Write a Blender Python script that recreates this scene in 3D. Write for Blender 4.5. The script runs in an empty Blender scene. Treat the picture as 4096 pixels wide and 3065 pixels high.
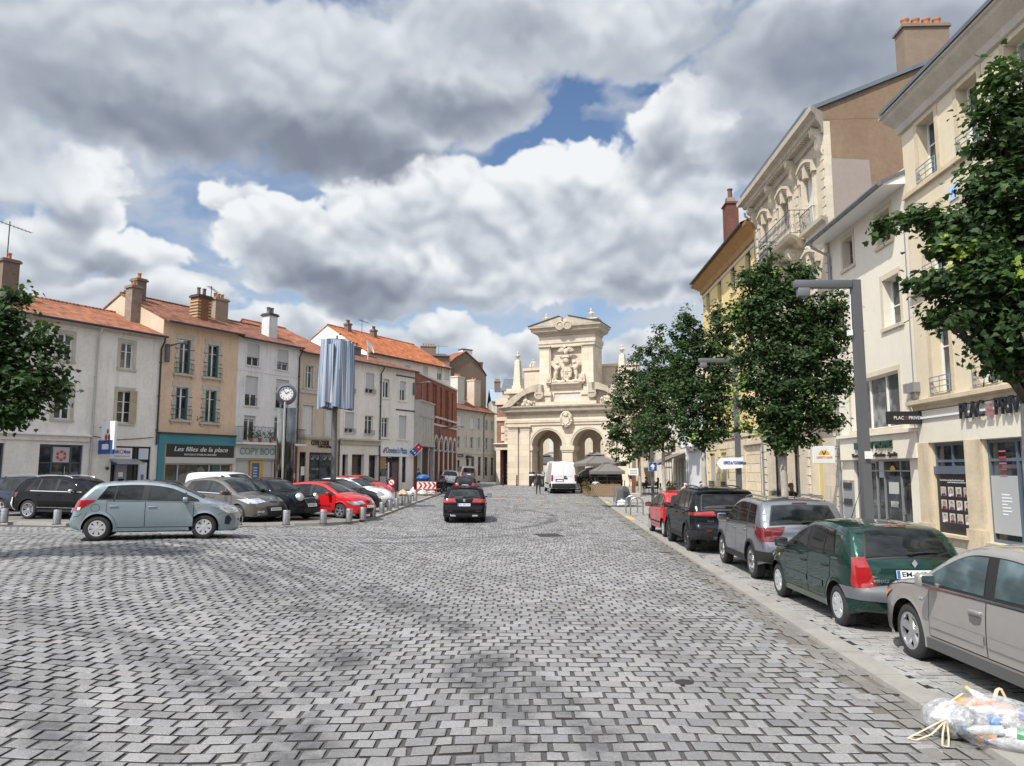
import bpy,bmesh,math,random
import numpy as np
from mathutils import Vector,Matrix
from mathutils.geometry import delaunay_2d_cdt,tessellate_polygon
R=math.radians
PI=math.pi
cos=math.cos
sin=math.sin
lsp=np.linspace
MT=Matrix.Translation
MR=Matrix.Rotation
sqrt=math.sqrt
atan2=math.atan2
RR=random.Random
OBJS=bpy.data.objects
MESHES=bpy.data.meshes
SC=bpy.context.scene
COL=SC.collection
CAM_Z,PITCH,FPX=2.22,math.atan(347.5/3000.0),3000.0
cam=bpy.data.cameras.new('camera');camo=OBJS.new('camera',cam);COL.objects.link(camo)
camo.location=(0,0,CAM_Z);camo.rotation_euler=(PI/2+PITCH,0,0)
cam.sensor_width=36.0;cam.lens=FPX/4096*36.0;cam.clip_start=.05;cam.clip_end=6000
SC.camera=camo
SUN=Vector((-.37,-.46,.81)).normalized()
sl=bpy.data.lights.new('sun','SUN');sl.energy=4.3;sl.angle=R(.5);sl.color=(1,.955,.88)
so=OBJS.new('sun',sl);COL.objects.link(so)
so.rotation_euler=SUN.to_track_quat('Z','Y').to_euler()
SC.view_settings.view_transform='Standard';SC.view_settings.look='None'
SC.view_settings.exposure=.40;SC.view_settings.gamma=1.0
SC.cycles.max_bounces=6;SC.cycles.diffuse_bounces=3;SC.cycles.glossy_bounces=3
SC.cycles.transparent_max_bounces=16;SC.cycles.transmission_bounces=4
CP,SP=cos(PITCH),sin(PITCH)
def ray(px,py):
 u=(px-2048)/FPX;v=(1532.5-py)/FPX
 return Vector((u,CP-v*SP,SP+v*CP))
def crop(ox,oy,s):return lambda cx,cy:(ox+cx*s,oy+cy*s)
c1=crop(0,1100,.6648);c2=crop(600,1100,.6648);c3=crop(1100,1250,.5743);c4=crop(1600,1350,.4836)
c5=crop(1950,1200,.4835);c6=crop(2300,1500,.4229);c7=crop(2700,700,.8454);c8=crop(3200,0,.7855)
b1=crop(3200,1200,.6647);b2=crop(2550,1850,.3617);b3=crop(3000,1950,.6737);b4=crop(0,1800,.4974)
b5=crop(1000,1800,.4522);d3=crop(2000,1850,.2938);full=crop(0,0,1.8517);d2=crop(2950,650,.3022)
def sst(a,b,x):
 t=np.clip((x-a)/(b-a),0,1);return t*t*(3-2*t)
def gz(x,y):
 return sst(-2,-9,x)*(.42-.22*sst(20.5,26,y))+.60*sst(36,82,y)
def gp(px,py,dz=0):
 d=ray(px,py);z=0.0
 for _ in range(12):
  t=(z+dz-CAM_Z)/d.z;z=float(gz(d.x*t,d.y*t))
 return Vector((d.x*t,d.y*t,z+dz))
def atY(px,py,Y):
 d=ray(px,py);t=Y/d.y
 return Vector((d.x*t,Y,CAM_Z+d.z*t))
def zat(p,py):
 for px in(2048+FPX*p[0]/p[1],):
  d=ray(px,py);return CAM_Z+d.z*(p[1]/d.y)
class NT:
 def __init__(s,nt):s.nt=nt;s.n=nt.nodes;s.l=nt.links
 def add(s,t,ins=None,**kw):
  n=s.n.new(t)
  for k,v in kw.items():setattr(n,k,v)
  for k,v in(ins or{}).items():
   i=n.inputs[k]
   if isinstance(v,bpy.types.NodeSocket):s.l.new(v,i)
   else:i.default_value=v
  return n
 def math(s,op,a,b=0.0,c=None,clamp=False):
  d={0:a,1:b}
  if c is not None:d[2]=c
  return s.add('ShaderNodeMath',d,operation=op,use_clamp=clamp).outputs[0]
 def vmath(s,op,a,b=None,scale=None):
  n=s.add('ShaderNodeVectorMath',operation=op)
  for i,v in((0,a),(1,b)):
   if v is None:continue
   if isinstance(v,bpy.types.NodeSocket):s.l.new(v,n.inputs[i])
   else:n.inputs[i].default_value=v
  if scale is not None:
   if isinstance(scale,bpy.types.NodeSocket):s.l.new(scale,n.inputs['Scale'])
   else:n.inputs['Scale'].default_value=scale
  return n.outputs['Value']if op in('DOT_PRODUCT','LENGTH')else n.outputs[0]
 def noise(s,vec,scale,detail=4,rough=.55,**kw):
  d={'Scale':scale,'Detail':detail,'Roughness':rough}
  if vec is not None:d['Vector']=vec
  return s.add('ShaderNodeTexNoise',d,**kw).outputs[0]
 def ramp(s,fac,a,b,lo=0.0,hi=1.0,smooth=True):
  n=s.add('ShaderNodeMapRange',{0:fac,1:a,2:b,3:lo,4:hi},clamp=True)
  n.interpolation_type='SMOOTHSTEP' if smooth else 'LINEAR'
  return n.outputs[0]
 def mix(s,fac,a,b,blend='MIX'):
  n=s.add('ShaderNodeMix',data_type='RGBA',blend_type=blend)
  n.clamp_factor=True
  for i,v in((0,fac),(6,a),(7,b)):
   if isinstance(v,bpy.types.NodeSocket):s.l.new(v,n.inputs[i])
   elif i==0:n.inputs[0].default_value=v
   else:n.inputs[i].default_value=tuple(v)[:3]+(1,)
  return n.outputs[2]
def perlin(x,y,seed,per=0):
 rg=np.random.default_rng(seed);n=256;pm=rg.permutation(n);an=rg.uniform(0,2*np.pi,n).astype(np.float32);gx,gy=np.cos(an),np.sin(an)
 xi=np.floor(x).astype(np.int32);yi=np.floor(y).astype(np.int32);xf=(x-xi).astype(np.float32);yf=(y-yi).astype(np.float32)
 def gr(i,j,fx,fy):
  k=pm[(pm[(xi+i)%n]+yi+j)%n];return gx[k]*fx+gy[k]*fy
 u=xf*xf*xf*(xf*(xf*6-15)+10);v=yf*yf*yf*(yf*(yf*6-15)+10)
 a=gr(0,0,xf,yf);b=gr(1,0,xf-1,yf);c=gr(0,1,xf,yf-1);d=gr(1,1,xf-1,yf-1)
 return((a+(b-a)*u)*(1-v)+(c+(d-c)*u)*v)*1.4
def fbm(x,y,seed,o=6,g=.5,bil=False):
 s=0;a=1;t=0
 for k in range(o):
  p=perlin(x*2**k+17.3*k,y*2**k+9.1*k,seed+k);s=s+a*(np.abs(p)*2-.55 if bil else p);t+=a;a*=g
 return s/t
def sky_tile(a0,a1,e0,e1,nx,ny):
 """cloud colour and cover over a window of the sky, azimuth and elevation in degrees"""
 A,E=np.meshgrid(lsp(a0,a1,nx,dtype=np.float32),lsp(e0,e1,ny,dtype=np.float32))
 def ae(px,py):
  d=ray(px*1.8517,py*1.8517).normalized();return math.degrees(atan2(d.x,d.y)),math.degrees(math.asin(d.z))
 w1,w2=fbm(A/7,E/5,3,5),fbm(A/7+40,E/5,9,5);s1,s2=fbm(A/1.7,E/1.4,13,4),fbm(A/1.7+40,E/1.4,19,4)
 Aw,Ew=A+2.6*w1+.55*s1,E+2.0*w2+.5*s2
 bil=fbm(Aw/4.2,Ew/3.4,31,7,.52,True);bs=fbm(Aw/4.2,Ew/3.4,31,4,.45,True);bs=(bs+np.roll(bs,3,0)+np.roll(bs,3,1)+np.roll(bs,-3,1)+np.roll(bs,-3,0))/5;soft=fbm(Aw/9,Ew/6,57,5,.5);fine=fbm(A/1.2,E/1.0,71,5,.6)
 def field(L,sharp=1.0):
  f=np.full(A.shape,-1.0,np.float32)
  for(x,y,rx,ry)in L:
   a,e=ae(x,y);aR=abs(ae(x+rx,y)[0]-a);eR=abs(ae(x,y-ry)[1]-e)
   q=1-np.sqrt(((Aw-a)/aR)**2+((Ew-e)/eR)**2);f=np.maximum(f,q*min(1.0,(eR/3.0)**.5))
  return f
 def lob(L):
  f=np.zeros(A.shape,np.float32)
  for(x,y,rx,ry,k)in L:
   a,e=ae(x,y);aR=abs(ae(x+rx,y)[0]-a);eR=abs(ae(x,y-ry)[1]-e)
   r=np.sqrt(((Aw-a)/aR)**2+((Ew-e)/eR)**2);f=np.maximum(f,k*sm(1.25,.25,r))
  return f
 def sm(p,q,x):t=np.clip((x-p)/(q-p),0,1);return t*t*(3-2*t)
 def up_tau(r,st,n):
  t=np.zeros_like(r);dy=max(1,int(st/(e1-e0)*ny))
  for k in range(1,n+1):
   sft=np.zeros_like(r);d=dy*k;dx=-int(d*.35)
   if d>=ny:break
   sft[:-d]=np.roll(r,dx,1)[d:];t+=sft
  return t/n
 col=np.zeros(A.shape+(3,),np.float32);alp=np.zeros(A.shape,np.float32)
 RAMP=np.array([(0.0,.215,.245,.315),(.2,.28,.315,.385),(.4,.36,.40,.47),(.6,.47,.515,.58),(.8,.66,.70,.75),(1.0,.86,.88,.90)],np.float32)
 def shade(t):return np.stack([np.interp(t,RAMP[:,0],RAMP[:,k])for k in(1,2,3)],-1).astype(np.float32)
 for(L,base,dk,lt,amp,edge,rel)in SKY_LAYERS:
  cov=field(L)+amp*(bil*.75+fine*.16)+.10*soft
  a=sm(0.0,edge,cov);rho=np.clip(cov,0,.6)
  tau=up_tau(rho,.42,9);tl=up_tau(rho,1.5,5)
  hp=np.clip(cov-.0,-.1,.5)
  tone=base+rel*(.62-2.3*tau+.7*tl)+rel*(.70*bs+.12*bil+.55*(bs-np.roll(bs,-max(1,int(.8/(e1-e0)*ny)),0)))+.05*soft+.10*fine*rel-.62*lob(dk)+.30*lob(lt)
  tone=tone+.20*sm(.22,0,cov)*rel*1.4
  c=shade(np.clip(tone,0,1));col=col*(1-a[...,None])+c*a[...,None];alp=alp*(1-a)+a
 veil=sm(-.1,.35,fbm(Aw/12,Ew/5,91,5,.55))*.62+.22+.5*sm(13,0,E)-.75*lob(((1130,290,210,95,1),(1270,195,80,55,1),(1380,190,60,30,.8),(1230,560,60,30,.5),(1180,690,150,50,.35),(400,470,120,60,.25),(295,98,40,26,.6)));vc=shade((.70+.10*sm(14,2,E)).astype(np.float32))
 k=np.clip(veil*(1-alp),0,1);tot=alp+k;out=(col*1.0+vc*k[...,None])/np.maximum(tot,1e-3)[...,None]
 return out,np.clip(tot,0,1)
SKY_LAYERS=((((90,620,260,50),(330,640,200,50),(700,735,260,70),(965,715,95,60),(1120,770,80,70),(1390,760,90,55),(1250,790,300,40),(1700,700,200,60),(2000,700,300,80)),.62,((700,760,200,30,.2),),((965,700,70,40,.5),(1110,740,50,40,.4)),.42,.16,.34),(((190,420,120,110),(120,510,150,85),(300,560,130,60),(30,560,150,70),(520,430,110,50)),.76,((210,570,90,40,.55),(520,440,80,30,.2)),((180,360,80,50,.4),(90,480,80,50,.3)),.44,.18,.36),(((1000,450,330,110),(1260,400,190,110),(640,510,190,95),(1330,540,270,110),(1100,580,260,90),(1420,470,170,130),(760,590,260,110),(1450,620,190,60),(1600,560,220,130),(1480,290,130,140),(1900,500,300,200)),.81,((760,625,230,62,.85),(940,645,120,40,.55),(690,560,90,50,.35),(1330,640,130,34,.55),(1540,640,100,40,.6),(1420,320,90,60,.35),(1060,560,90,30,.3),(1600,420,120,120,.3)),((1050,440,300,90,.42),(1250,360,160,90,.45),(540,480,80,60,.3),(930,560,70,50,.25),(1080,530,60,40,.2)),.40,.16,.35),(((250,210,520,150),(700,250,430,150),(790,350,150,60),(990,210,240,110),(400,60,900,170),(1080,50,380,130),(1380,70,260,110),(1780,120,420,190),(1640,330,160,100),(2050,200,400,300),(-300,250,500,250)),.68,((330,260,380,85,.75),(130,190,220,90,.5),(700,320,240,85,1.0),(860,360,140,50,.9),(560,280,200,70,.7),(990,235,190,60,.75),(1130,215,90,40,.4),(1800,110,300,130,.62),(1640,330,130,80,.55),(2050,200,300,250,.6),(1150,50,100,50,.35),(1560,60,120,60,.3)),((230,40,240,50,.45),(620,90,230,80,.40),(900,110,200,70,.35),(1300,60,180,60,.30)),.30,.30,.17),)
def build_world():
 w=bpy.data.worlds.new('World');SC.world=w;w.use_nodes=True
 t=NT(w.node_tree);t.n.clear()
 sky=t.add('ShaderNodeTexSky',sky_type='NISHITA',sun_disc=False)
 sky.sun_elevation=math.asin(SUN.z);sky.sun_rotation=atan2(SUN.x,SUN.y);sky.air_density=1.0;sky.dust_density=.6;sky.ozone_density=2.0
 D=t.add('ShaderNodeTexCoord').outputs['Generated']
 sx=t.add('ShaderNodeSeparateXYZ',{0:D})
 NX,NY=4096,2048
 px=np.zeros((NY,NX,4),np.float32);h=NY//2
 lx,ly=512,128;la,le=np.meshgrid(lsp(-PI,PI,lx,dtype=np.float32),lsp(0,90,ly,dtype=np.float32))
 n=fbm(2.2*np.cos(la)+5+le/40,2.2*np.sin(la)+9+le/30,5,5);low=np.stack([.62+.30*n,.65+.28*n,.70+.25*n,np.clip(.72+1.1*n,0,1)],-1)
 px[h:]=np.repeat(np.repeat(np.clip(low,.2,1),h//ly,0),NX//lx,1)
 k=NX/360;c0,c1=int((90-54)*k),int((90+54)*k);r1=int(50*NY/180)
 c,a=sky_tile(-54,54,0,50,c1-c0,r1)
 f=np.clip(np.minimum(np.minimum(np.arange(c1-c0)[None],np.arange(c1-c0)[::-1][None])/(7*k),(r1-np.arange(r1))[:,None]/(7*k)),0,1)[...,None]
 tile=np.concatenate([c,a[...,None]],-1);px[h:h+r1,c0:c1]=px[h:h+r1,c0:c1]*(1-f)+tile*f
 px[:h]=px[h:h+1]
 def envtex(nm,arr,fl):
  img=bpy.data.images.new(nm,NX,NY,alpha=False,float_buffer=fl);img.colorspace_settings.name='Non-Color'
  img.pixels.foreach_set(arr.reshape(-1));img.update();return t.add('ShaderNodeTexEnvironment',{0:D},image=img,interpolation='Cubic').outputs[0]
 al=px[...,3:].copy();px[...,3]=1
 colr=envtex('cloud_colour',px,True);px[...,:3]=al;alpha=envtex('cloud_cover',px,False)
 STR=.11
 cl=t.mix(1.0,colr,(.79/STR,)*3,'MULTIPLY')
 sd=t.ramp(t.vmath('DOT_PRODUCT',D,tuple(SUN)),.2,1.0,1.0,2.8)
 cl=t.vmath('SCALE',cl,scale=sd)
 blue=t.mix(1.0,sky.outputs[0],(.80,.86,.92),'MULTIPLY')
 blue=t.mix(t.ramp(sx.outputs[2],.02,.34,.85,.0),blue,(3.0,3.9,5.0))
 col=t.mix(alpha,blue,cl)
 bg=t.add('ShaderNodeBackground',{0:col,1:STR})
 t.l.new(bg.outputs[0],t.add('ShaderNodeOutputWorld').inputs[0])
 w.cycles.sampling_method='MANUAL';w.cycles.sample_map_resolution=512
build_world()
MATS={}
def mat(name,col,rough=.6,metal=0.0,var=0.0,vscale=2.0,bump=0.0,bscale=40.0,coat=0.0,spec=.5,emis=0.0,joints=None,stain=0.0,alpha=1.0,island=0.0,sheen=None):
 if name in MATS:return MATS[name]
 m=bpy.data.materials.new(name);MATS[name]=m;m.use_nodes=True
 t=NT(m.node_tree);b=t.n['Principled BSDF']
 b.inputs['Roughness'].default_value=rough;b.inputs['Metallic'].default_value=metal
 b.inputs['Specular IOR Level'].default_value=spec;b.inputs['Coat Weight'].default_value=coat;b.inputs['Coat Roughness'].default_value=.03
 c=tuple(col)[:3]
 oc=t.add('ShaderNodeTexCoord').outputs['Object']
 colr=None;h=None
 if var or stain or joints or bump:
  base=t.add('ShaderNodeRGB').outputs[0];base.default_value=c+(1,)
  colr=base
 if island:
  ri=t.add('ShaderNodeNewGeometry').outputs['Random Per Island']
  colr=t.mix(1.0,colr or c,t.add('ShaderNodeCombineColor',{0:t.ramp(ri,0,1,1-island,1+island,False),1:t.ramp(ri,0,1,1-island,1+island,False),2:t.ramp(ri,0,1,1-island,1+island,False)}).outputs[0],'MULTIPLY')
 if var:
  f=t.noise(oc,vscale,6,.65);f2=t.noise(oc,vscale*11,4,.6)
  f=t.math('ADD',t.math('MULTIPLY',f,.65),t.math('MULTIPLY',f2,.35))
  k=t.ramp(f,.3,.7,1-var,1+var)
  colr=t.mix(1.0,colr,t.add('ShaderNodeCombineColor',{0:k,1:k,2:k}).outputs[0],'MULTIPLY')
 if stain:
  v=t.vmath('MULTIPLY',oc,(1.6,1.6,.22));f=t.ramp(t.noise(v,1.6,8,.7),.5,.78)
  colr=t.mix(t.math('MULTIPLY',f,stain),colr,(c[0]*.42,c[1]*.40,c[2]*.38))
 if joints:
  ln,hh,jw,dk,st=joints
  s=t.add('ShaderNodeSeparateXYZ',{0:oc})
  v=t.add('ShaderNodeCombineXYZ',{0:t.math('ADD',s.outputs[0],s.outputs[1]),1:s.outputs[2]}).outputs[0]
  br=t.add('ShaderNodeTexBrick',{'Vector':v,'Scale':1.0,'Mortar Size':jw,'Brick Width':ln,'Row Height':hh,'Mortar Smooth':.2,'Color1':(1-st,)*3+(1,),'Color2':(1+st*.6,)*3+(1,),'Mortar':(dk,)*3+(1,)})
  colr=t.mix(1.0,colr,br.outputs[0],'MULTIPLY');h=t.math('MULTIPLY',br.outputs['Fac'],-.6)
 if colr is not None:t.l.new(colr,b.inputs['Base Color'])
 else:b.inputs['Base Color'].default_value=c+(1,)
 if bump:
  f=t.noise(oc,bscale,5,.6)
  if h is not None:f=t.math('ADD',f,h)
  t.l.new(t.add('ShaderNodeBump',{'Strength':bump,'Distance':.01 if bscale>15 else.03,'Height':f}).outputs[0],b.inputs['Normal'])
 if emis:
  b.inputs['Emission Color'].default_value=c+(1,);b.inputs['Emission Strength'].default_value=emis
 if alpha<1:b.inputs['Alpha'].default_value=alpha
 return m
def plaster(name,c,var=.12,stain=.55):return mat(name,c,.85,var=var,vscale=.55,bump=.25,bscale=55,stain=stain,spec=.2)
def ashlar(name,c,ln=.9,hh=.42,jw=.012,dk=.72,st=.07,stain=.3):return mat(name,c,.85,var=.10,vscale=.7,bump=.35,bscale=35,joints=(ln,hh,jw,dk,st),stain=stain,spec=.2)
def brick(name,c):return mat(name,c,.9,var=.2,vscale=1.3,bump=.3,bscale=45,joints=(.24,.075,.012,1.35,.22),stain=.25,spec=.15)
def tiles(name,c):
 if name in MATS:return MATS[name]
 m=mat(name,c,.8,var=.28,vscale=1.1,bump=0,spec=.2)
 t=NT(m.node_tree);b=t.n['Principled BSDF']
 oc=t.add('ShaderNodeTexCoord').outputs['Object'];s=t.add('ShaderNodeSeparateXYZ',{0:oc})
 a=t.math('SINE',t.math('MULTIPLY',s.outputs[0],2*PI/.22))
 row=t.math('FRACT',t.math('MULTIPLY',s.outputs[1],1/.32))
 h=t.math('ADD',t.math('MULTIPLY',a,.5),t.math('MULTIPLY',row,-.7))
 t.l.new(t.add('ShaderNodeBump',{'Strength':1.0,'Distance':.05,'Height':h}).outputs[0],b.inputs['Normal'])
 old=b.inputs['Base Color'].links[0].from_socket
 cell=t.add('ShaderNodeTexWhiteNoise',{0:t.add('ShaderNodeCombineXYZ',{0:t.math('FLOOR',t.math('MULTIPLY',s.outputs[0],1/.22)),1:t.math('FLOOR',t.math('MULTIPLY',s.outputs[1],1/.32))}).outputs[0]}).outputs[0]
 k=t.math('MULTIPLY',t.ramp(cell,0,1,.62,1.25,False),t.ramp(row,.0,.22,.6,1.0))
 t.l.new(t.mix(1.0,old,t.add('ShaderNodeCombineColor',{0:k,1:k,2:k}).outputs[0],'MULTIPLY'),b.inputs['Base Color'])
 return m
def paint(name,c,metal=.35,rough=.32):
 if name in MATS:return MATS[name]
 return mat(name,c,rough,metal=metal,coat=.5 if max(c)<.03 else 1.0,var=.03,vscale=3,spec=.08 if max(c)>.03 else 0.0)
def glassy(name,c=(.018,.022,.026),rough=.04,spec=.5):
 if name in MATS:return MATS[name]
 m=mat(name,c,rough,spec=spec)
 t=NT(m.node_tree);b=t.n['Principled BSDF']
 oc=t.add('ShaderNodeTexCoord').outputs['Object']
 f=t.noise(oc,1.7,3,.5)
 t.l.new(t.mix(t.ramp(f,.42,.66),tuple(c),tuple(min(1,x*2.6+.012)for x in c)),b.inputs['Base Color'])
 t.l.new(t.add('ShaderNodeBump',{'Strength':.12,'Distance':.02,'Height':t.noise(oc,.9,2,.5)}).outputs[0],b.inputs['Normal'])
 return m
def clear(name,tint=(.9,.93,.95),amount=.25,rough=.03):
 if name in MATS:return MATS[name]
 m=bpy.data.materials.new(name);MATS[name]=m;m.use_nodes=True
 t=NT(m.node_tree);t.n.clear()
 lw=t.add('ShaderNodeLayerWeight',{0:.35}).outputs['Fresnel']
 f=t.math('ADD',t.math('MULTIPLY',lw,.9),amount*.3,clamp=True)
 s=t.add('ShaderNodeMixShader',{0:f,1:t.add('ShaderNodeBsdfTransparent',{0:tint+(1,)}).outputs[0],2:t.add('ShaderNodeBsdfGlossy',{0:(1,1,1,1),'Roughness':rough}).outputs[0]})
 t.l.new(s.outputs[0],t.add('ShaderNodeOutputMaterial').inputs[0])
 return m
class MB:
 def __init__(s):s.v=[];s.f=[];s.m=[];s.mi=0
 def q(s,*vs,mi=None):
  i=len(s.v);s.v+=[tuple(v)for v in vs];s.f.append(tuple(range(i,i+len(vs))));s.m.append(s.mi if mi is None else mi);return s
 def raw(s,vs,fs,mi=None):
  i=len(s.v);s.v+=[tuple(v)for v in vs];s.f+=[tuple(k+i for k in f)for f in fs];s.m+=[s.mi if mi is None else mi]*len(fs);return s
 def box(s,x0,x1,y0,y1,z0,z1,M=None,mi=None,bev=0.0):
  if bev:
   bm=bmesh.new();bmesh.ops.create_cube(bm,size=1)
   for v in bm.verts:v.co=Vector((x0+(v.co.x+.5)*(x1-x0),y0+(v.co.y+.5)*(y1-y0),z0+(v.co.z+.5)*(z1-z0)))
   bmesh.ops.bevel(bm,geom=bm.edges[:],offset=bev,segments=2,affect='EDGES',profile=.5)
   s.bm(bm,M,mi);return s
  vs=[(x,y,z)for z in(z0,z1)for x,y in((x0,y0),(x1,y0),(x1,y1),(x0,y1))]
  if M is not None:vs=[M@Vector(v)for v in vs]
  return s.raw(vs,[(0,3,2,1),(4,5,6,7),(0,1,5,4),(1,2,6,5),(2,3,7,6),(3,0,4,7)],mi)
 def bm(s,bm,M=None,mi=None):
  bm.verts.index_update();vs=[(M@v.co)if M is not None else v.co.copy()for v in bm.verts]
  fs=[[v.index for v in f.verts]for f in bm.faces];bm.free();return s.raw(vs,fs,mi)
 def prism(s,poly,a,b,axis='y',mi=None,M=None):
  n=len(poly)
  def P(p,h):return{'y':(p[0],h,p[1]),'z':(p[0],p[1],h),'x':(h,p[0],p[1])}[axis]
  vs=[P(p,a)for p in poly]+[P(p,b)for p in poly]
  if M is not None:vs=[M@Vector(v)for v in vs]
  fs=[tuple(range(n-1,-1,-1)),tuple(range(n,2*n))]+[(i,(i+1)%n,n+(i+1)%n,n+i)for i in range(n)]
  return s.raw(vs,fs,mi)
 def tube(s,pts,r,n=8,mi=None,cap=True):
  pts=[Vector(p)for p in pts];rs=r if isinstance(r,(list,tuple))else[r]*len(pts)
  vs=[];fs=[];ref=None
  for i,p in enumerate(pts):
   d=(pts[min(i+1,len(pts)-1)]-pts[max(i-1,0)]).normalized()
   if ref is None:ref=Vector((0,0,1))if abs(d.z)<.9 else Vector((1,0,0))
   a=d.cross(ref).normalized();b=d.cross(a).normalized();ref=a.cross(d)
   for k in range(n):
    t=2*PI*k/n;vs.append(p+(a*cos(t)+b*sin(t))*rs[i])
  for i in range(len(pts)-1):
   for k in range(n):fs.append((i*n+k,i*n+(k+1)%n,(i+1)*n+(k+1)%n,(i+1)*n+k))
  if cap:fs+=[tuple(range(n-1,-1,-1)),tuple(range((len(pts)-1)*n,len(pts)*n))]
  return s.raw(vs,fs,mi)
 def lathe(s,prof,n=20,M=None,mi=None,close=False):
  vs=[];fs=[];m=len(prof)
  for k in range(n):
   t=2*PI*k/n
   for r,z in prof:vs.append(Vector((r*cos(t),r*sin(t),z)))
  for k in range(n):
   for i in range(m if close else m-1):
    j=(i+1)%m;fs.append((k*m+i,((k+1)%n)*m+i,((k+1)%n)*m+j,k*m+j))
  if M is not None:vs=[M@v for v in vs]
  return s.raw(vs,fs,mi)
 def blob(s,c,r,n=2,jit=0.0,seed=0,mi=None):
  bm=bmesh.new();bmesh.ops.create_icosphere(bm,subdivisions=n,radius=1);rr=RR(seed)
  ph=[rr.uniform(0,6)for _ in range(3)]
  for v in bm.verts:
   k=1+jit*(sin(v.co.x*4+ph[0])*sin(v.co.y*4+ph[1])+.6*sin(v.co.z*7+ph[2]))
   v.co=Vector((c[0]+v.co.x*r[0]*k,c[1]+v.co.y*r[1]*k,c[2]+v.co.z*r[2]*k))
  return s.bm(bm,None,mi)
 def build(s,name,mats,parent=None,smooth=None):
  me=MESHES.new(name);me.from_pydata(s.v,[],s.f)
  mats=mats if isinstance(mats,(list,tuple))else[mats]
  for m in mats:me.materials.append(m)
  if len(mats)>1:me.polygons.foreach_set('material_index',s.m)
  if smooth is not None:
   me.polygons.foreach_set('use_smooth',[True]*len(me.polygons))
   if smooth<180:me.set_sharp_from_angle(angle=R(smooth))
  me.validate();me.update()
  o=OBJS.new(name,me);COL.objects.link(o)
  if parent is not None:o.parent=parent
  return o
def tag(o,label=None,cat=None,group=None,kind=None):
 if label:o['label']=label
 if cat:o['category']=cat
 if group:o['group']=group
 if kind:o['kind']=kind
 return o
def thing(name,label,cat,loc=(0,0,0),rotz=0.0,group=None):
 o=OBJS.new(name,None);COL.objects.link(o);o.location=loc;o.rotation_euler=(0,0,rotz)
 o.empty_display_size=.2
 return tag(o,label,cat,group)
def dup(root,loc,rotz,label=None,group=None):
 def cp(o,par):
  c=o.copy();COL.objects.link(c)
  if par is not None:c.parent=par
  for ch in KIDS.get(o.name,[]):cp(ch,c)
  return c
 KIDS.clear()
 for o in OBJS:
  if o.parent:KIDS.setdefault(o.parent.name,[]).append(o)
 KK={k:list(v)for k,v in KIDS.items()};KIDS.clear();KIDS.update(KK)
 r=cp(root,None);r.location=loc;r.rotation_euler=(0,0,rotz)
 if label:r['label']=label
 if group:r['group']=group
 return r
KIDS={}
def text(s,size,mats,parent,name='lettering',loc=(0,0,0),rot=(PI/2,0,0),ext=.008,width=None,shear=0.0,align='CENTER',bold=0.0,sx=1.0,space=1.0):
 cu=bpy.data.curves.new(name,'FONT');cu.body=s;cu.size=size;cu.extrude=ext;cu.align_x=align;cu.align_y='CENTER';cu.shear=shear;cu.offset=bold;cu.space_character=space;cu.resolution_u=3
 o=OBJS.new(name,cu);COL.objects.link(o)
 dg=bpy.context.evaluated_depsgraph_get();me=MESHES.new_from_object(o.evaluated_get(dg))
 OBJS.remove(o);bpy.data.curves.remove(cu)
 me.materials.clear();me.materials.append(mats)
 if width and me.vertices:
  xs=[v.co.x for v in me.vertices];w=max(xs)-min(xs);sx=width/max(w,1e-6)
 me.transform(Matrix.Diagonal((sx,1,1,1)))
 n=OBJS.new(name,me);COL.objects.link(n);n.location=loc;n.rotation_euler=rot
 if parent is not None:n.parent=parent
 return n
def kx(y):return 3.44+.0517*y
LK=[gp(*p)for p in((-420,2088),(0,2097),(271,2104),(620,2105),(940,2103),(1180,2103),(1300,2101),(1400,2095),(1460,2087),(1500,2078),(1560,2056),(1610,2035),(1660,2016),(1705,1999),(1755,1980),(1796,1963),(1845,1940))]
LK=[Vector((p.x,p.y))for p in LK]
LKx=np.array([p.x for p in LK]);LKy=np.array([p.y for p in LK])
def left_edge(y):
 return np.interp(y,LKy[7:],LKx[7:])
def front_edge(x):
 return np.interp(x,LKx[:11],LKy[:11])
def on_plaza(x,y):
 a=(y>front_edge(x))&(x<LKx[10]);b=(y>LKy[10])&(x<left_edge(y))
 return a|b
def sheet(name,xs,ys,dz,m,keep=None,kind='structure'):
 X,Y=np.meshgrid(xs,ys);Z=gz(X,Y)+dz;n=len(xs)
 b=MB();b.v=[tuple(v)for v in np.stack([X,Y,Z],-1).reshape(-1,3)]
 for j in range(len(ys)-1):
  for i in range(n-1):
   if keep is None or keep((xs[i]+xs[i+1])/2,(ys[j]+ys[j+1])/2):b.f.append((j*n+i,j*n+i+1,(j+1)*n+i+1,(j+1)*n+i));b.m.append(0)
 o=b.build(name,m,smooth=180);tag(o,kind=kind);return o
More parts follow.
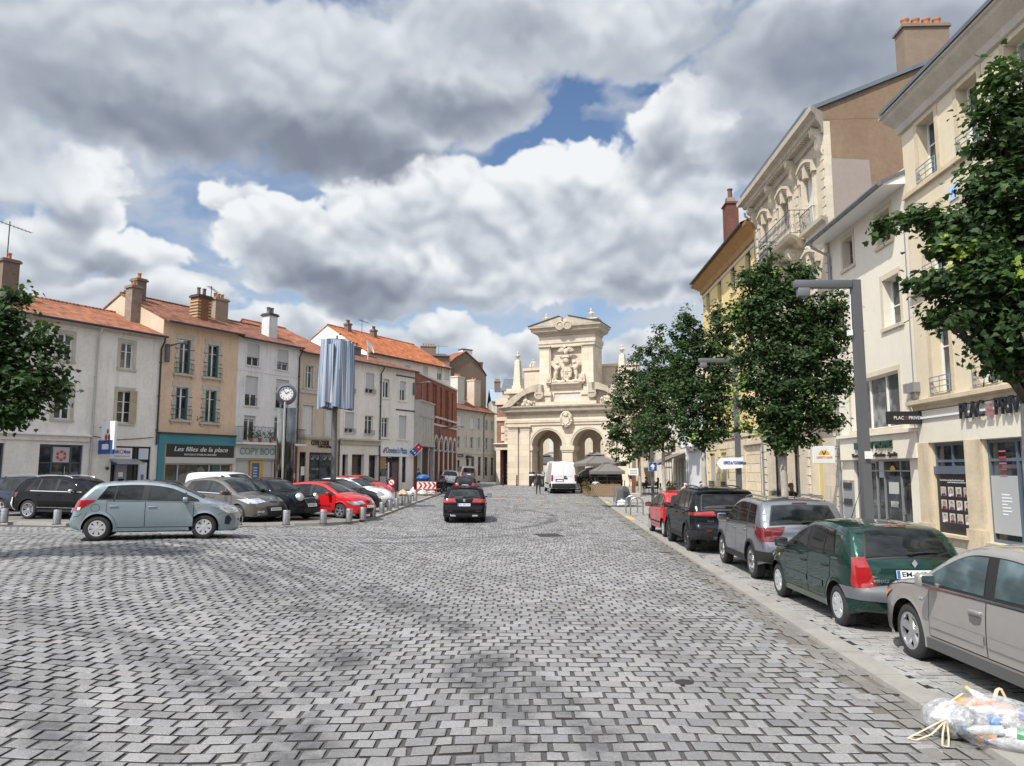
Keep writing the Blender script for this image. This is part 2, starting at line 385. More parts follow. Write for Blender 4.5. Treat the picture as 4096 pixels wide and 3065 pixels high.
def stone_mat(name,c,island=.22,mid=(.5,)):
 m=bpy.data.materials.new(name);m.use_nodes=True;t=NT(m.node_tree);b=t.n['Principled BSDF']
 g=t.add('ShaderNodeNewGeometry');pos=g.outputs['Position'];ri=g.outputs['Random Per Island']
 k=t.ramp(ri,0,1,1-island,1+island,False)
 sp=t.noise(pos,130,3,.75);sp2=t.noise(pos,38,4,.7);bigv=t.noise(pos,.35,5,.6)
 k=t.math('MULTIPLY',k,t.ramp(sp,.3,.7,.55,1.45,False));k=t.math('MULTIPLY',k,t.ramp(sp2,.3,.7,.84,1.16))
 k=t.math('MULTIPLY',k,t.ramp(bigv,.3,.7,.86,1.12))
 tint=t.mix(t.math('FRACT',t.math('MULTIPLY',ri,17.3)),(c[0]*.985,c[1]*.995,c[2]*1.02),(c[0]*1.012,c[1],c[2]*.98))
 col=t.mix(1.0,tint,t.add('ShaderNodeCombineColor',{0:k,1:k,2:k}).outputs[0],'MULTIPLY')
 s=t.add('ShaderNodeSeparateXYZ',{0:pos});warp=t.math('MULTIPLY',t.math('SUBTRACT',t.noise(pos,.8,3,.6),.5),.9)
 tot=None
 for(cx,cy,r,w,kk)in ARCS:
  d=t.vmath('LENGTH',t.vmath('SUBTRACT',pos,(cx,cy,0.0)))
  a=t.ramp(t.math('ABSOLUTE',t.math('SUBTRACT',t.math('ADD',d,warp),r)),w*.25,w,kk,0)
  tot=a if tot is None else t.math('MAXIMUM',tot,a)
 if tot is not None:
  patch=t.ramp(t.noise(pos,.42,5,.65),.40,.58)
  patch2=t.ramp(t.noise(pos,3.5,4,.7),.35,.6,.35,1)
  f=t.math('MULTIPLY',t.math('MULTIPLY',tot,patch),patch2)
  col=t.mix(f,col,(.035,.036,.04))
 t.l.new(col,b.inputs['Base Color']);b.inputs['Roughness'].default_value=.62;b.inputs['Specular IOR Level'].default_value=.45
 h=t.math('ADD',t.noise(pos,60,4,.7),t.math('MULTIPLY',t.noise(pos,14,3,.6),1.4))
 t.l.new(t.add('ShaderNodeBump',{'Strength':.5,'Distance':.008,'Height':h}).outputs[0],b.inputs['Normal'])
 return m
ARCS=[(-14,6.5,12.2,.45,.8),(-14,6.5,13.9,.5,.8),(-9.5,2.0,8.9,.4,.75),(-9.5,2.0,7.3,.35,.6),(-14.5,3.5,15.5,.35,.6),(-12,36,14.0,.35,.85),(-12,36,15.6,.35,.75),(12,34,13.2,.3,.5),(14,33,15.8,.3,.5)]
rng=np.random.default_rng(7);M_JOINT_SHADE=mat('joint_shade',(.042,.040,.039),.95)  # stone sides darkened in colour to give the shaded look of deep joints
def stones(name,m,rowp,lens,gap,rgap,zt,y0,y1,xr,wav,depth=.05,jit=.006,inset=.010,tilt=.004,keep=None,bond=0):
 V=[];nrow=int((y1-y0)/rowp)
 for r in range(nrow):
  yc=y0+r*rowp
  a,b_=xr(yc)
  if b_<=a:continue
  n=int((b_-a)/lens[0])+2
  if bond:
   i0=math.floor((a+24)/bond);e=-24+(i0+np.arange(n+2)+.5*(r%2))*bond+rng.normal(0,.019,n+2)+.16*sin(yc*.31)+.07*sin(yc*.83+1);ln=np.diff(e);xs=e[:-1];n=len(xs)
  if not bond:ln=rng.uniform(lens[0],lens[1],n);xs=a+np.cumsum(ln)-ln+rng.uniform(-.2,.1)
  ok=xs+ln*.5<b_;xs=xs[ok];ln=ln[ok];n=len(xs)
  if keep is not None:
   k=keep(xs+ln/2,np.full(n,yc));xs=xs[k];ln=ln[k];n=len(xs)
  if n==0:continue
  g=gap*rng.uniform(.55,1.5,n);rg=rgap*rng.uniform(.6,1.4,n)
  X0=xs+g/2;X1=xs+ln-g/2;Y0=yc-rowp/2+rg/2;Y1=yc+rowp/2-rg/2
  q=np.zeros((n,12,3))
  dz=rng.normal(0,tilt,(n,1));tx=rng.normal(0,tilt,(n,1));ty=rng.normal(0,tilt,(n,1))
  for lvl,(ins,z)in enumerate(((-.002,-depth),(0.0,-.003),(inset,0.0))):
   for c,(sx,sy)in enumerate(((0,0),(1,0),(1,1),(0,1))):
    q[:,lvl*4+c,0]=(X1-ins if sx else X0+ins);q[:,lvl*4+c,1]=(Y1-ins if sy else Y0+ins)
    q[:,lvl*4+c,2]=z+(dz[:,0]+tx[:,0]*(1 if sx else-1)+ty[:,0]*(1 if sy else-1))*(lvl>0)
  cj=rng.normal(0,jit,(n,4,2));q[:,:,:2]+=np.concatenate([cj,cj,cj],1)
  q[:,:,1]+=wav(q[:,:,0],q[:,:,1])
  V.append(q)
 V=np.concatenate(V);n=len(V);V[:,:,2]+=gz(V[:,:,0],V[:,:,1])+zt
 f1=np.array([(8,9,10,11),(4,5,9,8),(5,6,10,9),(6,7,11,10),(7,4,8,11),(0,1,5,4),(1,2,6,5),(2,3,7,6),(3,0,4,7)])
 F=(np.arange(n)[:,None,None]*12+f1[None]).reshape(-1,4)
 me=MESHES.new(name);me.vertices.add(n*12);me.vertices.foreach_set('co',V.reshape(-1))
 me.loops.add(len(F)*4);me.loops.foreach_set('vertex_index',F.reshape(-1).astype(np.int32))
 me.polygons.add(len(F));me.polygons.foreach_set('loop_start',np.arange(len(F),dtype=np.int32)*4)
 me.polygons.foreach_set('use_smooth',np.zeros(len(F),bool))
 me.update(calc_edges=True);me.materials.append(m);me.materials.append(M_JOINT_SHADE)
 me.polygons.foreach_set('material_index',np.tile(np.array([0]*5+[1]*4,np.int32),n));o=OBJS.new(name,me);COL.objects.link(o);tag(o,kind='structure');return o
m=bpy.data.materials.new('mortar_bed');m.use_nodes=True;t=NT(m.node_tree)
g=t.add('ShaderNodeNewGeometry').outputs['Position'];s=t.add('ShaderNodeSeparateXYZ',{0:g})
fk=t.ramp(t.math('ADD',t.math('SUBTRACT',s.outputs[0],t.math('MULTIPLY',s.outputs[1],.0517)),t.math('MULTIPLY',t.noise(g,.7,5,.6),1.6)),2.2,4.2)
cc=t.mix(fk,(.066,.063,.062),(.125,.11,.092));k=t.ramp(t.noise(g,60,4,.7),.3,.7,.55,1.3)
t.l.new(t.mix(1.0,cc,t.add('ShaderNodeCombineColor',{0:k,1:k,2:k}).outputs[0],'MULTIPLY'),t.n['Principled BSDF'].inputs['Base Color']);t.n['Principled BSDF'].inputs['Roughness'].default_value=.95
M_BED=m
fx=[-900,-300,-120,-60,-40]+list(np.arange(-30,24.1,1.5))+[30,45,60,120,300,900]
fy=[-900,-200,-60,-20]+list(np.arange(-8,100.1,1.5))+[110,140,200,400,900,2500]
sheet('ground',np.array(fx),np.array(fy),-.10,mat('earth_grey',(.20,.19,.18),.9,var=.2,vscale=.5))
sheet('mortar_bed',np.arange(-26,26,.75),np.arange(0,96,.75),-.016,M_BED)
ST_ROAD=stone_mat('granite_cobbles',(.205,.203,.204),.21)
ARCS_=ARCS;ARCS=[]
ST_PALE=stone_mat('pale_setts',(.255,.249,.24),.13)
ARCS=ARCS_
def wave_road(x,y):return.16*np.sin(x*.33+.5)+.06*np.sin(x*.9+y*.21)+.012*np.sin(x*4.1+y*2.3)-.0045*np.clip(-x-3,0,20)**2
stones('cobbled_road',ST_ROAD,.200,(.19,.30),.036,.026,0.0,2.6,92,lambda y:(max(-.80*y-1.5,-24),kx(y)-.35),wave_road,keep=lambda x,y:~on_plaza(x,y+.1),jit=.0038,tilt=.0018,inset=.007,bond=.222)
def skew_k(x,y):return 0*x
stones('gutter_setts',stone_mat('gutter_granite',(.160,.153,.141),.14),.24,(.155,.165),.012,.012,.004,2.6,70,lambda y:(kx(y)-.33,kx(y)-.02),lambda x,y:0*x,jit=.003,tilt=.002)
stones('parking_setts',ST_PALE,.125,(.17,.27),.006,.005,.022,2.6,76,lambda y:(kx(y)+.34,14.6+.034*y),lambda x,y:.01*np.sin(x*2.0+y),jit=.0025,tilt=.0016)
M_KERB=mat('kerb_granite',(.25,.236,.215),.8,var=.14,vscale=1.5,bump=.5,bscale=60,stain=0)
b=MB()
y=2.4
while y<62:
 y2=min(y+1.0,62);a,c=kx(y),kx(y2-.012);za,zb=float(gz(a,y)),float(gz(c,y2));top=.032
 P=lambda x,yy,z:(x,yy,z)
 b.raw([P(a,y,za-.05),P(a+.02,y,za+top),P(a+.33,y,za+top),P(a+.33,y,za-.05),P(c,y2-.012,zb-.05),P(c+.02,y2-.012,zb+top),P(c+.33,y2-.012,zb+top),P(c+.33,y2-.012,zb-.05)],[(0,4,5,1),(1,5,6,2),(2,6,7,3),(0,1,2,3),(7,6,5,4)])
 y=y2
tag(b.build('kerb',M_KERB),kind='structure')
def resample(P,step):
 out=[P[0]];acc=0
 for i in range(len(P)-1):
  n=max(1,int((P[i+1]-P[i]).length/step))
  for k in range(1,n+1):out.append(P[i].lerp(P[i+1],k/n))
 return out
LR=resample(LK,1.0)
b=MB();W=.34;top=.09
for i in range(len(LR)-1):
 p,q_=LR[i],LR[i+1]
 def nn(j):
  d=(LR[min(j+1,len(LR)-1)]-LR[max(j-1,0)]).normalized();return Vector((-d.y,d.x))
 n1,n2=nn(i),nn(i+1);q_=q_.lerp(p,.012)
 vs=[]
 for(r,n)in((p,n1),(q_,n2)):
  z=float(gz(r.x,r.y))
  for(o,zz)in((0,-.05),(.02,top),(W,top),(W,-.05)):vs.append((r.x+n.x*o,r.y+n.y*o,z+zz))
 b.raw(vs,[(0,4,5,1),(1,5,6,2),(2,6,7,3),(0,1,2,3),(7,6,5,4)])
tag(b.build('plaza_kerb',M_KERB),kind='structure')
PLZ=.085
m=bpy.data.materials.new('plaza_paving');m.use_nodes=True;t=NT(m.node_tree);bs=t.n['Principled BSDF']
g=t.add('ShaderNodeNewGeometry').outputs['Position']
br=t.add('ShaderNodeTexBrick',{'Vector':g,'Scale':1.0,'Mortar Size':.012,'Brick Width':.24,'Row Height':.14,'Color1':(.17,.168,.164,1),'Color2':(.225,.222,.215,1),'Mortar':(.10,.097,.093,1)})
k=t.math('MULTIPLY',t.ramp(t.noise(g,90,3,.7),.3,.7,.75,1.2),t.ramp(t.noise(g,.5,6,.65),.3,.7,.8,1.12))
t.l.new(t.mix(1.0,br.outputs[0],t.add('ShaderNodeCombineColor',{0:k,1:k,2:k}).outputs[0],'MULTIPLY'),bs.inputs['Base Color']);bs.inputs['Roughness'].default_value=.75
b=MB()
inner=[]
for i in range(len(LR)):
 d=(LR[min(i+1,len(LR)-1)]-LR[max(i-1,0)]).normalized();inner.append(LR[i]+Vector((-d.y,d.x))*W)
tgt=Vector((-40,78));NS=14
rows=[[inner[i].lerp(Vector((-46+.5*i*40/len(LR),60+i*50/len(LR))),(k/NS)**1.3)for k in range(NS+1)]for i in range(len(LR))]
for i in range(len(LR)-1):
 for k in range(NS):
  vs=[rows[i][k],rows[i][k+1],rows[i+1][k+1],rows[i+1][k]]
  b.q(*[(p.x,p.y,float(gz(p.x,p.y))+PLZ)for p in vs])
tag(b.build('plaza_paving',m),kind='structure')
def pz(x,y):
 return float(gz(x,y))+(PLZ if bool(on_plaza(np.array(x),np.array(y)))else(.024 if x>kx(y)+.2 else 0.003))
def stand(px,py):
 p=gp(px,py)
 for _ in range(3):p=gp(px,py,pz(p.x,p.y)-float(gz(p.x,p.y)))
 return p
M_YEL=mat('worn_yellow_paint',(.44,.31,.12),.8,var=.25,vscale=4,bump=.2)
b=MB()
for(cx,cy)in((-60,492),(20,497),(265,505),(535,519),(825,532),(1120,546)):
 p=gp(*d3(cx,cy));z=float(gz(p.x,p.y))+.011
 b.q((p.x-.42,p.y-.34,z),(p.x+.42,p.y-.34,z),(p.x+.42,p.y+.34,z),(p.x-.42,p.y+.34,z))
p=gp(*c4(335,1347));z=float(gz(p.x,p.y))+.012
b.q((p.x-.4,p.y-.3,z),(p.x+.4,p.y-.3,z),(p.x+.4,p.y+.3,z),(p.x-.4,p.y+.3,z))
tag(b.build('road_marking',M_YEL),kind='structure')
b=MB()
for(y0,y1)in((33.5,36.2),(47.5,49.5)):
 b.q((kx(y0)+.03,y0,gz(0,y0)+.037),(kx(y0)+.31,y0,gz(0,y0)+.037),(kx(y1)+.31,y1,gz(0,y1)+.037),(kx(y1)+.03,y1,gz(0,y1)+.037))
tag(b.build('kerb_marking',M_YEL),kind='structure')
def cat_rom(P,step=.07):
 P=[np.array(p,float)for p in P];out=[P[0]]
 for i in range(len(P)-1):
  p0=P[i-1]if i else 2*P[0]-P[1];p1,p2=P[i],P[i+1];p3=P[i+2]if i+2<len(P)else 2*P[-1]-P[-2]
  t0=0;t1=t0+np.linalg.norm(p1-p0)**.5;t2=t1+np.linalg.norm(p2-p1)**.5;t3=t2+np.linalg.norm(p3-p2)**.5
  n=max(2,int(np.linalg.norm(p2-p1)/step))
  for k in range(1,n+1):
   t=t1+(t2-t1)*k/n
   a1=(t1-t)/(t1-t0)*p0+(t-t0)/(t1-t0)*p1;a2=(t2-t)/(t2-t1)*p1+(t-t1)/(t2-t1)*p2;a3=(t3-t)/(t3-t2)*p2+(t-t2)/(t3-t2)*p3
   b1_=(t2-t)/(t2-t0)*a1+(t-t0)/(t2-t0)*a2;b2_=(t3-t)/(t3-t1)*a2+(t-t1)/(t3-t1)*a3
   out.append((t2-t)/(t2-t1)*b1_+(t-t1)/(t2-t1)*b2_)
 return np.array(out)
def pip(poly,pts):
 x,y=pts[:,0],pts[:,1];ins=np.zeros(len(pts),bool);n=len(poly);j=n-1
 for i in range(n):
  xi,yi=poly[i];xj,yj=poly[j]
  c=((yi>y)!=(yj>y))&(x<(xj-xi)*(y-yi)/(yj-yi+1e-12)+xi);ins^=c;j=i
 return ins
def dist_poly(pl,pts):
 d=np.full(len(pts),1e9)
 for i in range(len(pl)-1):
  a,b=pl[i],pl[i+1];ab=b-a;L=ab@ab
  t=np.clip(((pts-a)@ab)/max(L,1e-12),0,1);q=a+t[:,None]*ab;d=np.minimum(d,np.hypot(*(pts-q).T))
 return d
def clip(poly,a,b,c):
 out=[]
 for i in range(len(poly)):
  p,q=poly[i],poly[(i+1)%len(poly)];fp=a*p[0]+b*p[1]-c;fq=a*q[0]+b*q[1]-c
  if fp<=0:out.append(p)
  if fp*fq<0:t=fp/(fp-fq);out.append((p[0]+t*(q[0]-p[0]),p[1]+t*(q[1]-p[1])))
 return out
def tri(poly,step=.07,extra=None):
 poly=[np.array(p,float)for p in poly];bd=[]
 for i in range(len(poly)):
  p,q=poly[i],poly[(i+1)%len(poly)];n=max(1,int(np.linalg.norm(q-p)/step))
  for k in range(n):bd.append(p+(q-p)*k/n)
 bd=np.array(bd);nb=len(bd)
 x0,z0=bd.min(0);x1,z1=bd.max(0)
 gx,gz_=np.meshgrid(np.arange(x0+step/2,x1,step),np.arange(z0+step/2,z1,step));g=np.stack([gx.ravel(),gz_.ravel()],1)
 if extra is not None and len(extra):g=np.concatenate([g,extra])
 if len(g):
  g=g[pip(bd,g)]
  if len(g):g=g[dist_poly(np.concatenate([bd,bd[:1]]),g)>(.003 if extra is not None else step*.3)]
 V=[Vector((float(p[0]),float(p[1])))for p in np.concatenate([bd,g])]if len(g)else[Vector((float(p[0]),float(p[1])))for p in bd]
 r=delaunay_2d_cdt(V,[(i,(i+1)%nb)for i in range(nb)],[],1,1e-5)
 vs=np.array([(v.x,v.y)for v in r[0]]);return vs,r[2]
M_TRIM=mat('black_plastic_trim',(.012,.012,.013),.6,bump=.15,bscale=150)
M_RUB=mat('tyre_rubber',(.022,.022,.023),.85,var=.25,vscale=8,bump=.3,bscale=90)
M_GLS=glassy('car_glass',(.007,.009,.010),spec=.4)
M_GLS2=glassy('tinted_glass',(.003,.003,.004),spec=.3)
M_RED=mat('red_lamp_lens',(.27,.006,.008),.08,coat=1.0,var=.2,vscale=22)
M_DRED=mat('dark_red_lens',(.12,.007,.009),.08,coat=1.0,var=.2,vscale=18)
M_HEAD=mat('headlamp_glass',(.62,.65,.68),.06,metal=.75,coat=1.0,var=.35,vscale=14)
M_CHR=mat('chrome',(.75,.76,.77),.12,metal=1.0)
M_ALU=mat('alloy_rim',(.55,.56,.58),.3,metal=.85,var=.06)
M_DALU=mat('dark_alloy_rim',(.10,.10,.105),.32,metal=.8)
M_CAPS=mat('silver_wheel_trim',(.50,.51,.53),.38,metal=.35,var=.06)
M_DARK=mat('underbody_black',(.012,.012,.012),.9)
M_PLATE=mat('plate_white',(.78,.79,.80),.35,coat=.5)
M_BLUE=mat('plate_blue',(.03,.10,.42),.4)
M_INK=mat('plate_ink',(.012,.012,.014),.5)
M_BRK=mat('brake_disc',(.14,.135,.13),.5,metal=.7)
WCACHE={}
def wheel_meshes(r,w,style):
 k=(r,w,style)
 if k in WCACHE:return WCACHE[k]
 rr=r*{'cap':.62,'five':.66,'ten':.66,'multi':.68,'mini':.68,'clio':.62,'wide5':.66,'steel':.62}.get(style,.66)
 Mx=MR(-PI/2,4,'X')
 b=MB();h=w/2
 prof=[(rr,-h*.9),(rr+.012,-h),(r-.035,-h*.96),(r-.012,-h*.8),(r,-h*.55)]
 for gq in(-.3,0,.3):prof+=[(r,h*(gq-.07)),(r-.009,h*(gq-.06)),(r-.009,h*(gq+.06)),(r,h*(gq+.07))]
 prof+=[(r,h*.55),(r-.012,h*.8),(r-.035,h*.96),(rr+.03,h*1.0),(rr+.006,h*.97),(rr,h*.9)]
 b.lathe(prof,40,Mx);ty=b
 d=MB();d.lathe([(rr+.004,h*.55),(rr*.93,h*.15),(.02,h*.15),(.0,h*.15)],28,Mx,mi=0)
 d.lathe([(rr*.72,h*.2),(rr*.72,h*.28),(.03,h*.28)],24,Mx,mi=1)
 rm=MB();rm.lathe([(rr+.004,h*.80),(rr+.004,h*.97),(rr-.004,h*.985),(rr-.022,h*.93),(rr-.026,h*.5)],40,Mx)
 def spoke(a,w0,w1,r0,r1,y0,y1,th=.02,off0=0.0,off1=0.0):
  ca,sa=cos(a),sin(a)
  def P(rad,s,y):return(rad*ca-s*sa,y,rad*sa+s*ca)
  vs=[P(r0,off0-w0,y0),P(r0,off0+w0,y0),P(r1,off1+w1,y1),P(r1,off1-w1,y1),P(r0,off0-w0*1.15,y0-th),P(r0,off0+w0*1.15,y0-th),P(r1,off1+w1*1.15,y1-th),P(r1,off1-w1*1.15,y1-th)]
  rm.raw(vs,[(0,1,2,3),(0,4,5,1),(1,5,6,2),(2,6,7,3),(3,7,4,0)])
 yo=h*.9
 if style in('cap','clio','steel'):
  n={'cap':7,'clio':7,'steel':9}[style];rm.lathe([(rr*.36,yo-.01),(rr*.30,yo+.006),(rr*.12,yo+.010),(0,yo+.010)],24,Mx)
  rm.lathe([(rr-.01,yo+.004),(rr*.86,yo+.006)],40,Mx)
  for i in range(n):spoke(2*PI*i/n+.3,.030,.052 if style!='clio' else.036,rr*.28,rr*.90,yo+.006,yo+.005,off1=0 if style!='clio' else.02)
 elif style=='five' or style=='wide5':
  k5=1.15 if style=='wide5' else 1
  for i in range(5):spoke(2*PI*i/5+.35,.030*k5,.040*k5,rr*.16,rr*.95,yo-.02,yo-.002,.03)
  rm.lathe([(rr*.30,yo-.03),(rr*.28,yo-.012),(0,yo-.008)],20,Mx)
 elif style=='ten':
  for i in range(5):
   for s in(-1,1):spoke(2*PI*i/5+.2,.014,.016,rr*.2,rr*.95,yo-.02,yo-.003,.03,off0=s*.018,off1=s*.045)
  rm.lathe([(rr*.26,yo-.03),(rr*.24,yo-.012),(0,yo-.008)],20,Mx)
 elif style=='multi':
  for i in range(5):
   for s in(-1,1):
    spoke(2*PI*i/5+.6,.013,.014,rr*.18,rr*.95,yo-.03,yo-.003,.03,off0=s*.015,off1=s*.085)
    spoke(2*PI*i/5+.6,.009,.009,rr*.5,rr*.95,yo-.02,yo-.006,.03,off0=s*.04,off1=-s*.01)
  rm.lathe([(rr*.24,yo-.035),(rr*.22,yo-.02),(0,yo-.018)],20,Mx)
 elif style=='mini':
  for i in range(5):
   spoke(2*PI*i/5,.016,.018,rr*.18,rr*.55,yo-.02,yo-.008,.03)
   for s in(-1,1):spoke(2*PI*i/5,.016,.016,rr*.5,rr*.96,yo-.008,yo-.003,.03,off0=s*.02,off1=s*.085)
  rm.lathe([(rr*.26,yo-.03),(rr*.24,yo-.012),(0,yo-.008)],20,Mx)
 def me(mb,mats,ang):
  o=mb.build('tmp',mats,None,ang);q=o.data;OBJS.remove(o);return q
 rmat={'cap':M_CAPS,'clio':M_CAPS,'steel':M_CAPS,'mini':M_ALU,'multi':M_ALU}.get(style,M_ALU)
 WCACHE[k]=(me(d,[M_DARK,M_BRK],40),me(ty,[M_RUB],50),me(rm,[rmat],35));return WCACHE[k]
class Car:
 def __init__(s,label,cat='car',name='parked_car',group=None,L=4.0,W=1.74,H=1.49,r=.31,tw=.195,xr=.66,xf=3.17,top=None,belt=(.92,1.0),sill=.24,colour=None,tumble=.17,rim='five',rimmat=None,taper=(.80,.74),crown=(.09,.13),glass=None,dlo=None,pillars=(),doors=None,rw=None,ws=None,arch=.055,clad=0.0,lod=2,edge=.075,ta=.55,fa=.75):
  s.L,s.W,s.H,s.r,s.xr,s.xf,s.sill=L,W,H,r,xr,xf,sill;s.lod=lod
  s.belt,s.tum,s.taper,s.crown,s.edge,s.ta,s.fa=belt,tumble,taper,crown,edge,ta,fa
  s.glass=glass or M_GLS;s.paint=colour
  s.root=thing(name,label,cat,group=group)
  s.top=cat_rom(top,.07 if lod>1 else.11);s.Ra=r+arch
  n=np.gradient(s.top,axis=0);n=np.stack([-n[:,1],n[:,0]],1);n/=np.linalg.norm(n,axis=1)[:,None]+1e-9
  s.nrm=n
  s.zpk=int(np.argmax(s.top[:,1]))
  bot=[]
  for xw in(xf,xr):
   zz=max(-.95,min(.95,(sill-r)/s.Ra));a0=math.asin(zz)
   arc=[(xw+s.Ra*cos(a),r+s.Ra*sin(a))for a in lsp(a0,PI-a0,18)]
   bot+=arc
  s.out=np.concatenate([s.top,np.array(bot)])
  loops=[s.top-s.nrm*d for d in(.004,.015,.036,.07)]
  ex=np.concatenate(loops+[np.array([(xw+(s.Ra+d)*cos(a),r+(s.Ra+d)*sin(a))for xw in(xf,xr)for a in lsp(0,PI,20)])for d in(.02,.05,.09)])
  v,f=tri(s.out,.075 if lod>1 else.12,ex)
  y=s.Y(v);b=MB()
  for sg in(1,-1):
   b.raw([(p[0],sg*q,p[1])for p,q in zip(v,y)],[tuple(t)if sg<0 else tuple(reversed(t))for t in f])
  K=12;vv=lsp(-1,1,K+1);rows=[s.S_i(i,vv)for i in range(len(s.top))]
  vs=[tuple(p)for r_ in rows for p in r_];fs=[(i*(K+1)+k,i*(K+1)+k+1,(i+1)*(K+1)+k+1,(i+1)*(K+1)+k)for i in range(len(rows)-1)for k in range(K)]
  b.raw(vs,[tuple(reversed(q))for q in fs])
  o=b.build('body',colour,s.root)
  bm=bmesh.new();bm.from_mesh(o.data);bmesh.ops.remove_doubles(bm,verts=bm.verts,dist=.0012);bmesh.ops.recalc_face_normals(bm,faces=bm.faces);bm.to_mesh(o.data);bm.free()
  o.data.polygons.foreach_set('use_smooth',[True]*len(o.data.polygons));o.data.set_sharp_from_angle(angle=R(60));s.body=o
  c=MB();hw=W/2-tw-.09;c.box(.30,L-.30,-hw,hw,.19,belt[0]-.1)
  c.build('underbody',M_DARK,s.root)
  wm=wheel_meshes(r,tw,rim)
  for xw in(xr,xf):
   for sg in(1,-1):
    yy=sg*(W/2-tw/2-.012)*1.0
    w_=OBJS.new('wheel',wm[0]);COL.objects.link(w_);w_.parent=s.root;w_.location=(xw,yy,r)
    if sg<0:w_.rotation_euler=(0,0,PI)
    for nm,m_ in(('tyre',wm[1]),('rim',wm[2])):
     c_=OBJS.new(nm,m_ if(nm=='tyre' or rimmat is None)else s.remat(m_,rimmat));COL.objects.link(c_);c_.parent=w_
  if clad:
   for xw in(xf,xr):
    for sg in(1,-1):
     A=lsp(-.25,PI+.25,26);c=MB();vs=[]
     for a in A:
      for d in(-.004,clad):
       p=np.array([[xw+(s.Ra+d)*cos(a),r+(s.Ra+d)*sin(a)]]);vs.append((p[0,0],sg*(s.Y(p)[0]+.012),p[0,1]))
     c.raw(vs,[(2*i,2*i+1,2*i+3,2*i+2)for i in range(len(A)-1)])
     c.build('arch_trim',M_TRIM,s.root,180)
 def remat(s,me,m):
  q=me.copy();q.materials.clear();q.materials.append(m);return q
 def zb(s,x):return s.belt[0]+(s.belt[1]-s.belt[0])*(0)+(s.belt[1]-s.belt[0])*(1-x/s.L)
 def Y(s,pts):
  pts=np.asarray(pts,float);x,z=pts[:,0],pts[:,1];hw=s.W/2;zb=s.belt[0]+(s.belt[1]-s.belt[0])*(1-x/s.L)
  a=np.clip((s.ta-x)/s.ta,0,1);c=np.clip((x-(s.L-s.fa))/s.fa,0,1)
  P=1-(1-s.taper[0])*a**2.3-(1-s.taper[1])*c**2.3
  zm=.58*zb
  lo=1-.075*np.clip((zm-z)/zm,0,1)**2-.028*np.clip((z-zm)/(zb-zm),0,1)**2
  k=np.clip((z-zb)/(s.H-zb),0,1)
  y=hw*P*(lo-s.tum*k**1.15)
  d=dist_poly(s.top,pts);u=np.clip(1-d/s.edge,0,1)
  y=y-s.edge*(1-np.sqrt(np.clip(1-u*u,0,1)))
  for xw in(s.xf,s.xr):
   q=np.hypot(x-xw,z-s.r)-s.Ra;y=y+.016*np.exp(-np.clip(q,0,9)/.035)
  return y
 def S_i(s,i,v,off=0.0):
  p,n=s.top[i],s.nrm[i];return s.S_p(p,n,v,off)
 def S_p(s,p,n,v,off):
  ye=s.Y(np.array([p]))[0];v=np.asarray(v,float)
  k=abs(n[0])**2;end=s.crown[0]if p[0]<s.L/2 else s.crown[1]
  hood=.035;c=hood+(end-hood)*k*(1 if p[1]<s.zb(p[0])+.05 else.55)
  q=c*(1-v*v)
  return np.stack([p[0]+n[0]*(q+off),v*(ye+off*.3),p[1]+n[1]*(q+off)],-1)
 def at(s,end,z):
  idx=range(0,s.zpk+1)if end=='rear' else range(len(s.top)-1,s.zpk-1,-1);idx=list(idx)
  for i,j in zip(idx[:-1],idx[1:]):
   z0,z1=s.top[i][1],s.top[j][1]
   if z0<=z<=z1 and z1>z0:
    t=(z-z0)/(z1-z0);p=s.top[i]*(1-t)+s.top[j]*t;n=s.nrm[i]*(1-t)+s.nrm[j]*t
    return p,n/np.linalg.norm(n)
  k=idx[-1];return s.top[k],s.nrm[k]
 def S(s,end,z,v,off=.005):
  p,n=s.at(end,z);return s.S_p(p,n,[v],off)[0]
 def patch(s,name,end,z0,z1,v0,v1,m,off=.006,nz=6,nv=8,parent=None,vtop=None,mb=None):
  b=mb or MB();vs=[]
  vt=vtop or(v0,v1)
  for z in lsp(z0,z1,nz+1):
   p,n=s.at(end,z);t=(z-z0)/(z1-z0)
   vs+=[tuple(q)for q in s.S_p(p,n,lsp(v0+(vt[0]-v0)*t,v1+(vt[1]-v1)*t,nv+1),off)]
  fs=[(i*(nv+1)+k,i*(nv+1)+k+1,(i+1)*(nv+1)+k+1,(i+1)*(nv+1)+k)for i in range(nz)for k in range(nv)]
  if end=='rear':fs=[tuple(reversed(f))for f in fs]
  b.raw(vs,fs)
  return b if mb else b.build(name,m,parent or s.root,180)
 def drape(s,name,poly,m,off=.005,sides=(1,-1),parent=None,step=.08):
  v,f=tri(poly,step);y=s.Y(v)+off;outs=[]
  for sg in sides:
   b=MB();b.raw([(p[0],sg*q,p[1])for p,q in zip(v,y)],[tuple(t)if sg<0 else tuple(reversed(t))for t in f])
   outs.append(b.build(name,m,parent or s.root,180))
  return outs
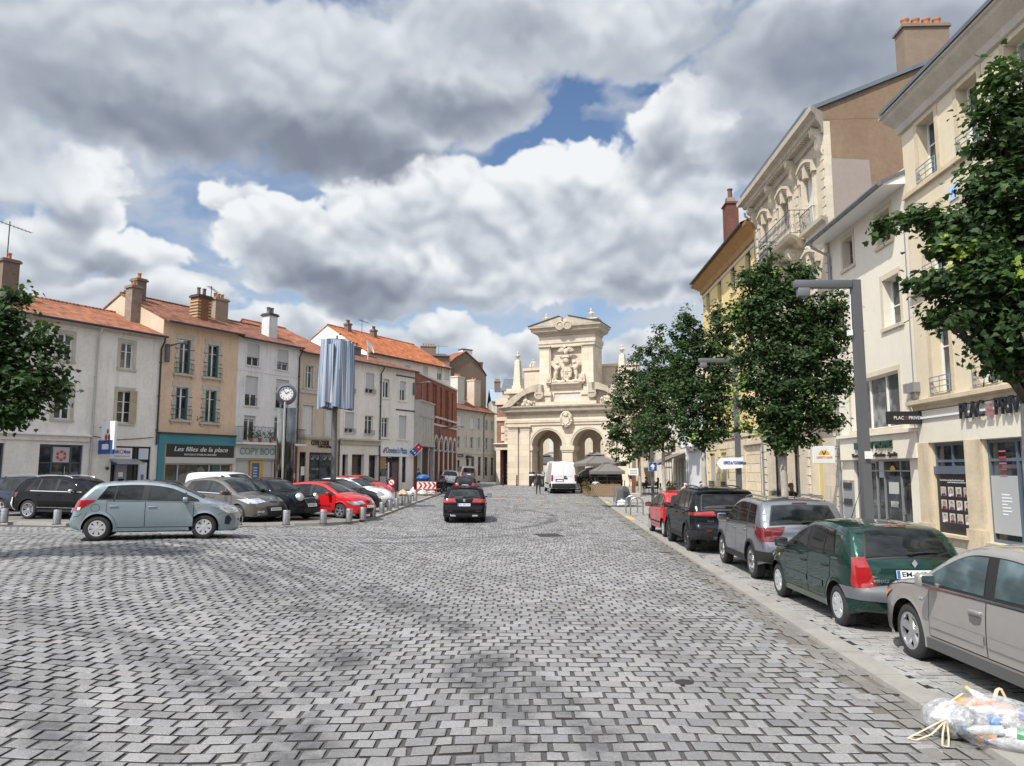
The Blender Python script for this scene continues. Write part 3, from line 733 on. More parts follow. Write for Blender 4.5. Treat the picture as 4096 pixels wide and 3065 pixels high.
 def line(s,name,pl,w,m,off=.003,sides=(1,-1),parent=None,mbs=None):
  P=[]
  for i in range(len(pl)-1):
   a,b=np.array(pl[i]),np.array(pl[i+1]);n=max(1,int(np.linalg.norm(b-a)/.06))
   for k in range(n):P.append(a+(b-a)*k/n)
  P.append(np.array(pl[-1]));P=np.array(P);g=np.gradient(P,axis=0);g=np.stack([-g[:,1],g[:,0]],1);g/=np.linalg.norm(g,axis=1)[:,None]
  A,B=P-g*w/2,P+g*w/2;ya,yb=s.Y(A)+off,s.Y(B)+off
  for sg in sides:
   vs=[]
   for i in range(len(P)):vs+=[(A[i,0],sg*ya[i],A[i,1]),(B[i,0],sg*yb[i],B[i,1])]
   fs=[(2*i,2*i+1,2*i+3,2*i+2)for i in range(len(P)-1)]
   if mbs:mbs.raw(vs,fs)
   else:b=MB();b.raw(vs,fs);b.build(name,m,parent or s.root,180)
 def windows(s,xc,pill,inset=.085,low=.02,xa=None,frame=.022):
  poly=[tuple(q)for q in(s.top-s.nrm*inset)]
  zb0,zb1=s.zb(0)+low,s.zb(s.L)+low;k=(zb1-zb0)/s.L
  poly=clip(poly,k,-1,-zb0)
  (xb,xt)=xc;zB,zT=s.belt[1],s.H
  kk=(xt-xb)/(zT-zB);poly=clip(poly,-1,kk,-(xb-kk*zB))
  if xa:poly=clip(poly,1,0,xa)
  s.drape('window_surround',poly,M_TRIM,.004)
  prev=None;segs=[]
  cuts=[None]+list(pill)+[None]
  for i in range(len(cuts)-1):
   q=poly
   if cuts[i]is not None:
    xb_,xt_,w_=cuts[i];c_=(xt_-xb_)/(zT-zB);q=clip(q,-1,c_,-(xb_+w_/2-c_*zB))
   if cuts[i+1]is not None:
    xb_,xt_,w_=cuts[i+1];c_=(xt_-xb_)/(zT-zB);q=clip(q,1,-c_,(xb_-w_/2-c_*zB))
   if len(q)>2:
    cen=np.mean(q,axis=0);P=np.array(q);A=np.ptp(P,axis=0)
    q2=cen+(P-cen)*np.array([1-2*frame/max(A[0],.1),1-2*frame/max(A[1],.1)])
    s.drape('side_window',[tuple(p)for p in q2],s.glass,.009)
  return poly
 def doors(s,xs,zlo=None,handle=True,hz=-.12,moulding=None,hm=None,hs=.10):
  zlo=zlo or s.sill+.10
  for i in range(len(xs)-1):
   xf_,xr_=xs[i],xs[i+1];low=[]
   Rb=s.Ra+.075
   pl=[(xf_,zlo),(xr_,zlo)]
   if xr_<s.xr+Rb:
    a0=math.asin(max(-1,min(1,(zlo-s.r)/Rb)));xe=s.xr+Rb*cos(a0);pl=[(xf_,zlo),(xe,zlo)]
    a1=math.acos(max(-1,min(1,(xr_-s.xr)/Rb)))
    pl+=[(s.xr+Rb*cos(a),s.r+Rb*sin(a))for a in lsp(a0,min(a1,1.35),7)[1:]]
   pl+=[(xr_,s.zb(xr_)-.005),(xf_,s.zb(xf_)-.005)]
   s.line('door_gap',pl+[pl[0]],.015,M_DARK,.0025)
   P=np.array(pl);c=P.mean(0);Q=c+(P-c)*(1-.007/np.maximum(np.ptp(P,axis=0)/2,.05))
   ds=s.drape('door',[tuple(p)for p in Q],s.paint,.005)
   if handle:
    for sg,d in zip((1,-1),ds):
     hx=xr_+.17 if len(xs)>2 or True else xr_;z=s.zb(hx)+hz;y=s.Y(np.array([[hx,z]]))[0]
     b=MB();b.box(hx-hs,hx+hs,sg*(y+.006)-.012,sg*(y+.006)+.022*1 if sg>0 else sg*(y+.006)+.012,z-.017,z+.017,bev=.008)if sg>0 else b.box(hx-hs,hx+hs,-(y+.030),-(y-.006),z-.017,z+.017,bev=.008)
     b.build('handle',hm or s.paint,d,180)
   if moulding:
    z0,w=moulding
    s.drape('side_moulding',[(xr_+.03 if xr_>s.xr+s.Ra else s.xr+s.Ra+.12,z0-w/2),(xf_-.03,z0-w/2),(xf_-.03,z0+w/2),(xr_+.03 if xr_>s.xr+s.Ra else s.xr+s.Ra+.12,z0+w/2)],M_TRIM if moulding and s.mould is None else s.mould,.016)
 mould=None
 def lamp(s,name,end,z0,z1,d0,d1,v0,v1,m,off=.012,nz=6):
  outs=[]
  for sg in(1,-1):
   b=MB();vs=[]
   N=5
   for z in lsp(z0,z1,nz+1):
    t=(z-z0)/(z1-z0);p,n=s.at(end,z);v_=v0+(v1-v0)*t
    for q in s.S_p(p,n,lsp(v_,1,N+1),off):vs.append((q[0],sg*q[1],q[2]))
    d=d0+(d1-d0)*t;sx=1 if end=='rear' else-1
    xs=p[0]+sx*d*np.array([.05,.12,.25,.5,.75,1.0]);zz=np.full(6,z)
    yy=s.Y(np.stack([xs,zz],1))+off
    vs+=[(x_,sg*y_,z)for x_,y_ in zip(xs,yy)]
   m_=N+1+6;fs=[(i*m_+k,i*m_+k+1,(i+1)*m_+k+1,(i+1)*m_+k)for i in range(nz)for k in range(m_-1)]
   b.raw(vs,fs);outs.append(b.build(name,m,s.root,180))
  return outs
 def plate(s,end,z,txt,w=.52,h=.11,y=0.0,off=.02):
  p=Vector(s.S(end,z,y,off));p0=Vector(s.S(end,z-.04,y,off));p1=Vector(s.S(end,z+.04,y,off))
  t=atan2(p1.x-p0.x,p1.z-p0.z)
  b=MB();b.box(-w/2,w/2,-.006,.006,-h/2,h/2,mi=0);b.box(-w/2+.003,-w/2+.045,-.008,-.005,-h/2+.004,h/2-.004,mi=1)
  o=b.build('number_plate',[M_PLATE,M_BLUE],s.root)
  o.location=p;o.rotation_euler=(0,0,-PI/2)if end=='rear' else(0,0,PI/2)
  o.rotation_mode='XYZ';o.rotation_euler=MR(t,3,'Y').to_4x4().to_3x3().__matmul__(MR(-PI/2 if end=='rear' else PI/2,3,'Z')).to_euler()
  if txt:text(txt,.085,M_INK,o,'plate_number',(.022,-.010,0),ext=.001,width=min(w-.09,.056*len(txt)),bold=.0015)
 def mirror(s,x,col=None,glass=True,dz=.06,sz=(.09,.10,.075),z=None):
  for sg in(1,-1):
   z_=z or s.zb(x)+dz;y=s.Y(np.array([[x,s.zb(x)-.02]]))[0]
   b=MB();b.box(-sz[0]*.75,sz[0]*.75,sg*.05 if sg>0 else-sz[1]*2-.05,sz[1]*2+.05 if sg>0 else-.05,-sz[2],sz[2],bev=.035)
   b.box(-.03,.03,min(sg*-.02,sg*.08),max(sg*-.02,sg*.08),-sz[2]-.01,-sz[2]+.04,bev=.01)
   o=b.build('mirror',col or s.paint,s.root,60);o.location=(x,sg*y,z_)
   if glass:
    g=MB();y0,y1=sorted((sg*.065,sg*(sz[1]*2+.035)));xg=-sz[0]*.75-.003
    g.q((xg,y0,-sz[2]+.018),(xg,y0,sz[2]-.018),(xg,y1,sz[2]-.018),(xg,y1,-sz[2]+.018));g.build('mirror_glass',M_MIR,o)
 def box(s,name,x0,x1,y0,y1,z0,z1,m,bev=.01,mirror=False,parent=None):
  b=MB();b.box(x0,x1,y0,y1,z0,z1,bev=bev)
  if mirror:b.box(x0,x1,-y1,-y0,z0,z1,bev=bev)
  return b.build(name,m,parent or s.root,60)
 def rails(s,x0,x1,m,v=.86,h=.045):
  for sg in(1,-1):
   pts=[]
   for i,(p,n)in enumerate(zip(s.top,s.nrm)):
    if x0<=p[0]<=x1 and n[1]>.5:
     q=s.S_p(p,n,[v],0)[0];e=min(1,min(p[0]-x0,x1-p[0])/.18);pts.append((q[0],sg*q[1],q[2]+h*e))
   b=MB();b.tube(pts,.018,6);b.build('roof_rail',m,s.root,180)
 def antenna(s,x,v=0.0,ln=.4,lean=-.25):
  p,n=s.top[np.argmin(np.abs(s.top[:,0]-x)+(s.nrm[:,1]<.3)*9)],(0,1)
  b=MB();b.tube([(p[0],0,p[1]+.02),(p[0]+lean,0,p[1]+.02+ln)],[.008,.003],6);b.build('antenna',M_TRIM,s.root)
 def wiper(s,z=None,ln=.45,v=.1):
  z=z or s.rwz+.03;a=Vector(s.S('rear',z,.02,.03));e=Vector(s.S('rear',z+.03,-.62,.025))
  b=MB();b.tube([a,a.lerp(e,.5)+Vector((-.01,0,.01)),e],[.016,.013,.008],6);b.blob(a,(.03,.05,.03),1);b.build('rear_wiper',M_TRIM,s.root)
 def glasses(s,rz,wz,vr=(.90,.84),vw=(.90,.86)):
  s.rwz=rz[0]if rz else 0
  if rz:
   s.patch('window_surround','rear',rz[0]-.025,rz[1]+.02,-vr[0]-.04,vr[0]+.04,M_TRIM,.004,vtop=(-vr[1]-.04,vr[1]+.04))
   s.patch('rear_window','rear',rz[0],rz[1],-vr[0],vr[0],s.glass,.010,vtop=(-vr[1],vr[1]),nz=8)
  if wz:
   s.patch('window_surround','front',wz[0]-.02,wz[1]+.02,-vw[0]-.03,vw[0]+.03,M_TRIM,.004,vtop=(-vw[1]-.03,vw[1]+.03))
   s.patch('windscreen','front',wz[0],wz[1],-vw[0],vw[0],s.glass,.010,vtop=(-vw[1],vw[1]),nz=8)
 def sill_trim(s,z1=None,m=None):
  z1=z1 or s.sill+.09;s.drape('sill',[(s.xr+s.Ra+.02,s.sill+.005),(s.xf-s.Ra-.02,s.sill+.005),(s.xf-s.Ra-.04,z1),(s.xr+s.Ra+.04,z1)],m or M_TRIM,.010)
 def bumper(s,end,z0,z1,m=None,side=None,off=.012):
  side=side if side is not None else((s.xr-s.Ra-.02)if end=='rear' else(s.L-s.xf-s.Ra-.02))
  m=m or M_TRIM;b=MB();s.patch('bumper',end,z0,z1,-1,1,m,off,5,12,mb=b);o=b.build('bumper',m,s.root,180)
  outs=[]
  if side>.05:
   nz=5
   for sg in(1,-1):
    c=MB();vs=[]
    for z in lsp(z0,z1,nz+1):
     p,n=s.at(end,z);sx=1 if end=='rear' else-1
     e=s.S_p(p,n,[1],off)[0];vs.append((e[0],sg*e[1],e[2]))
     xlim=s.xr-sqrt(max(0,(s.Ra+.01)**2-(z-s.r)**2))if end=='rear' else s.xf+sqrt(max(0,(s.Ra+.01)**2-(z-s.r)**2))
     d=max(.03,abs(xlim-p[0]))if z<s.r+s.Ra else max(.03,side)
     xs=p[0]+sx*d*np.array([.08,.2,.4,.6,.8,1.0]);yy=s.Y(np.stack([xs,np.full(6,z)],1))+off
     vs+=[(x_,sg*y_,z)for x_,y_ in zip(xs,yy)]
    fs=[(i*7+k,i*7+k+1,(i+1)*7+k+1,(i+1)*7+k)for i in range(nz)for k in range(6)]
    c.raw(vs,fs);c.build('bumper_end',m,o,180)
  return o
 def disc(s,name,end,z,rad,m,v=0.0,off=.02,ring=None):
  p=Vector(s.S(end,z,v,off));sx=-1 if end=='rear' else 1
  Mx=MT(p)@MR(sx*PI/2,4,'Y')
  b=MB();b.lathe([(rad,0),(rad*.86,.012),(rad*.80,.004),(0,.004)],20,Mx);return b.build(name,m,s.root,40)
 def place(s,p,head,pitch_pt=None):
  """p = ground point under local x=xc (default mid wheelbase), head = heading angle of +x"""
  s.root.location=p;s.root.rotation_euler=(0,0,head)
 def by_wheels(s,rear_px,front_px,near):
  a,b=stand(*rear_px),stand(*front_px);d=b-a;head=atan2(d.y,d.x);meas=math.hypot(d.x,d.y);wb=s.xf-s.xr
  print('CAR wheelbase measured %.2f real %.2f depth %.1f  %s'%(meas,wb,a.y,s.root['label'][:40]))
  s.by_point((a+b)/2,head,(s.xr+s.xf)/2,near*s.W/2)
 def by_point(s,w,head,lx,ly,tilt=True):
  c,sn=cos(head),sin(head)
  x=w[0]-(lx*c-ly*sn);y=w[1]-(lx*sn+ly*c)
  def P(qx,qy):return Vector((x+qx*c-qy*sn,y+qx*sn+qy*c))
  zr=np.mean([pz(*P(s.xr,t_))for t_ in(-.7,.7)]);zf=np.mean([pz(*P(s.xf,t_))for t_ in(-.7,.7)])
  zl=np.mean([pz(*P(t_,.7))for t_ in(s.xr,s.xf)]);zq=np.mean([pz(*P(t_,-.7))for t_ in(s.xr,s.xf)])
  pit=atan2(zf-zr,s.xf-s.xr);rol=atan2(zl-zq,1.4)
  s.root.location=(x,y,zr-(zf-zr)/(s.xf-s.xr)*s.xr);s.root.rotation_euler=(rol,-pit,head)
M_MIR=mat('mirror_silver',(.72,.78,.84),.02,metal=1.0)
ROW='cars parked along the pavement';PLZG='cars parked on the plaza'
HP=R(-26)
c=Car('pale blue-grey five-door hatchback driving across the cobbles',name='hatchback',L=4.0,W=1.74,H=1.49,r=.315,xr=.67,xf=3.19,top=[(.20,.27),(.05,.33),(0,.50),(.05,.62),(.07,.72),(.13,.88),(.20,1.02),(.36,1.22),(.50,1.36),(.62,1.425),(.95,1.465),(1.5,1.49),(2.0,1.465),(2.4,1.39),(2.8,1.22),(3.10,1.07),(3.22,1.02),(3.5,.945),(3.75,.86),(3.90,.76),(3.965,.62),(4.0,.48),(3.99,.36),(3.92,.21),(3.80,.20)],belt=(.93,1.03),sill=.23,colour=paint('paint_blue_grey',(.25,.305,.335),.55,.3),rim='cap',tumble=.20,glass=M_GLS)
c.windows((.62,.92),[(1.72,1.78,.12)],inset=.075,xa=3.05)
c.drape('quarter_divider',[(1.0,.99),(1.035,.99),(1.09,1.38),(1.06,1.38)],M_TRIM,.013)
c.drape('quarter_divider',[(2.74,.97),(2.78,.97),(2.73,1.21),(2.69,1.22)],M_TRIM,.013)
c.doors([2.92,1.76,.86],hz=-.14);c.glasses((1.03,1.33),(1.07,1.42))
c.lamp('taillight','rear',.76,1.03,.10,.42,.72,.60,M_RED);c.lamp('headlight','front',.66,.86,.18,.42,.55,.62,M_HEAD)
c.drape('reverse_lamp',[(.18,.77),(.25,.78),(.27,.85),(.20,.85)],mat('white_lens',(.8,.8,.8),.1,coat=1),.016)
c.line('fuel_flap',[(.60+.10*cos(a),.83+.095*sin(a))for a in lsp(0,6.3,22)],.008,M_DARK,.003,sides=(-1,))
c.drape('fog_lamp_recess',[(3.70,.38),(3.82,.36),(3.88,.50),(3.80,.62),(3.72,.58)],M_TRIM,.006)
c.line('bumper_gap',[(.30,.70),(.22,.62),(.10,.60)],.012,M_DARK,.003);c.line('bumper_gap',[(.42,.72),(.36,.60),(.30,.50)],.010,M_DARK,.003)
c.line('bumper_gap',[(3.52,.62),(3.6,.66),(3.66,.68)],.010,M_DARK,.003)
c.drape('side_repeater',[(2.98,.83),(3.05,.83),(3.04,.855),(2.97,.855)],mat('amber_lens',(.6,.25,.04),.15),.008)
c.mirror(2.72);c.plate('rear',.72,'');c.plate('front',.45,'');c.patch('grille','front',.40,.52,-.5,.5,M_TRIM)
c.box('sill_plate',.98,2.86,-.80,.80,.20,.27,M_TRIM)
c.by_wheels(b4(755,735),b4(1645,716),-1)
def suv_big(label,colour,**k):
 c=Car(label,name='parked_car',cat='car',group=PLZG,L=4.63,W=1.90,H=1.66,r=.375,tw=.235,xr=.94,xf=3.75,top=[(.30,.36),(.10,.42),(0,.55),(.0,.70),(.05,.88),(.12,1.03),(.24,1.20),(.46,1.44),(.60,1.555),(.95,1.62),(1.6,1.655),(2.3,1.635),(2.8,1.53),(3.30,1.24),(3.52,1.12),(4.0,1.06),(4.38,.95),(4.55,.80),(4.62,.62),(4.63,.45),(4.52,.28),(4.3,.25)],belt=(1.02,1.10),sill=.29,colour=colour,tumble=.19,arch=.05,**k)
 c.windows((.75,1.15),[(1.30,1.42,.06),(2.16,2.22,.10)],xa=3.42);c.doors([3.35,2.2,1.22],hz=-.12);c.glasses((1.14,1.50),(1.15,1.57))
 c.lamp('taillight','rear',.86,1.06,.30,.32,.62,.55,M_DRED);c.lamp('headlight','front',.74,.92,.25,.45,.55,.6,M_HEAD)
 c.line('window_chrome',[(1.0,1.115),(3.38,1.072)],.022,M_CHR,.014);c.rails(.8,2.7,M_CHR);c.sill_trim()
 c.patch('grille','front',.45,.82,-.42,.42,M_TRIM);c.plate('rear',.82,'');return c
c=suv_big('black SUV with silver window trim and bag hung at its tail, on the plaza',paint('paint_black',(.005,.005,.006),.0,.2),rim='multi',glass=M_GLS2)
c.line('door_chrome',[(.98+.40,.47),(3.3,.45)],.022,M_CHR,.012);c.mirror(3.02,M_CHR);c.antenna(3.0,.4)
w=stand(*b4(212,557));c.by_point(w,R(-12),c.xr,-c.W/2);SUV=c
c=Car('dark blue off-roader with silver roof rails behind the black SUV',group=PLZG,L=4.34,W=1.82,H=1.66,r=.36,tw=.22,xr=.83,xf=3.50,top=[(.20,.36),(.05,.42),(0,.6),(.03,.8),(.08,1.0),(.16,1.2),(.28,1.46),(.42,1.58),(.9,1.63),(1.6,1.66),(2.3,1.64),(2.6,1.56),(3.1,1.25),(3.25,1.15),(3.8,1.08),(4.15,.98),(4.28,.8),(4.34,.55),(4.3,.35),(4.1,.28)],belt=(1.02,1.07),sill=.31,colour=paint('paint_navy',(.018,.032,.062),.4,.3),clad=.05,rim='five')
c.windows((.6,.85),[(1.15,1.22,.10),(2.02,2.06,.12)],xa=3.1);c.doors([3.1,2.03,1.1]);c.glasses((1.12,1.45),(1.2,1.55));c.rails(.6,2.5,M_CHR)
c.lamp('taillight','rear',.8,1.08,.2,.15,.75,.78,M_RED);c.lamp('headlight','front',.74,.95,.2,.3,.5,.55,M_HEAD);c.mirror(2.95);c.sill_trim(.45)
w=atY(*b4(10,452),32.0);c.by_point(w,R(-14),c.xr+.1,-c.W/2)
c=Car('taupe grey people carrier with chrome-edged windows parked behind the pale blue-grey hatchback',group=PLZG,L=4.38,W=1.83,H=1.63,r=.325,tw=.21,xr=.83,xf=3.48,top=[(.22,.29),(.05,.36),(0,.5),(.0,.65),(.06,.85),(.15,1.02),(.30,1.26),(.46,1.45),(.62,1.535),(1.0,1.595),(1.5,1.63),(2.1,1.60),(2.55,1.47),(3.05,1.20),(3.36,1.05),(3.8,.95),(4.12,.82),(4.28,.70),(4.36,.56),(4.38,.42),(4.34,.28),(4.2,.21)],belt=(.98,1.10),sill=.24,colour=paint('paint_taupe',(.125,.112,.102),.55,.3),rim='five',tumble=.19)
c.windows((.55,.95),[(1.10,1.22,.05),(1.92,1.98,.10)],xa=3.28);c.doors([3.15,1.95,.98]);c.glasses((1.08,1.42),(1.10,1.52))
c.drape('quarter_divider',[(2.80,1.03),(2.85,1.03),(2.76,1.32),(2.72,1.33)],paint('paint_taupe',(0,0,0)),.012)
c.line('window_chrome',[(.85,1.12),(3.2,1.03)],.025,M_CHR,.014);c.lamp('taillight','rear',.85,1.1,.25,.2,.72,.75,M_RED)
c.lamp('headlight','front',.70,.86,.30,.62,.50,.62,M_HEAD);c.patch('grille','front',.30,.56,-.55,.55,M_TRIM,vtop=(-.72,.72));c.patch('upper_grille','front',.64,.72,-.30,.30,M_CHR);c.patch('upper_grille','front',.652,.708,-.28,.28,M_TRIM,.012)
c.line('bumper_chrome',[(4.36,.29),(4.30,.29)],.02,M_CHR);c.plate('front',.47,'CW 643 GY',off=.02);c.mirror(2.85);c.sill_trim();c.disc('badge','front',.76,.06,M_CHR)
c.lamp('fog_lamp','front',.36,.44,.05,.05,.80,.80,M_HEAD)
w=stand(*b4(1902,585));c.by_point(w,R(-27),c.xf,-c.W/2)
c=Car('black compact crossover with a big round headlamp beside the taupe carrier',group=PLZG,L=4.10,W=1.79,H=1.56,r=.34,tw=.22,xr=.72,xf=3.32,top=[(.22,.32),(.05,.38),(0,.52),(.03,.75),(.08,.95),(.16,1.12),(.28,1.38),(.40,1.49),(.8,1.53),(1.5,1.56),(2.1,1.545),(2.45,1.48),(2.78,1.26),(2.98,1.10),(3.4,1.06),(3.75,1.0),(3.95,.88),(4.05,.70),(4.10,.5),(4.06,.32),(3.9,.24)],belt=(1.03,1.08),sill=.28,colour=paint('paint_black_navy',(.008,.009,.013),.3,.2),clad=.06,rim='mini',tumble=.15,taper=(.82,.80))
c.windows((.45,.62),[(1.15,1.2,.07),(1.95,2.0,.08)],xa=2.9,inset=.08);c.doors([2.95,1.98,1.08]);c.glasses((1.14,1.42),(1.13,1.50))
c.lamp('taillight','rear',.8,1.05,.1,.1,.8,.8,M_RED)
for sg in(1,-1):
 z=.86;p=Vector(c.S('front',z,sg*.70,.02));n=Vector((.80,sg*.50,.42)).normalized()
 Mx=MT(p)@n.to_track_quat('Z','Y').to_matrix().to_4x4()
 b=MB();b.lathe([(.165,-.05),(.165,.02),(.140,.035)],28,Mx,mi=0);b.lathe([(.140,.030),(.10,.062),(0,.075)],28,Mx,mi=1);b.build('headlight',[M_CHR,M_HEAD],c.root,50)
c.patch('grille','front',.60,.80,-.42,.42,M_CHR,.01,vtop=(-.46,.46));c.patch('grille_mesh','front',.615,.785,-.39,.39,M_TRIM,.018,vtop=(-.43,.43));c.patch('lower_grille','front',.34,.48,-.6,.6,M_TRIM,.01)
c.plate('front',.55,'FR 8911',off=.03);c.mirror(2.62,z=1.13);c.sill_trim(.42);c.rails(.5,2.2,M_TRIM,h=.05)
w=stand(*b5(243,626));c.by_point(w,R(-24),c.xf,-c.W/2)
c=Car('red three-door hatchback with black side strip and five-spoke wheels, nose towards the bollards',group=PLZG,L=3.95,W=1.70,H=1.44,r=.305,xr=.66,xf=3.12,top=[(.20,.28),(.05,.34),(0,.5),(.03,.68),(.10,.86),(.20,1.02),(.36,1.22),(.50,1.345),(.85,1.40),(1.4,1.44),(1.9,1.42),(2.3,1.33),(2.75,1.12),(3.0,.99),(3.35,.93),(3.65,.82),(3.83,.68),(3.92,.52),(3.95,.38),(3.88,.22),(3.75,.19)],belt=(.90,.99),sill=.22,colour=paint('paint_red',(.46,.012,.016),.0,.25),rim='five',tumble=.19)
c.windows((.55,.80),[(1.66,1.70,.09)],inset=.075,xa=2.92);c.doors([2.90,1.55],hz=-.13);c.glasses((1.02,1.30),(1.04,1.36))
c.drape('side_moulding',[(1.05,.50),(2.72,.46),(2.72,.51),(1.05,.555)],M_TRIM,.012);c.lamp('taillight','rear',.70,.98,.22,.2,.7,.75,M_RED)
c.lamp('headlight','front',.56,.70,.22,.40,.48,.58,M_HEAD);c.patch('grille','front',.30,.40,-.6,.6,M_TRIM);c.patch('upper_grille','front',.58,.68,-.25,.25,M_TRIM);c.plate('front',.46,'');c.mirror(2.62)
c.drape('side_repeater',[(2.95,.76),(3.03,.755),(3.03,.785),(2.95,.79)],M_HEAD,.008);c.line('bumper_gap',[(3.50,.58),(3.6,.56),(3.78,.56)],.01,M_DARK,.003)
w=stand(*b5(787,606));c.by_point(w,R(-20),c.xf,-c.W/2)
def hatch(label,colour,L=4.03,W=1.75,H=1.47,group=PLZG,rim='five',name='parked_car',lod=1,rails=False,H2=0):
 k=L/4.0;h=H/1.47
 c=Car(label,name=name,group=group,L=L,W=W,H=H,r=.31,xr=.70*k,xf=3.15*k,top=[(x*k,z*(h if z>.5 else 1))for x,z in[(.20,.28),(.05,.34),(0,.5),(.04,.70),(.12,.88),(.20,1.02),(.36,1.24),(.50,1.37),(.85,1.43),(1.4,1.47),(1.9,1.45),(2.3,1.35),(2.8,1.12),(3.1,.99),(3.4,.92),(3.72,.78),(3.9,.62),(3.98,.48),(4.0,.38),(3.92,.22),(3.8,.2)]],belt=(.93,1.02),sill=.23,colour=colour,rim=rim,lod=lod,tumble=.19)
 c.windows((.6*k,.85*k),[(1.65*k,1.70*k,.09)],xa=3.02*k);c.glasses((1.04,1.31*h),(1.05,1.38*h));c.lamp('taillight','rear',.74,1.0,.22,.2,.7,.75,M_RED)
 c.lamp('headlight','front',.58,.78,.30,.62,.48,.62,M_HEAD);c.patch('grille','front',.28,.46,-.6,.6,M_TRIM);c.mirror(2.66*k);c.doors([2.95*k,1.68*k,.9*k],handle=True);return c
c=hatch('glossy black hatchback parked between the red three-door and the white estate',paint('paint_black',(0,0,0)))
c.rails(.7,2.1,M_TRIM,h=.01)
w=stand(*b5(1035,552));c.by_point(w,R(-22),c.L-.15,-.45)
c=Car('white estate car with black roof rails beside the glossy black hatchback',group=PLZG,L=4.29,W=1.71,H=1.48,r=.31,xr=.86,xf=3.46,lod=1,top=[(.15,.28),(.03,.36),(0,.52),(.03,.75),(.08,.95),(.2,1.2),(.34,1.38),(.6,1.44),(1.4,1.48),(2.0,1.46),(2.4,1.37),(2.9,1.14),(3.18,1.0),(3.6,.93),(3.95,.80),(4.15,.66),(4.27,.5),(4.29,.38),(4.2,.22),(4.05,.2)],belt=(.93,1.0),sill=.23,colour=paint('paint_white',(.70,.71,.72),0,.3),rim='five')
c.windows((.35,.55),[(1.2,1.26,.08),(2.05,2.1,.08)],xa=3.08);c.glasses((1.02,1.33),(1.06,1.40));c.rails(.5,2.2,M_TRIM,h=.05);c.doors([3.0,2.08,1.15])
c.lamp('headlight','front',.60,.76,.22,.36,.52,.6,M_HEAD);c.lamp('taillight','rear',.7,1.0,.15,.15,.8,.8,M_RED);c.patch('grille','front',.28,.40,-.55,.55,M_TRIM);c.mirror(2.75)
w=stand(*b5(1160,508));c.by_point(w,R(-22),c.L-.12,-.5)
c=hatch('red hatchback with a steep nose parked beyond the white estate',paint('paint_red',(0,0,0)),L=4.1)
w=stand(*b5(1172,440));c.by_point(w,R(-22),c.L-.12,-.5)
c=hatch('white crossover with black pillars in the second row, nose to the salon front',paint('paint_white',(0,0,0)),L=4.15,H=1.58,W=1.78)
w=stand(*b5(470,350));c.by_point(w,R(158),c.L-.3,.6)
c=hatch('dark navy hatchback in the second row before the teal shopfront',paint('paint_navy',(0,0,0)),L=4.0)
p=gp(*b4(1265,350));c.by_point((p.x,36.0),R(154),2.0,0)
c.root.location.x=(b4(1255,0)[0]-2048)/3000*36.0+1.5
c=Car('white panel van standing before the copy shop in the second row',name='panel_van',cat='van',L=4.28,W=1.83,H=1.80,r=.32,xr=.95,xf=3.65,lod=1,top=[(.10,.32),(.02,.40),(0,.6),(.02,1.0),(.06,1.4),(.14,1.68),(.35,1.77),(1.2,1.81),(2.2,1.80),(2.6,1.70),(3.05,1.40),(3.35,1.17),(3.7,1.06),(4.05,.9),(4.2,.7),(4.28,.5),(4.22,.3),(4.0,.24)],belt=(1.1,1.15),sill=.28,colour=paint('paint_white',(0,0,0)),tumble=.13,rim='steel')
c.windows((2.3,2.35),[],xa=3.3);c.glasses(None,(1.22,1.68));c.lamp('headlight','front',.72,.95,.2,.4,.55,.6,M_HEAD);c.lamp('taillight','rear',.8,1.3,.08,.08,.86,.9,M_RED);c.mirror(2.95,M_TRIM)
c.line('door_gap',[(2.25,.4),(2.25,1.6)],.014,M_DARK,.003);c.line('door_gap',[(1.15,.4),(1.15,1.62),(2.2,1.62)],.014,M_DARK,.003);c.line('door_rail',[(.5,1.1),(1.7,1.08)],.02,M_DARK,.003)
p=atY(*b4(1880,300),37.5);c.by_point((p.x-.2,37.5),R(-20),2.2,0)
c=Car('black estate car driving away down the middle of the road',name='estate_car',L=4.56,W=1.80,H=1.49,r=.32,tw=.215,xr=1.05,xf=3.68,top=[(.18,.24),(.04,.28),(0,.42),(.0,.58),(.05,.68),(.07,.86),(.13,.98),(.24,1.15),(.42,1.36),(.52,1.42),(.9,1.46),(1.7,1.49),(2.3,1.46),(2.7,1.35),(3.2,1.10),(3.45,1.0),(3.9,.93),(4.3,.8),(4.48,.62),(4.55,.45),(4.45,.22),(4.3,.19)],belt=(.97,1.0),sill=.22,colour=paint('paint_black',(0,0,0)),rim='ten',tumble=.20,taper=(.90,.74),crown=(.07,.13),ta=.4)
c.windows((.42,.62),[(1.15,1.22,.08),(2.25,2.3,.08)],xa=3.3);c.doors([3.25,2.28,1.2]);c.glasses((1.01,1.335),(1.05,1.40),vr=(.86,.76))
c.lamp('taillight','rear',.845,.99,.30,.34,.44,.52,M_RED,.014);c.disc('emblem','rear',.905,.062,M_CHR);text('VW',.075,M_CHR,c.root,'emblem_letters',tuple(c.S('rear',.905,0,.032)),(PI/2,0,-PI/2),ext=.003,bold=.002)
c.plate('rear',.745,'EV-506-DR');c.bumper('rear',.27,.42);c.patch('spoiler','rear',1.37,1.415,-.84,.84,paint('paint_black',(0,0,0)),.05);c.patch('brake_lamp','rear',1.385,1.40,-.2,.2,M_DRED,.058)
for sg in(1,-1):
 p=Vector(c.S('rear',.33,sg*.62,.022));b=MB();b.box(-.01,.02,-.12,.12,-.035,.035,bev=.012);o=b.build('exhaust',M_CHR,c.root,60);o.location=p
 p=Vector(c.S('rear',.50,sg*.80,.012));b=MB();b.box(-.005,.01,-.10,.10,-.012,.012);o=b.build('reflector',M_DRED,c.root);o.location=p
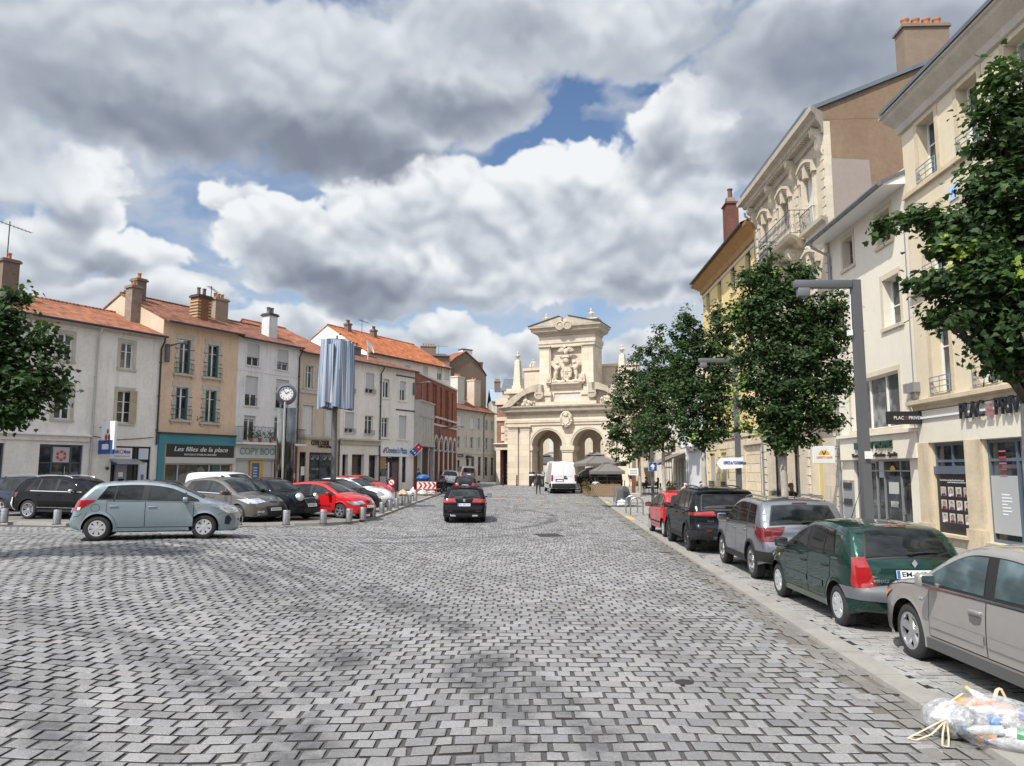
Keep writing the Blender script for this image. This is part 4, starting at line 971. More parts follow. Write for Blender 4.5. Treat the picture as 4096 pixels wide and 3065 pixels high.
c.wiper();c.mirror(3.0,z=1.06,sz=(.10,.11,.075));c.rails(.6,2.9,M_TRIM);c.patch('sunroof','front',1.44,1.475,-.6,.6,M_GLS2,.01)
a,b_=stand(*b5(1742,633)),stand(*b5(2058,633));w=(a+b_)/2;c.by_point(w,R(91.5),c.xr,0)
def rear_car(label,colour,px_l,px_r,base,kind='hatch',head=93,W=1.72,H=1.47,Y=None,group='cars queuing down the street'):
 k=W/1.72
 c=Car(label,name='car',group=group,L=3.9,W=W,H=H,r=.30,xr=.66,xf=3.12,lod=1,top=[(.20,.28),(.05,.34),(0,.5),(.03,.72),(.09,.9),(.18,1.02),(.30,H*.85),(.42,H*.94),(.8,H*.98),(1.4,H),(1.9,H*.985),(2.3,H*.92),(2.75,1.12),(3.0,1.0),(3.4,.92),(3.7,.78),(3.85,.6),(3.9,.4),(3.8,.22),(3.65,.2)],belt=(.93,1.0),sill=.22,colour=colour,rim='five',tumble=.19,taper=(.86,.74))
 c.windows((.45,.65),[(1.6,1.64,.08)],xa=2.9);c.glasses((1.04,H*.92),(1.06,H*.95));c.lamp('taillight','rear',.72,.98,.15,.15,.68,.72,M_RED);c.plate('rear',.62 if kind=='hatch' else.58,'');c.mirror(2.6)
 c.bumper('rear',.30,.42)
 x=((px_l+px_r)/2-2048)/3000
 if Y is None:Y=W*3000/(px_r-px_l)
 p=Vector((x*Y,Y,0));c.by_point(p,R(head),.3,0);return c
c=rear_car('small black hatchback with a chrome tailgate handle just ahead of the black estate',paint('paint_black',(0,0,0)),*(c4(452,0)[0],c4(628,0)[0]),0,head=92,W=1.68,H=1.41,Y=56)
c.patch('handle','rear',.80,.84,-.35,.35,M_CHR,.03)
c=rear_car('silver-white hatchback waiting at the left kerb beside the motorcycles',paint('paint_silver_white',(.60,.61,.63),.2,.3),*(c4(335,0)[0],c4(490,0)[0]),0,head=100,H=1.5,Y=70)
c=rear_car('white hatchback farther up the kerb, half hidden behind the silver-white one',paint('paint_white',(0,0,0)),*(c4(345,0)[0],c4(455,0)[0]),0,head=100,H=1.5,Y=80)
def van_mid(label,colour,glass,name='van',H=1.93,L=4.9,W=1.93,rear_glass=True,side_glass=True,rim='steel',lod=1):
 c=Car(label,name=name,cat='van',L=L,W=W,H=H,r=.34,tw=.22,xr=.95,xf=L-.98,lod=lod,top=[(.10,.34),(.02,.42),(0,.6),(.02,1.0),(.06,1.4),(.12,H*.92),(.3,H*.985),(1.2,H),(L-2.3,H*.995),(L-1.85,H*.93),(L-1.25,1.42),(L-.95,1.20),(L-.5,1.08),(L-.2,.92),(L-.05,.65),(L,.45),(L-.08,.28),(L-.3,.24)],belt=(1.12,1.16),sill=.30,colour=colour,tumble=.14,rim=rim,glass=glass,taper=(.93,.76),crown=(.04,.14))
 if side_glass:c.windows((.35,.4),[(1.55,1.57,.09),(L-2.15,L-2.1,.1)],xa=L-1.05)
 else:c.windows((L-2.3,L-2.25),[],xa=L-1.05)
 c.glasses((1.16,H*.88)if rear_glass else None,(1.25,H*.90));c.lamp('taillight','rear',.8,1.3,.08,.08,.86,.88,M_RED);c.lamp('headlight','front',.72,.98,.22,.48,.55,.6,M_HEAD)
 c.mirror(L-1.35,M_TRIM,sz=(.09,.10,.12));c.line('door_gap',[(L-2.25,.42),(L-2.25,1.75)],.014,M_DARK,.003);c.line('door_gap',[(L-3.4,.42),(L-3.4,1.75)],.014,M_DARK,.003);c.sill_trim(.42);c.bumper('rear',.34,.52);return c
c=van_mid('grey glazed van heading away past the shuttered house',paint('paint_grey',(.16,.16,.165),.4,.35),M_GLS);c.plate('rear',.92,'')
Y=96;c.by_point(Vector(((c4(562,0)[0]-2048)/3000*Y,Y,0)),R(104),.3,0)
H=2.52
c=Car('tall white delivery van seen from behind in front of the stone gate',name='delivery_van',cat='van',L=5.55,W=2.07,H=H,r=.35,tw=.23,xr=1.0,xf=4.7,top=[(.14,.42),(.03,.46),(0,.60),(.02,.9),(.05,1.4),(.12,1.9),(.22,2.35),(.36,2.47),(1.2,2.51),(3.4,2.52),(3.9,2.40),(4.4,1.75),(4.75,1.30),(5.2,1.12),(5.45,.9),(5.55,.6),(5.5,.35),(5.3,.28)],belt=(1.3,1.32),sill=.36,colour=paint('paint_white',(0,0,0)),tumble=.13,rim='steel',taper=(.97,.78),crown=(.02,.14),ta=.25)
c.bumper('rear',.46,.80);c.glasses(None,(1.35,2.3));c.lamp('taillight','rear',1.0,1.5,.04,.04,.93,.93,M_RED)
PW=paint('paint_white',(0,0,0))
for sg in(1,-1):
 d=c.patch('rear_door','rear',.82,2.36,sg*.012 if sg>0 else-.90,.90 if sg>0 else-.012,PW,.014,vtop=(sg*.012 if sg>0 else-.88,.88 if sg>0 else-.012))
 a0,a1=(.14,.80)if sg>0 else(-.80,-.14)
 c.patch('door_recess','rear',1.36,2.06,a0,a1,mat('white_panel_recess',(.64,.65,.67),.35,coat=.6),.020,parent=d)
 c.patch('recess_edge','rear',2.06,2.078,a0,a1,mat('panel_groove',(.30,.31,.33),.5),.021,parent=d,nz=1);c.patch('recess_edge','rear',1.342,1.36,a0,a1,MATS['panel_groove'],.021,parent=d,nz=1)
c.patch('door_gap','rear',.80,2.37,-.008,.008,M_DARK,.010,nv=1)
b=MB();p=Vector(c.S('rear',1.22,-.16,.03));b.box(-.02,.02,-.14,.14,-.05,.05,bev=.015);o=b.build('handle',M_TRIM,c.root,60);o.location=p
b=MB();p=Vector(c.S('rear',1.36,-.10,.03));b.box(-.02,.02,-.10,.10,-.05,.05,bev=.02);o=b.build('handle',M_TRIM,c.root,60);o.location=p
b=MB();p=Vector(c.S('rear',1.07,.38,.02));b.box(-.012,.012,-.32,.32,-.11,.11,bev=.01);o=b.build('plate_recess',M_TRIM,c.root,60);o.location=p
c.plate('rear',1.04,'',y=.38,off=.045)
b=MB();b.box(-.10,.10,-.04,.04,.42,.50,bev=.01);b.blob((-.12,0,.52),(.035,.035,.035),2);b.tube([(0,-.5,.44),(0,.5,.44)],.03,8);b.build('tow_bar',M_TRIM,c.root,60)
c.mirror(4.35,M_TRIM,sz=(.10,.13,.2),z=1.5);c.line('side_moulding',[(1.55,.75),(4.1,.75)],.12,M_TRIM,.012)
a,b_=stand(*d3(700,412)),stand(*d3(1000,428));c.by_point((a+b_)/2,R(92+2),c.xr,0);print('VANW',(b_-a).length,a.y)
c=van_mid('black van with dark windows standing behind the fenced terrace parasol',paint('paint_black',(0,0,0)),M_GLS2,rim='multi',H=1.97,L=5.0,rear_glass=True);c.plate('front',.5,'')
w=stand(*d3(1050,378));c.by_point((w.x,w.y),R(178),c.xf,c.W/2)
c=hatch('bright lime green small car seen through the arch behind the white van',paint('paint_lime',(.22,.62,.03),0,.3),L=3.6,group=None,H=1.45)
p=atY(*d3(655,200),92);c.by_point((p.x+.2,92.0),R(172),3.2,0)
c=Car('red city car at the far end of the row along the pavement',group=ROW,L=3.43,W=1.63,H=1.47,r=.285,tw=.17,xr=.42,xf=2.76,top=[(.14,.28),(.03,.34),(0,.5),(.03,.72),(.08,.88),(.14,1.02),(.26,1.26),(.36,1.38),(.7,1.44),(1.2,1.47),(1.65,1.44),(2.0,1.33),(2.4,1.11),(2.62,.98),(2.95,.88),(3.25,.73),(3.38,.55),(3.43,.42),(3.38,.26),(3.25,.22)],belt=(.90,1.02),sill=.25,colour=paint('paint_red',(0,0,0)),rim='cap',tumble=.17,taper=(.84,.74),crown=(.09,.13))
c.windows((.40,.52),[(1.28,1.32,.09)],xa=2.55,inset=.07);c.doors([2.45,1.3,.62],moulding=(.46,.05));c.glasses((.98,1.33),(1.0,1.38),vr=(.93,.82));c.lamp('taillight','rear',.74,1.02,.12,.1,.82,.85,M_RED);c.mirror(2.2,M_TRIM,z=1.0);c.plate('rear',.60,'');c.bumper('rear',.30,.38)
c.lamp('headlight','front',.60,.82,.2,.4,.55,.6,M_HEAD)
c.by_wheels(b2(268,822),b2(142,772),1)
PB=paint('paint_black_suv',(.008,.010,.012),.1,.22)
c=Car('black SUV with dark tinted windows parked between the red city car and the silver SUV',group=ROW,L=4.60,W=1.855,H=1.685,r=.36,tw=.23,xr=.98,xf=3.67,top=[(.22,.36),(.08,.40),(.01,.52),(.0,.68),(.06,.74),(.09,.90),(.07,1.02),(.12,1.12),(.26,1.34),(.40,1.54),(.36,1.60),(.60,1.65),(1.2,1.68),(2.0,1.685),(2.5,1.62),(2.85,1.48),(3.3,1.20),(3.5,1.11),(3.9,1.06),(4.3,.96),(4.5,.78),(4.6,.55),(4.55,.35),(4.4,.3)],belt=(1.06,1.14),sill=.31,colour=PB,rim='multi',rimmat=M_DALU,tumble=.19,taper=(.86,.74),crown=(.10,.13),clad=.06,glass=M_GLS2)
c.windows((.72,.98),[(1.25,1.34,.06),(2.12,2.18,.10)],xa=3.25);c.doors([3.2,2.15,1.16],hz=-.11);c.glasses((1.14,1.52),(1.15,1.6),vr=(.86,.82))
c.lamp('taillight','rear',.99,1.08,.42,.46,.42,.50,M_RED,.016);c.patch('tail_trim','rear',1.075,1.11,-.44,.44,M_TRIM,.02)
c.plate('rear',.93,'FY-4',off=.025);c.bumper('rear',.40,.62);c.sill_trim(.46);c.wiper(1.17);c.mirror(3.02);c.patch('reflector','rear',.60,.635,.62,.80,M_DRED,.03);c.patch('reflector','rear',.60,.635,-.80,-.62,M_DRED,.03)
c.patch('bumper_plate','rear',.44,.50,-.55,.55,mat('grey_plastic',(.12,.12,.125),.5),.022)
text('RAV4',.07,M_CHR,c.root,'lettering',tuple(c.S('rear',.845,.60,.012)),(PI/2,0,-PI/2),ext=.002)
c.rails(.75,2.6,M_TRIM,h=.05)
for sg in(1,-1):
 b=MB();b.tube([(.02,sg*.52,.36),(.30,sg*.52,.38)],.045,14);b.tube([(.018,sg*.52,.36),(.02,sg*.52,.36)],.036,14);b.build('exhaust',M_CHR,c.root,50)
c.by_wheels(b2(515,965),b2(355,882),1)
PS=paint('paint_silver',(.21,.22,.245),.65,.28)
c=Car('silver SUV with roof rails and aerial parked behind the green hatchback',group=ROW,L=4.175,W=1.775,H=1.60,r=.345,tw=.215,xr=.80,xf=3.30,top=[(.22,.36),(.08,.40),(.01,.52),(-.01,.66),(.02,.78),(.07,.88),(.08,1.02),(.13,1.10),(.24,1.30),(.36,1.48),(.46,1.545),(.8,1.58),(1.4,1.60),(1.9,1.585),(2.3,1.49),(2.7,1.25),(2.92,1.12),(3.35,1.06),(3.8,.98),(4.05,.82),(4.15,.6),(4.17,.45),(4.1,.3),(3.95,.27)],belt=(1.02,1.10),sill=.30,colour=PS,rim='five',rimmat=mat('grey_alloy',(.34,.34,.35),.3,metal=.8),tumble=.17,taper=(.86,.76),crown=(.08,.12),clad=.05)
c.windows((.46,.68),[(1.06,1.14,.10),(1.90,1.95,.09)],xa=2.86);c.doors([2.78,1.92,1.02],hz=-.12,hm=PS);c.glasses((1.115,1.455),(1.14,1.52),vr=(.90,.80))
c.lamp('taillight','rear',.80,1.06,.20,.42,.78,.55,M_DRED,.016);c.plate('rear',.79,'F-13',off=.02);c.bumper('rear',.40,.60);c.sill_trim(.44);c.wiper(1.13)
c.patch('brake_lamp','rear',1.485,1.505,-.22,.22,M_DRED,.012);c.antenna(.62,ln=.42,lean=.10);c.rails(.5,2.3,PS,h=.05);c.mirror(2.62,z=1.14)
text('SUZUKI',.06,M_CHR,c.root,'lettering',tuple(c.S('rear',.74,.55,.014)),(PI/2,0,-PI/2),ext=.002,bold=.001)
c.patch('reflector','rear',.545,.575,.70,.84,M_DRED,.022);c.line('tailgate_gap',[(.10,.66),(.16,.78)],.012,M_DARK,.004)
c.patch('tailgate_gap','rear',.605,.62,-.74,.74,M_DARK,.004,nz=1)
c.drape('door_crease',[(1.25,.56),(2.3,.47),(2.3,.50),(1.6,.60)],PS,.012)
c.by_wheels(b2(1245,1274),b2(940,1116),1)
PG=paint('paint_green',(.0035,.032,.024),.35,.26)
c=Car('dark green hatchback with grey bumper and side strips parked before the silver-beige saloon',group=ROW,L=3.77,W=1.64,H=1.42,r=.285,tw=.18,xr=.60,xf=3.07,top=[(.16,.26),(.05,.30),(.0,.42),(-.015,.50),(.0,.58),(.06,.62),(.07,.75),(.10,.92),(.14,1.00),(.24,1.16),(.38,1.31),(.50,1.365),(.85,1.40),(1.3,1.42),(1.75,1.395),(2.1,1.29),(2.5,1.09),(2.76,.95),(3.1,.89),(3.45,.78),(3.65,.62),(3.74,.48),(3.77,.36),(3.7,.22),(3.6,.19)],belt=(.90,.985),sill=.22,colour=PG,rim='clio',tumble=.19,taper=(.84,.74),crown=(.11,.12),edge=.09)
c.mould=mat('moulding_grey_green',(.05,.065,.07),.5)
c.windows((.66,.86),[(1.62,1.68,.10)],inset=.075,xa=2.70);c.drape('quarter_divider',[(1.02,.94),(1.05,.94),(1.12,1.32),(1.09,1.32)],M_TRIM,.013)
c.doors([2.64,1.65,.80],hz=-.16,moulding=(.52,.085),hm=M_TRIM);c.glasses((.985,1.315),(1.0,1.345),vr=(.92,.80))
c.lamp('taillight','rear',.60,1.00,.13,.06,.80,.95,M_RED,.016);c.plate('rear',.78,'EM-143-9',off=.022);c.bumper('rear',.44,.60,mat('bumper_grey',(.10,.105,.115),.5))
c.patch('brake_lamp','rear',1.345,1.362,-.28,.28,M_DRED,.02);c.wiper(1.0,v=.0);c.mirror(2.42,M_TRIM,z=1.0)
text('RENAULT',.062,M_CHR,c.root,'lettering',tuple(c.S('rear',.69,.66,.012)),(PI/2,0,-PI/2),ext=.002,bold=.002)
b=MB();p=Vector(c.S('rear',.905,0,.02));b.prism([(0,-.055),(.04,0),(0,.055),(-.04,0)],-.012,.012,'x');o=b.build('emblem',M_CHR,c.root);o.location=p
c.drape('side_repeater',[(2.86,.73),(2.93,.73),(2.93,.77),(2.86,.77)],mat('amber_lens',(0,0,0)),.01)
b=MB();b.tube([(.10,-.30,.22),(.55,-.30,.22)],.075,10);b.tube([(.08,-.42,.24),(.30,-.42,.24)],.025,8);b.build('exhaust',mat('rusty_metal',(.10,.06,.04),.7,metal=.4),c.root,50)
c.line('bumper_gap',[(.35,.60),(.16,.60)],.010,M_DARK,.003);c.antenna(1.9,ln=.55,lean=-.45);c.lamp('headlight','front',.56,.74,.2,.4,.5,.6,M_HEAD)
c.by_wheels(b3(525,822),b3(163,645),1);CLIO=c
PA=paint('paint_beige_silver',(.37,.353,.335),.5,.3)
c=Car('silver-beige saloon cut off at the photo edge, nearest car of the row',group=ROW,L=4.48,W=1.735,H=1.415,r=.315,tw=.205,xr=.97,xf=3.58,top=[(.20,.28),(.05,.34),(0,.5),(.02,.7),(.06,.88),(.14,.97),(.5,1.02),(.72,1.08),(1.05,1.25),(1.35,1.36),(1.7,1.405),(2.1,1.415),(2.5,1.385),(2.85,1.26),(3.2,1.06),(3.36,.965),(3.7,.90),(4.05,.82),(4.3,.70),(4.42,.57),(4.48,.46),(4.46,.32),(4.35,.20),(4.2,.18)],belt=(.87,.93),sill=.21,colour=PA,rim='wide5',tumble=.20,taper=(.80,.76),crown=(.10,.14),glass=glassy('blue_green_glass',(.04,.062,.068)))
c.windows((.80,1.22),[(2.02,2.10,.13)],inset=.085,xa=3.22);c.drape('quarter_divider',[(1.24,.93),(1.27,.93),(1.40,1.27),(1.37,1.27)],M_TRIM,.013)
c.line('window_chrome',[(1.0,.925),(3.18,.888)],.018,M_CHR,.014);c.mould=PA
c.doors([3.10,2.06,1.16],zlo=.36,hz=-.13,moulding=(.515,.10),hs=.105);c.glasses((1.0,1.3),(.99,1.36));c.sill_trim(.33,mat('sill_grey',(.09,.09,.092),.55));c.mirror(2.94,PA,z=.985,sz=(.10,.085,.075))
c.lamp('headlight','front',.60,.74,.15,.30,.5,.55,M_HEAD);c.lamp('indicator','front',.58,.72,.16,.30,.90,.90,mat('amber_lens',(0,0,0)),.013);c.lamp('taillight','rear',.72,.95,.3,.3,.6,.6,M_RED);c.bumper('front',.24,.40,PA)
c.drape('side_repeater',[(3.20,.735),(3.30,.73),(3.30,.76),(3.20,.765)],M_HEAD,.010);c.line('bonnet_gap',[(3.32,.885),(3.7,.855),(4.1,.77)],.009,M_DARK,.002)
for i,zz in((0,0),):
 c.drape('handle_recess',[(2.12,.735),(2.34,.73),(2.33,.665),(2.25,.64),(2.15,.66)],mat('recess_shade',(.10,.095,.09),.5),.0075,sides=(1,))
w=stand(*b3(955,1013));c.by_point(w,CLIO.root.rotation_euler.z+.0,c.xf,c.W/2-.01)
rnd=RR(5)
M_WHITE_FR=mat('white_window_frame',(.72,.72,.70),.4)
M_GREY_FR=mat('grey_shop_frame',(.075,.085,.10),.35)
M_BLK_FR=mat('black_shop_frame',(.015,.016,.018),.35)
M_WOODFR=mat('old_wood_frame',(.22,.17,.12),.6,var=.1)
M_WG=[glassy('window_glass',(.020,.025,.028)),glassy('window_glass_curtained',(.10,.105,.105)),glassy('window_glass_dim',(.035,.036,.036))]
M_SHOPG=glassy('shop_glass',(.022,.026,.028),.03)
M_ROLL=mat('roller_shutter',(.52,.52,.52),.5,var=.04)
M_SHUT=mat('painted_shutter',(.62,.62,.60),.6,var=.07,vscale=4,stain=.2)
M_IRON=mat('wrought_iron',(.018,.019,.022),.5,metal=.3)
M_ZINC=mat('zinc_gutter',(.22,.23,.25),.45,metal=.6,var=.15)
M_DKPIPE=mat('dark_gutter',(.05,.05,.055),.5,metal=.3)
M_SLATE=mat('slate_zinc_roof',(.13,.15,.17),.45,metal=.3,var=.15,vscale=1.5)
M_POT=mat('terracotta_pot',(.46,.19,.085),.8,var=.2,vscale=5)
M_ROOM=mat('dark_room',(.03,.028,.026),.9)
class Bld:
 def __init__(s,name,label,p0,d,w,cat='building',group=None,z=None):
  d=Vector((d[0],d[1])).normalized();s.d=d;s.p=Vector((p0[0],p0[1]));s.w=w
  s.z=float(gz(p0[0],p0[1]))if z is None else z
  s.root=thing(name,label,cat,(p0[0],p0[1],s.z),atan2(d.y,d.x),group)
  s.n=Vector((d.y,-d.x))
  s.ops=[]
 def uz(s,px,py,off=0.0):
  r=ray(px,py);q=s.p+s.n*off
  den=r.x*s.n.x+r.y*s.n.y;t=(q.x*s.n.x+q.y*s.n.y)/den
  x,y,z=r.x*t,r.y*t,CAM_Z+r.z*t
  return((x-s.p.x)*s.d.x+(y-s.p.y)*s.d.y,z-s.z)
 def rect(s,cr,x0,y0,x1,y1,off=0.0):
  a=s.uz(*cr(x0,y0),off);b=s.uz(*cr(x1,y1),off);return(a[0],b[0],a[1],b[1])
 def zz(s,cr,x,y,off=0.0):return s.uz(*cr(x,y),off)[1]
 def uu(s,cr,x,y,off=0.0):return s.uz(*cr(x,y),off)[0]
 def shell(s,h,m,depth=9.0,u0=0.0,u1=None,zb=-.8,name='wall',side=None,gable=0.0,ridge=None,dep=.2,back=True,z0=None):
  u1=s.w if u1 is None else u1;b=MB()
  ops=[o for o in s.ops if o[1]>u0 and o[0]<u1 and o[3]>zb and o[2]<h]
  us=sorted({u0,u1}|{min(max(x,u0),u1)for o in ops for x in o[:2]});zs=sorted({zb,h}|{min(max(x,zb),h)for o in ops for x in o[2:4]})
  for i in range(len(us)-1):
   for j in range(len(zs)-1):
    uc,zc=(us[i]+us[i+1])/2,(zs[j]+zs[j+1])/2
    if us[i+1]-us[i]<1e-4 or zs[j+1]-zs[j]<1e-4:continue
    if any(o[0]<uc<o[1]and o[2]<zc<o[3]for o in ops):continue
    b.q((us[i],0,zs[j]),(us[i+1],0,zs[j]),(us[i+1],0,zs[j+1]),(us[i],0,zs[j+1]))
  for o in ops:
   a,c,z0_,z1=max(o[0],u0),min(o[1],u1),max(o[2],zb),min(o[3],h);D=o[4]if len(o)>4 and o[4]else dep
   arch=o[5]if len(o)>5 else 0
   if not arch:
    b.q((a,0,z0_),(a,0,z1),(a,D,z1),(a,D,z0_));b.q((c,0,z0_),(c,D,z0_),(c,D,z1),(c,0,z1))
    b.q((a,0,z1),(c,0,z1),(c,D,z1),(a,D,z1));b.q((a,0,z0_),(a,D,z0_),(c,D,z0_),(c,0,z0_))
   else:
    zs_=z1-arch;r=(c-a)/2;N=20;P=[((a+c)/2-r*cos(PI*k/N),zs_+arch*sin(PI*k/N))for k in range(N+1)]
    for k in range(N):
     p,q=P[k],P[k+1]
     b.q((p[0],0,p[1]),(q[0],0,q[1]),(q[0],0,z1+1e-4),(p[0],0,z1+1e-4));b.q((p[0],0,p[1]),(p[0],D,p[1]),(q[0],D,q[1]),(q[0],0,q[1]))
    b.q((a,0,z0_),(a,0,zs_),(a,D,zs_),(a,D,z0_));b.q((c,0,z0_),(c,D,z0_),(c,D,zs_),(c,0,zs_))
  if depth:
   rg=ridge if ridge is not None else depth/2
   for u,rev in((u0,0),(u1,1)):
    vs=[(u,0,zb),(u,0,h),(u,rg,h+gable),(u,depth,h),(u,depth,zb)]if gable else[(u,0,zb),(u,0,h),(u,depth,h),(u,depth,zb)]
    b.q(*(reversed(vs)if rev else vs),mi=1 if side else 0)
   if back:b.q((u0,depth,zb),(u0,depth,h),(u1,depth,h),(u1,depth,zb))
  return b.build(name,[m,side]if side else m,s.root)
 def pitched(s,h,m,rise,depth=9.0,u0=0.0,u1=None,over=.35,ridge=None,th=.10,name='roof',hipL=0.0,hipR=0.0,side=.05):
  u1=s.w if u1 is None else u1;rg=depth/2 if ridge is None else ridge;sl=rise/rg;sb=rise/(depth-rg);b=MB()
  a,c=u0-side,u1+side
  F=[(a,-over,h-over*sl),(c,-over,h-over*sl),(c-hipR,rg,h+rise),(a+hipL,rg,h+rise)]
  Bk=[(c,depth+over,h-over*sb),(a,depth+over,h-over*sb),(a+hipL,rg,h+rise),(c-hipR,rg,h+rise)]
  up=lambda P:[(x,y,z+th)for x,y,z in P]
  for P in(F,Bk):
   b.q(*up(P));b.q(*reversed(P))
   Q=up(P)
   for i in(0,1,3):j=(i+1)%4;b.q(P[i],P[j],Q[j],Q[i])
  if hipL:b.q(up(Bk)[1],up(F)[0],up(F)[3])
  if hipR:b.q(up(F)[1],up(Bk)[0],up(F)[2])
  o=b.build(name,m,s.root)
  r=MB();r.tube([(a+hipL,rg,h+rise+th),(c-hipR,rg,h+rise+th)],.09,8);r.build('ridge_tiles',m,o)
  return o
 def gutter(s,h,u0=0.0,u1=None,y=-.40,r=.065,m=None):
  u1=s.w if u1 is None else u1;b=MB();b.tube([(u0,y,h),(u1,y,h)],r,8)
  return b.build('gutter',m or M_DKPIPE,s.root,60)
 def pipe(s,u,z0,z1,m=None,r=.05,y=-.09,top=-.38):
  b=MB();b.tube([(u,top,z1+.02),(u,top+.03,z1-.18),(u,y,z1-.55),(u,y,z0)],r,8)
  z=z0+.8
  while z<z1-.8:b.box(u-.065,u+.065,y-.06,.0,z,z+.035);z+=1.9
  return b.build('downpipe',m or M_ZINC,s.root,60)
 def bar(s,name,u0,u1,z0,z1,y0,m,y1=.0,bev=0.0,parent=None):
  b=MB();b.box(u0,u1,y0,y1,z0,z1,bev=bev);return b.build(name,m,parent or s.root)
 def cornice(s,name,u0,u1,prof,m,parent=None,ret=True):
  b=MB();P=[(-o,z)for o,z in prof]
  n=len(P);vs=[(u0-(max(0,-p[0])if ret else 0),p[0],p[1])for p in P]+[(u1+(max(0,-p[0])if ret else 0),p[0],p[1])for p in P]
  fs=[tuple(range(n)),tuple(range(2*n-1,n-1,-1))]+[(i,n+i,n+(i+1)%n,(i+1)%n)for i in range(n)]
  b.raw(vs,fs);return b.build(name,m,parent or s.root)
 def hole(s,r,dep=None,arch=0):s.ops.append((r[0],r[1],r[2],r[3],dep,arch))
 def window(s,r,leaves=2,trans=(),fm=None,dep=.2,sur=None,roller=0.0,rail=None,shut=None,glass=None,fw=.055,hole=True,name='window',sill=None,arch=0,shutclosed=None,railh=.9,lintel=0.0,quoins=None):
  u0,u1,z0,z1=r;fm=fm or M_WHITE_FR
  if hole:s.hole(r,dep+.03,arch)
  b=MB();y0,y1=dep-.055,dep+.01
  b.box(u0,u1,y0,y1,z0,z0+fw);b.box(u0,u1,y0,y1,z1-fw-arch*.0,z1);b.box(u0,u0+fw,y0,y1,z0+fw,z1-fw);b.box(u1-fw,u1,y0,y1,z0+fw,z1-fw)
  for k in range(1,leaves):
   u=u0+(u1-u0)*k/leaves;b.box(u-fw*.75,u+fw*.75,y0-.008,y1,z0+fw,z1-fw)
  for t in trans:
   z=z0+(z1-z0)*t;b.box(u0+fw,u1-fw,y0+.012,y1,z-.018,z+.018)
  w=b.build(name,fm,s.root)
  g=MB();g.q((u0,dep-.01,z0),(u1,dep-.01,z0),(u1,dep-.01,z1),(u0,dep-.01,z1));g.build('pane',glass or rnd.choices(M_WG,(5,1.3,2.5))[0],w)
  if roller>0:
   zr=z1-(z1-z0)*roller;b=MB();z=zr
   while z<z1-.01:zt=min(z+.055,z1-.001);b.raw([(u0+.03,dep-.075,z),(u1-.03,dep-.075,z),(u1-.03,dep-.088,(z+zt)/2),(u0+.03,dep-.088,(z+zt)/2),(u1-.03,dep-.075,zt),(u0+.03,dep-.075,zt)],[(0,1,2,3),(3,2,4,5)]);z=zt
   b.build('roller_shutter',M_ROLL,w)
  if shutclosed is not None:
   b=MB();n=4
   for k in range(n):
    a,c=u0+(u1-u0)*k/n+.008,u0+(u1-u0)*(k+1)/n-.008;b.box(a,c,dep-.12,dep-.085,z0+.01,z1-.01)
    for q in range(9):z=z0+(z1-z0)*(.62+.035*q);b.box(a+.07,c-.07,dep-.13,dep-.12,z,z+.022)
   b.build('closed_shutters',shutclosed,w)
  if shut is not None:
   hw=(u1-u0)/2*.92
   for sg in(-1,1):
    b=MB();a=u0-hw-.03 if sg<0 else u1+.03;b.box(a,a+.05,-.05,-.008,z0,z1);b.box(a+hw-.05,a+hw,-.05,-.008,z0,z1)
    for z in(z0,(z0+z1)/2-.03,z1-.06):b.box(a+.05,a+hw-.05,-.05,-.008,z,z+.06)
    n=int((z1-z0)/.055)
    for k in range(n):z=z0+.05+(z1-z0-.1)*k/n;b.raw([(a+.05,-.042,z),(a+hw-.05,-.042,z),(a+hw-.05,-.016,z+.05),(a+.05,-.016,z+.05)],[(0,1,2,3)])
    b.build('shutter',shut,w)
  if sur:
   m_,sw,pr=sur;b=MB()
   b.box(u0-sw,u0,-pr,.0,z0,z1);b.box(u1,u1+sw,-pr,.0,z0,z1);b.box(u0-sw,u1+sw,-pr-.002,.0,z1,z1+sw*1.15);b.box(u0-sw-.03,u1+sw+.03,-pr-.05,.0,z0-sw*.7,z0)
   b.build('window_surround',m_,w)
  if quoins:
   m_,m2=quoins;b=MB();n=7
   for sg in(-1,1):
    for k in range(n):
     za,zb_=z0+(z1-z0)*k/n,z0+(z1-z0)*(k+1)/n;wq=.26 if k%2 else.17
     b.box(*((u0-wq,u0)if sg<0 else(u1,u1+wq)),-.035,.0,za+.012,zb_-.012,mi=0)
     if k%2:b.box(*((u0-wq-.03,u0+.0)if sg<0 else(u1,u1+wq+.03)),-.05,.0,za-.02,za+.012,mi=1)
   b.box(u0-.26,u1+.26,-.035,.0,z1,z1+.30,mi=0);b.box(u0-.36,u1+.36,-.16,.0,z0-.14,z0-.02,mi=0);b.box(u0-.28,u0-.16,-.12,0,z0-.26,z0-.14,mi=0);b.box(u1+.16,u1+.28,-.12,0,z0-.26,z0-.14,mi=0)
   b.build('window_surround',[m_,m2],w)
  if rail is not None:s.rail(u0-.02,u1+.02,z0+.05,railh if railh<1 else 1.0,rail,parent=w,y=-.05)
  return w
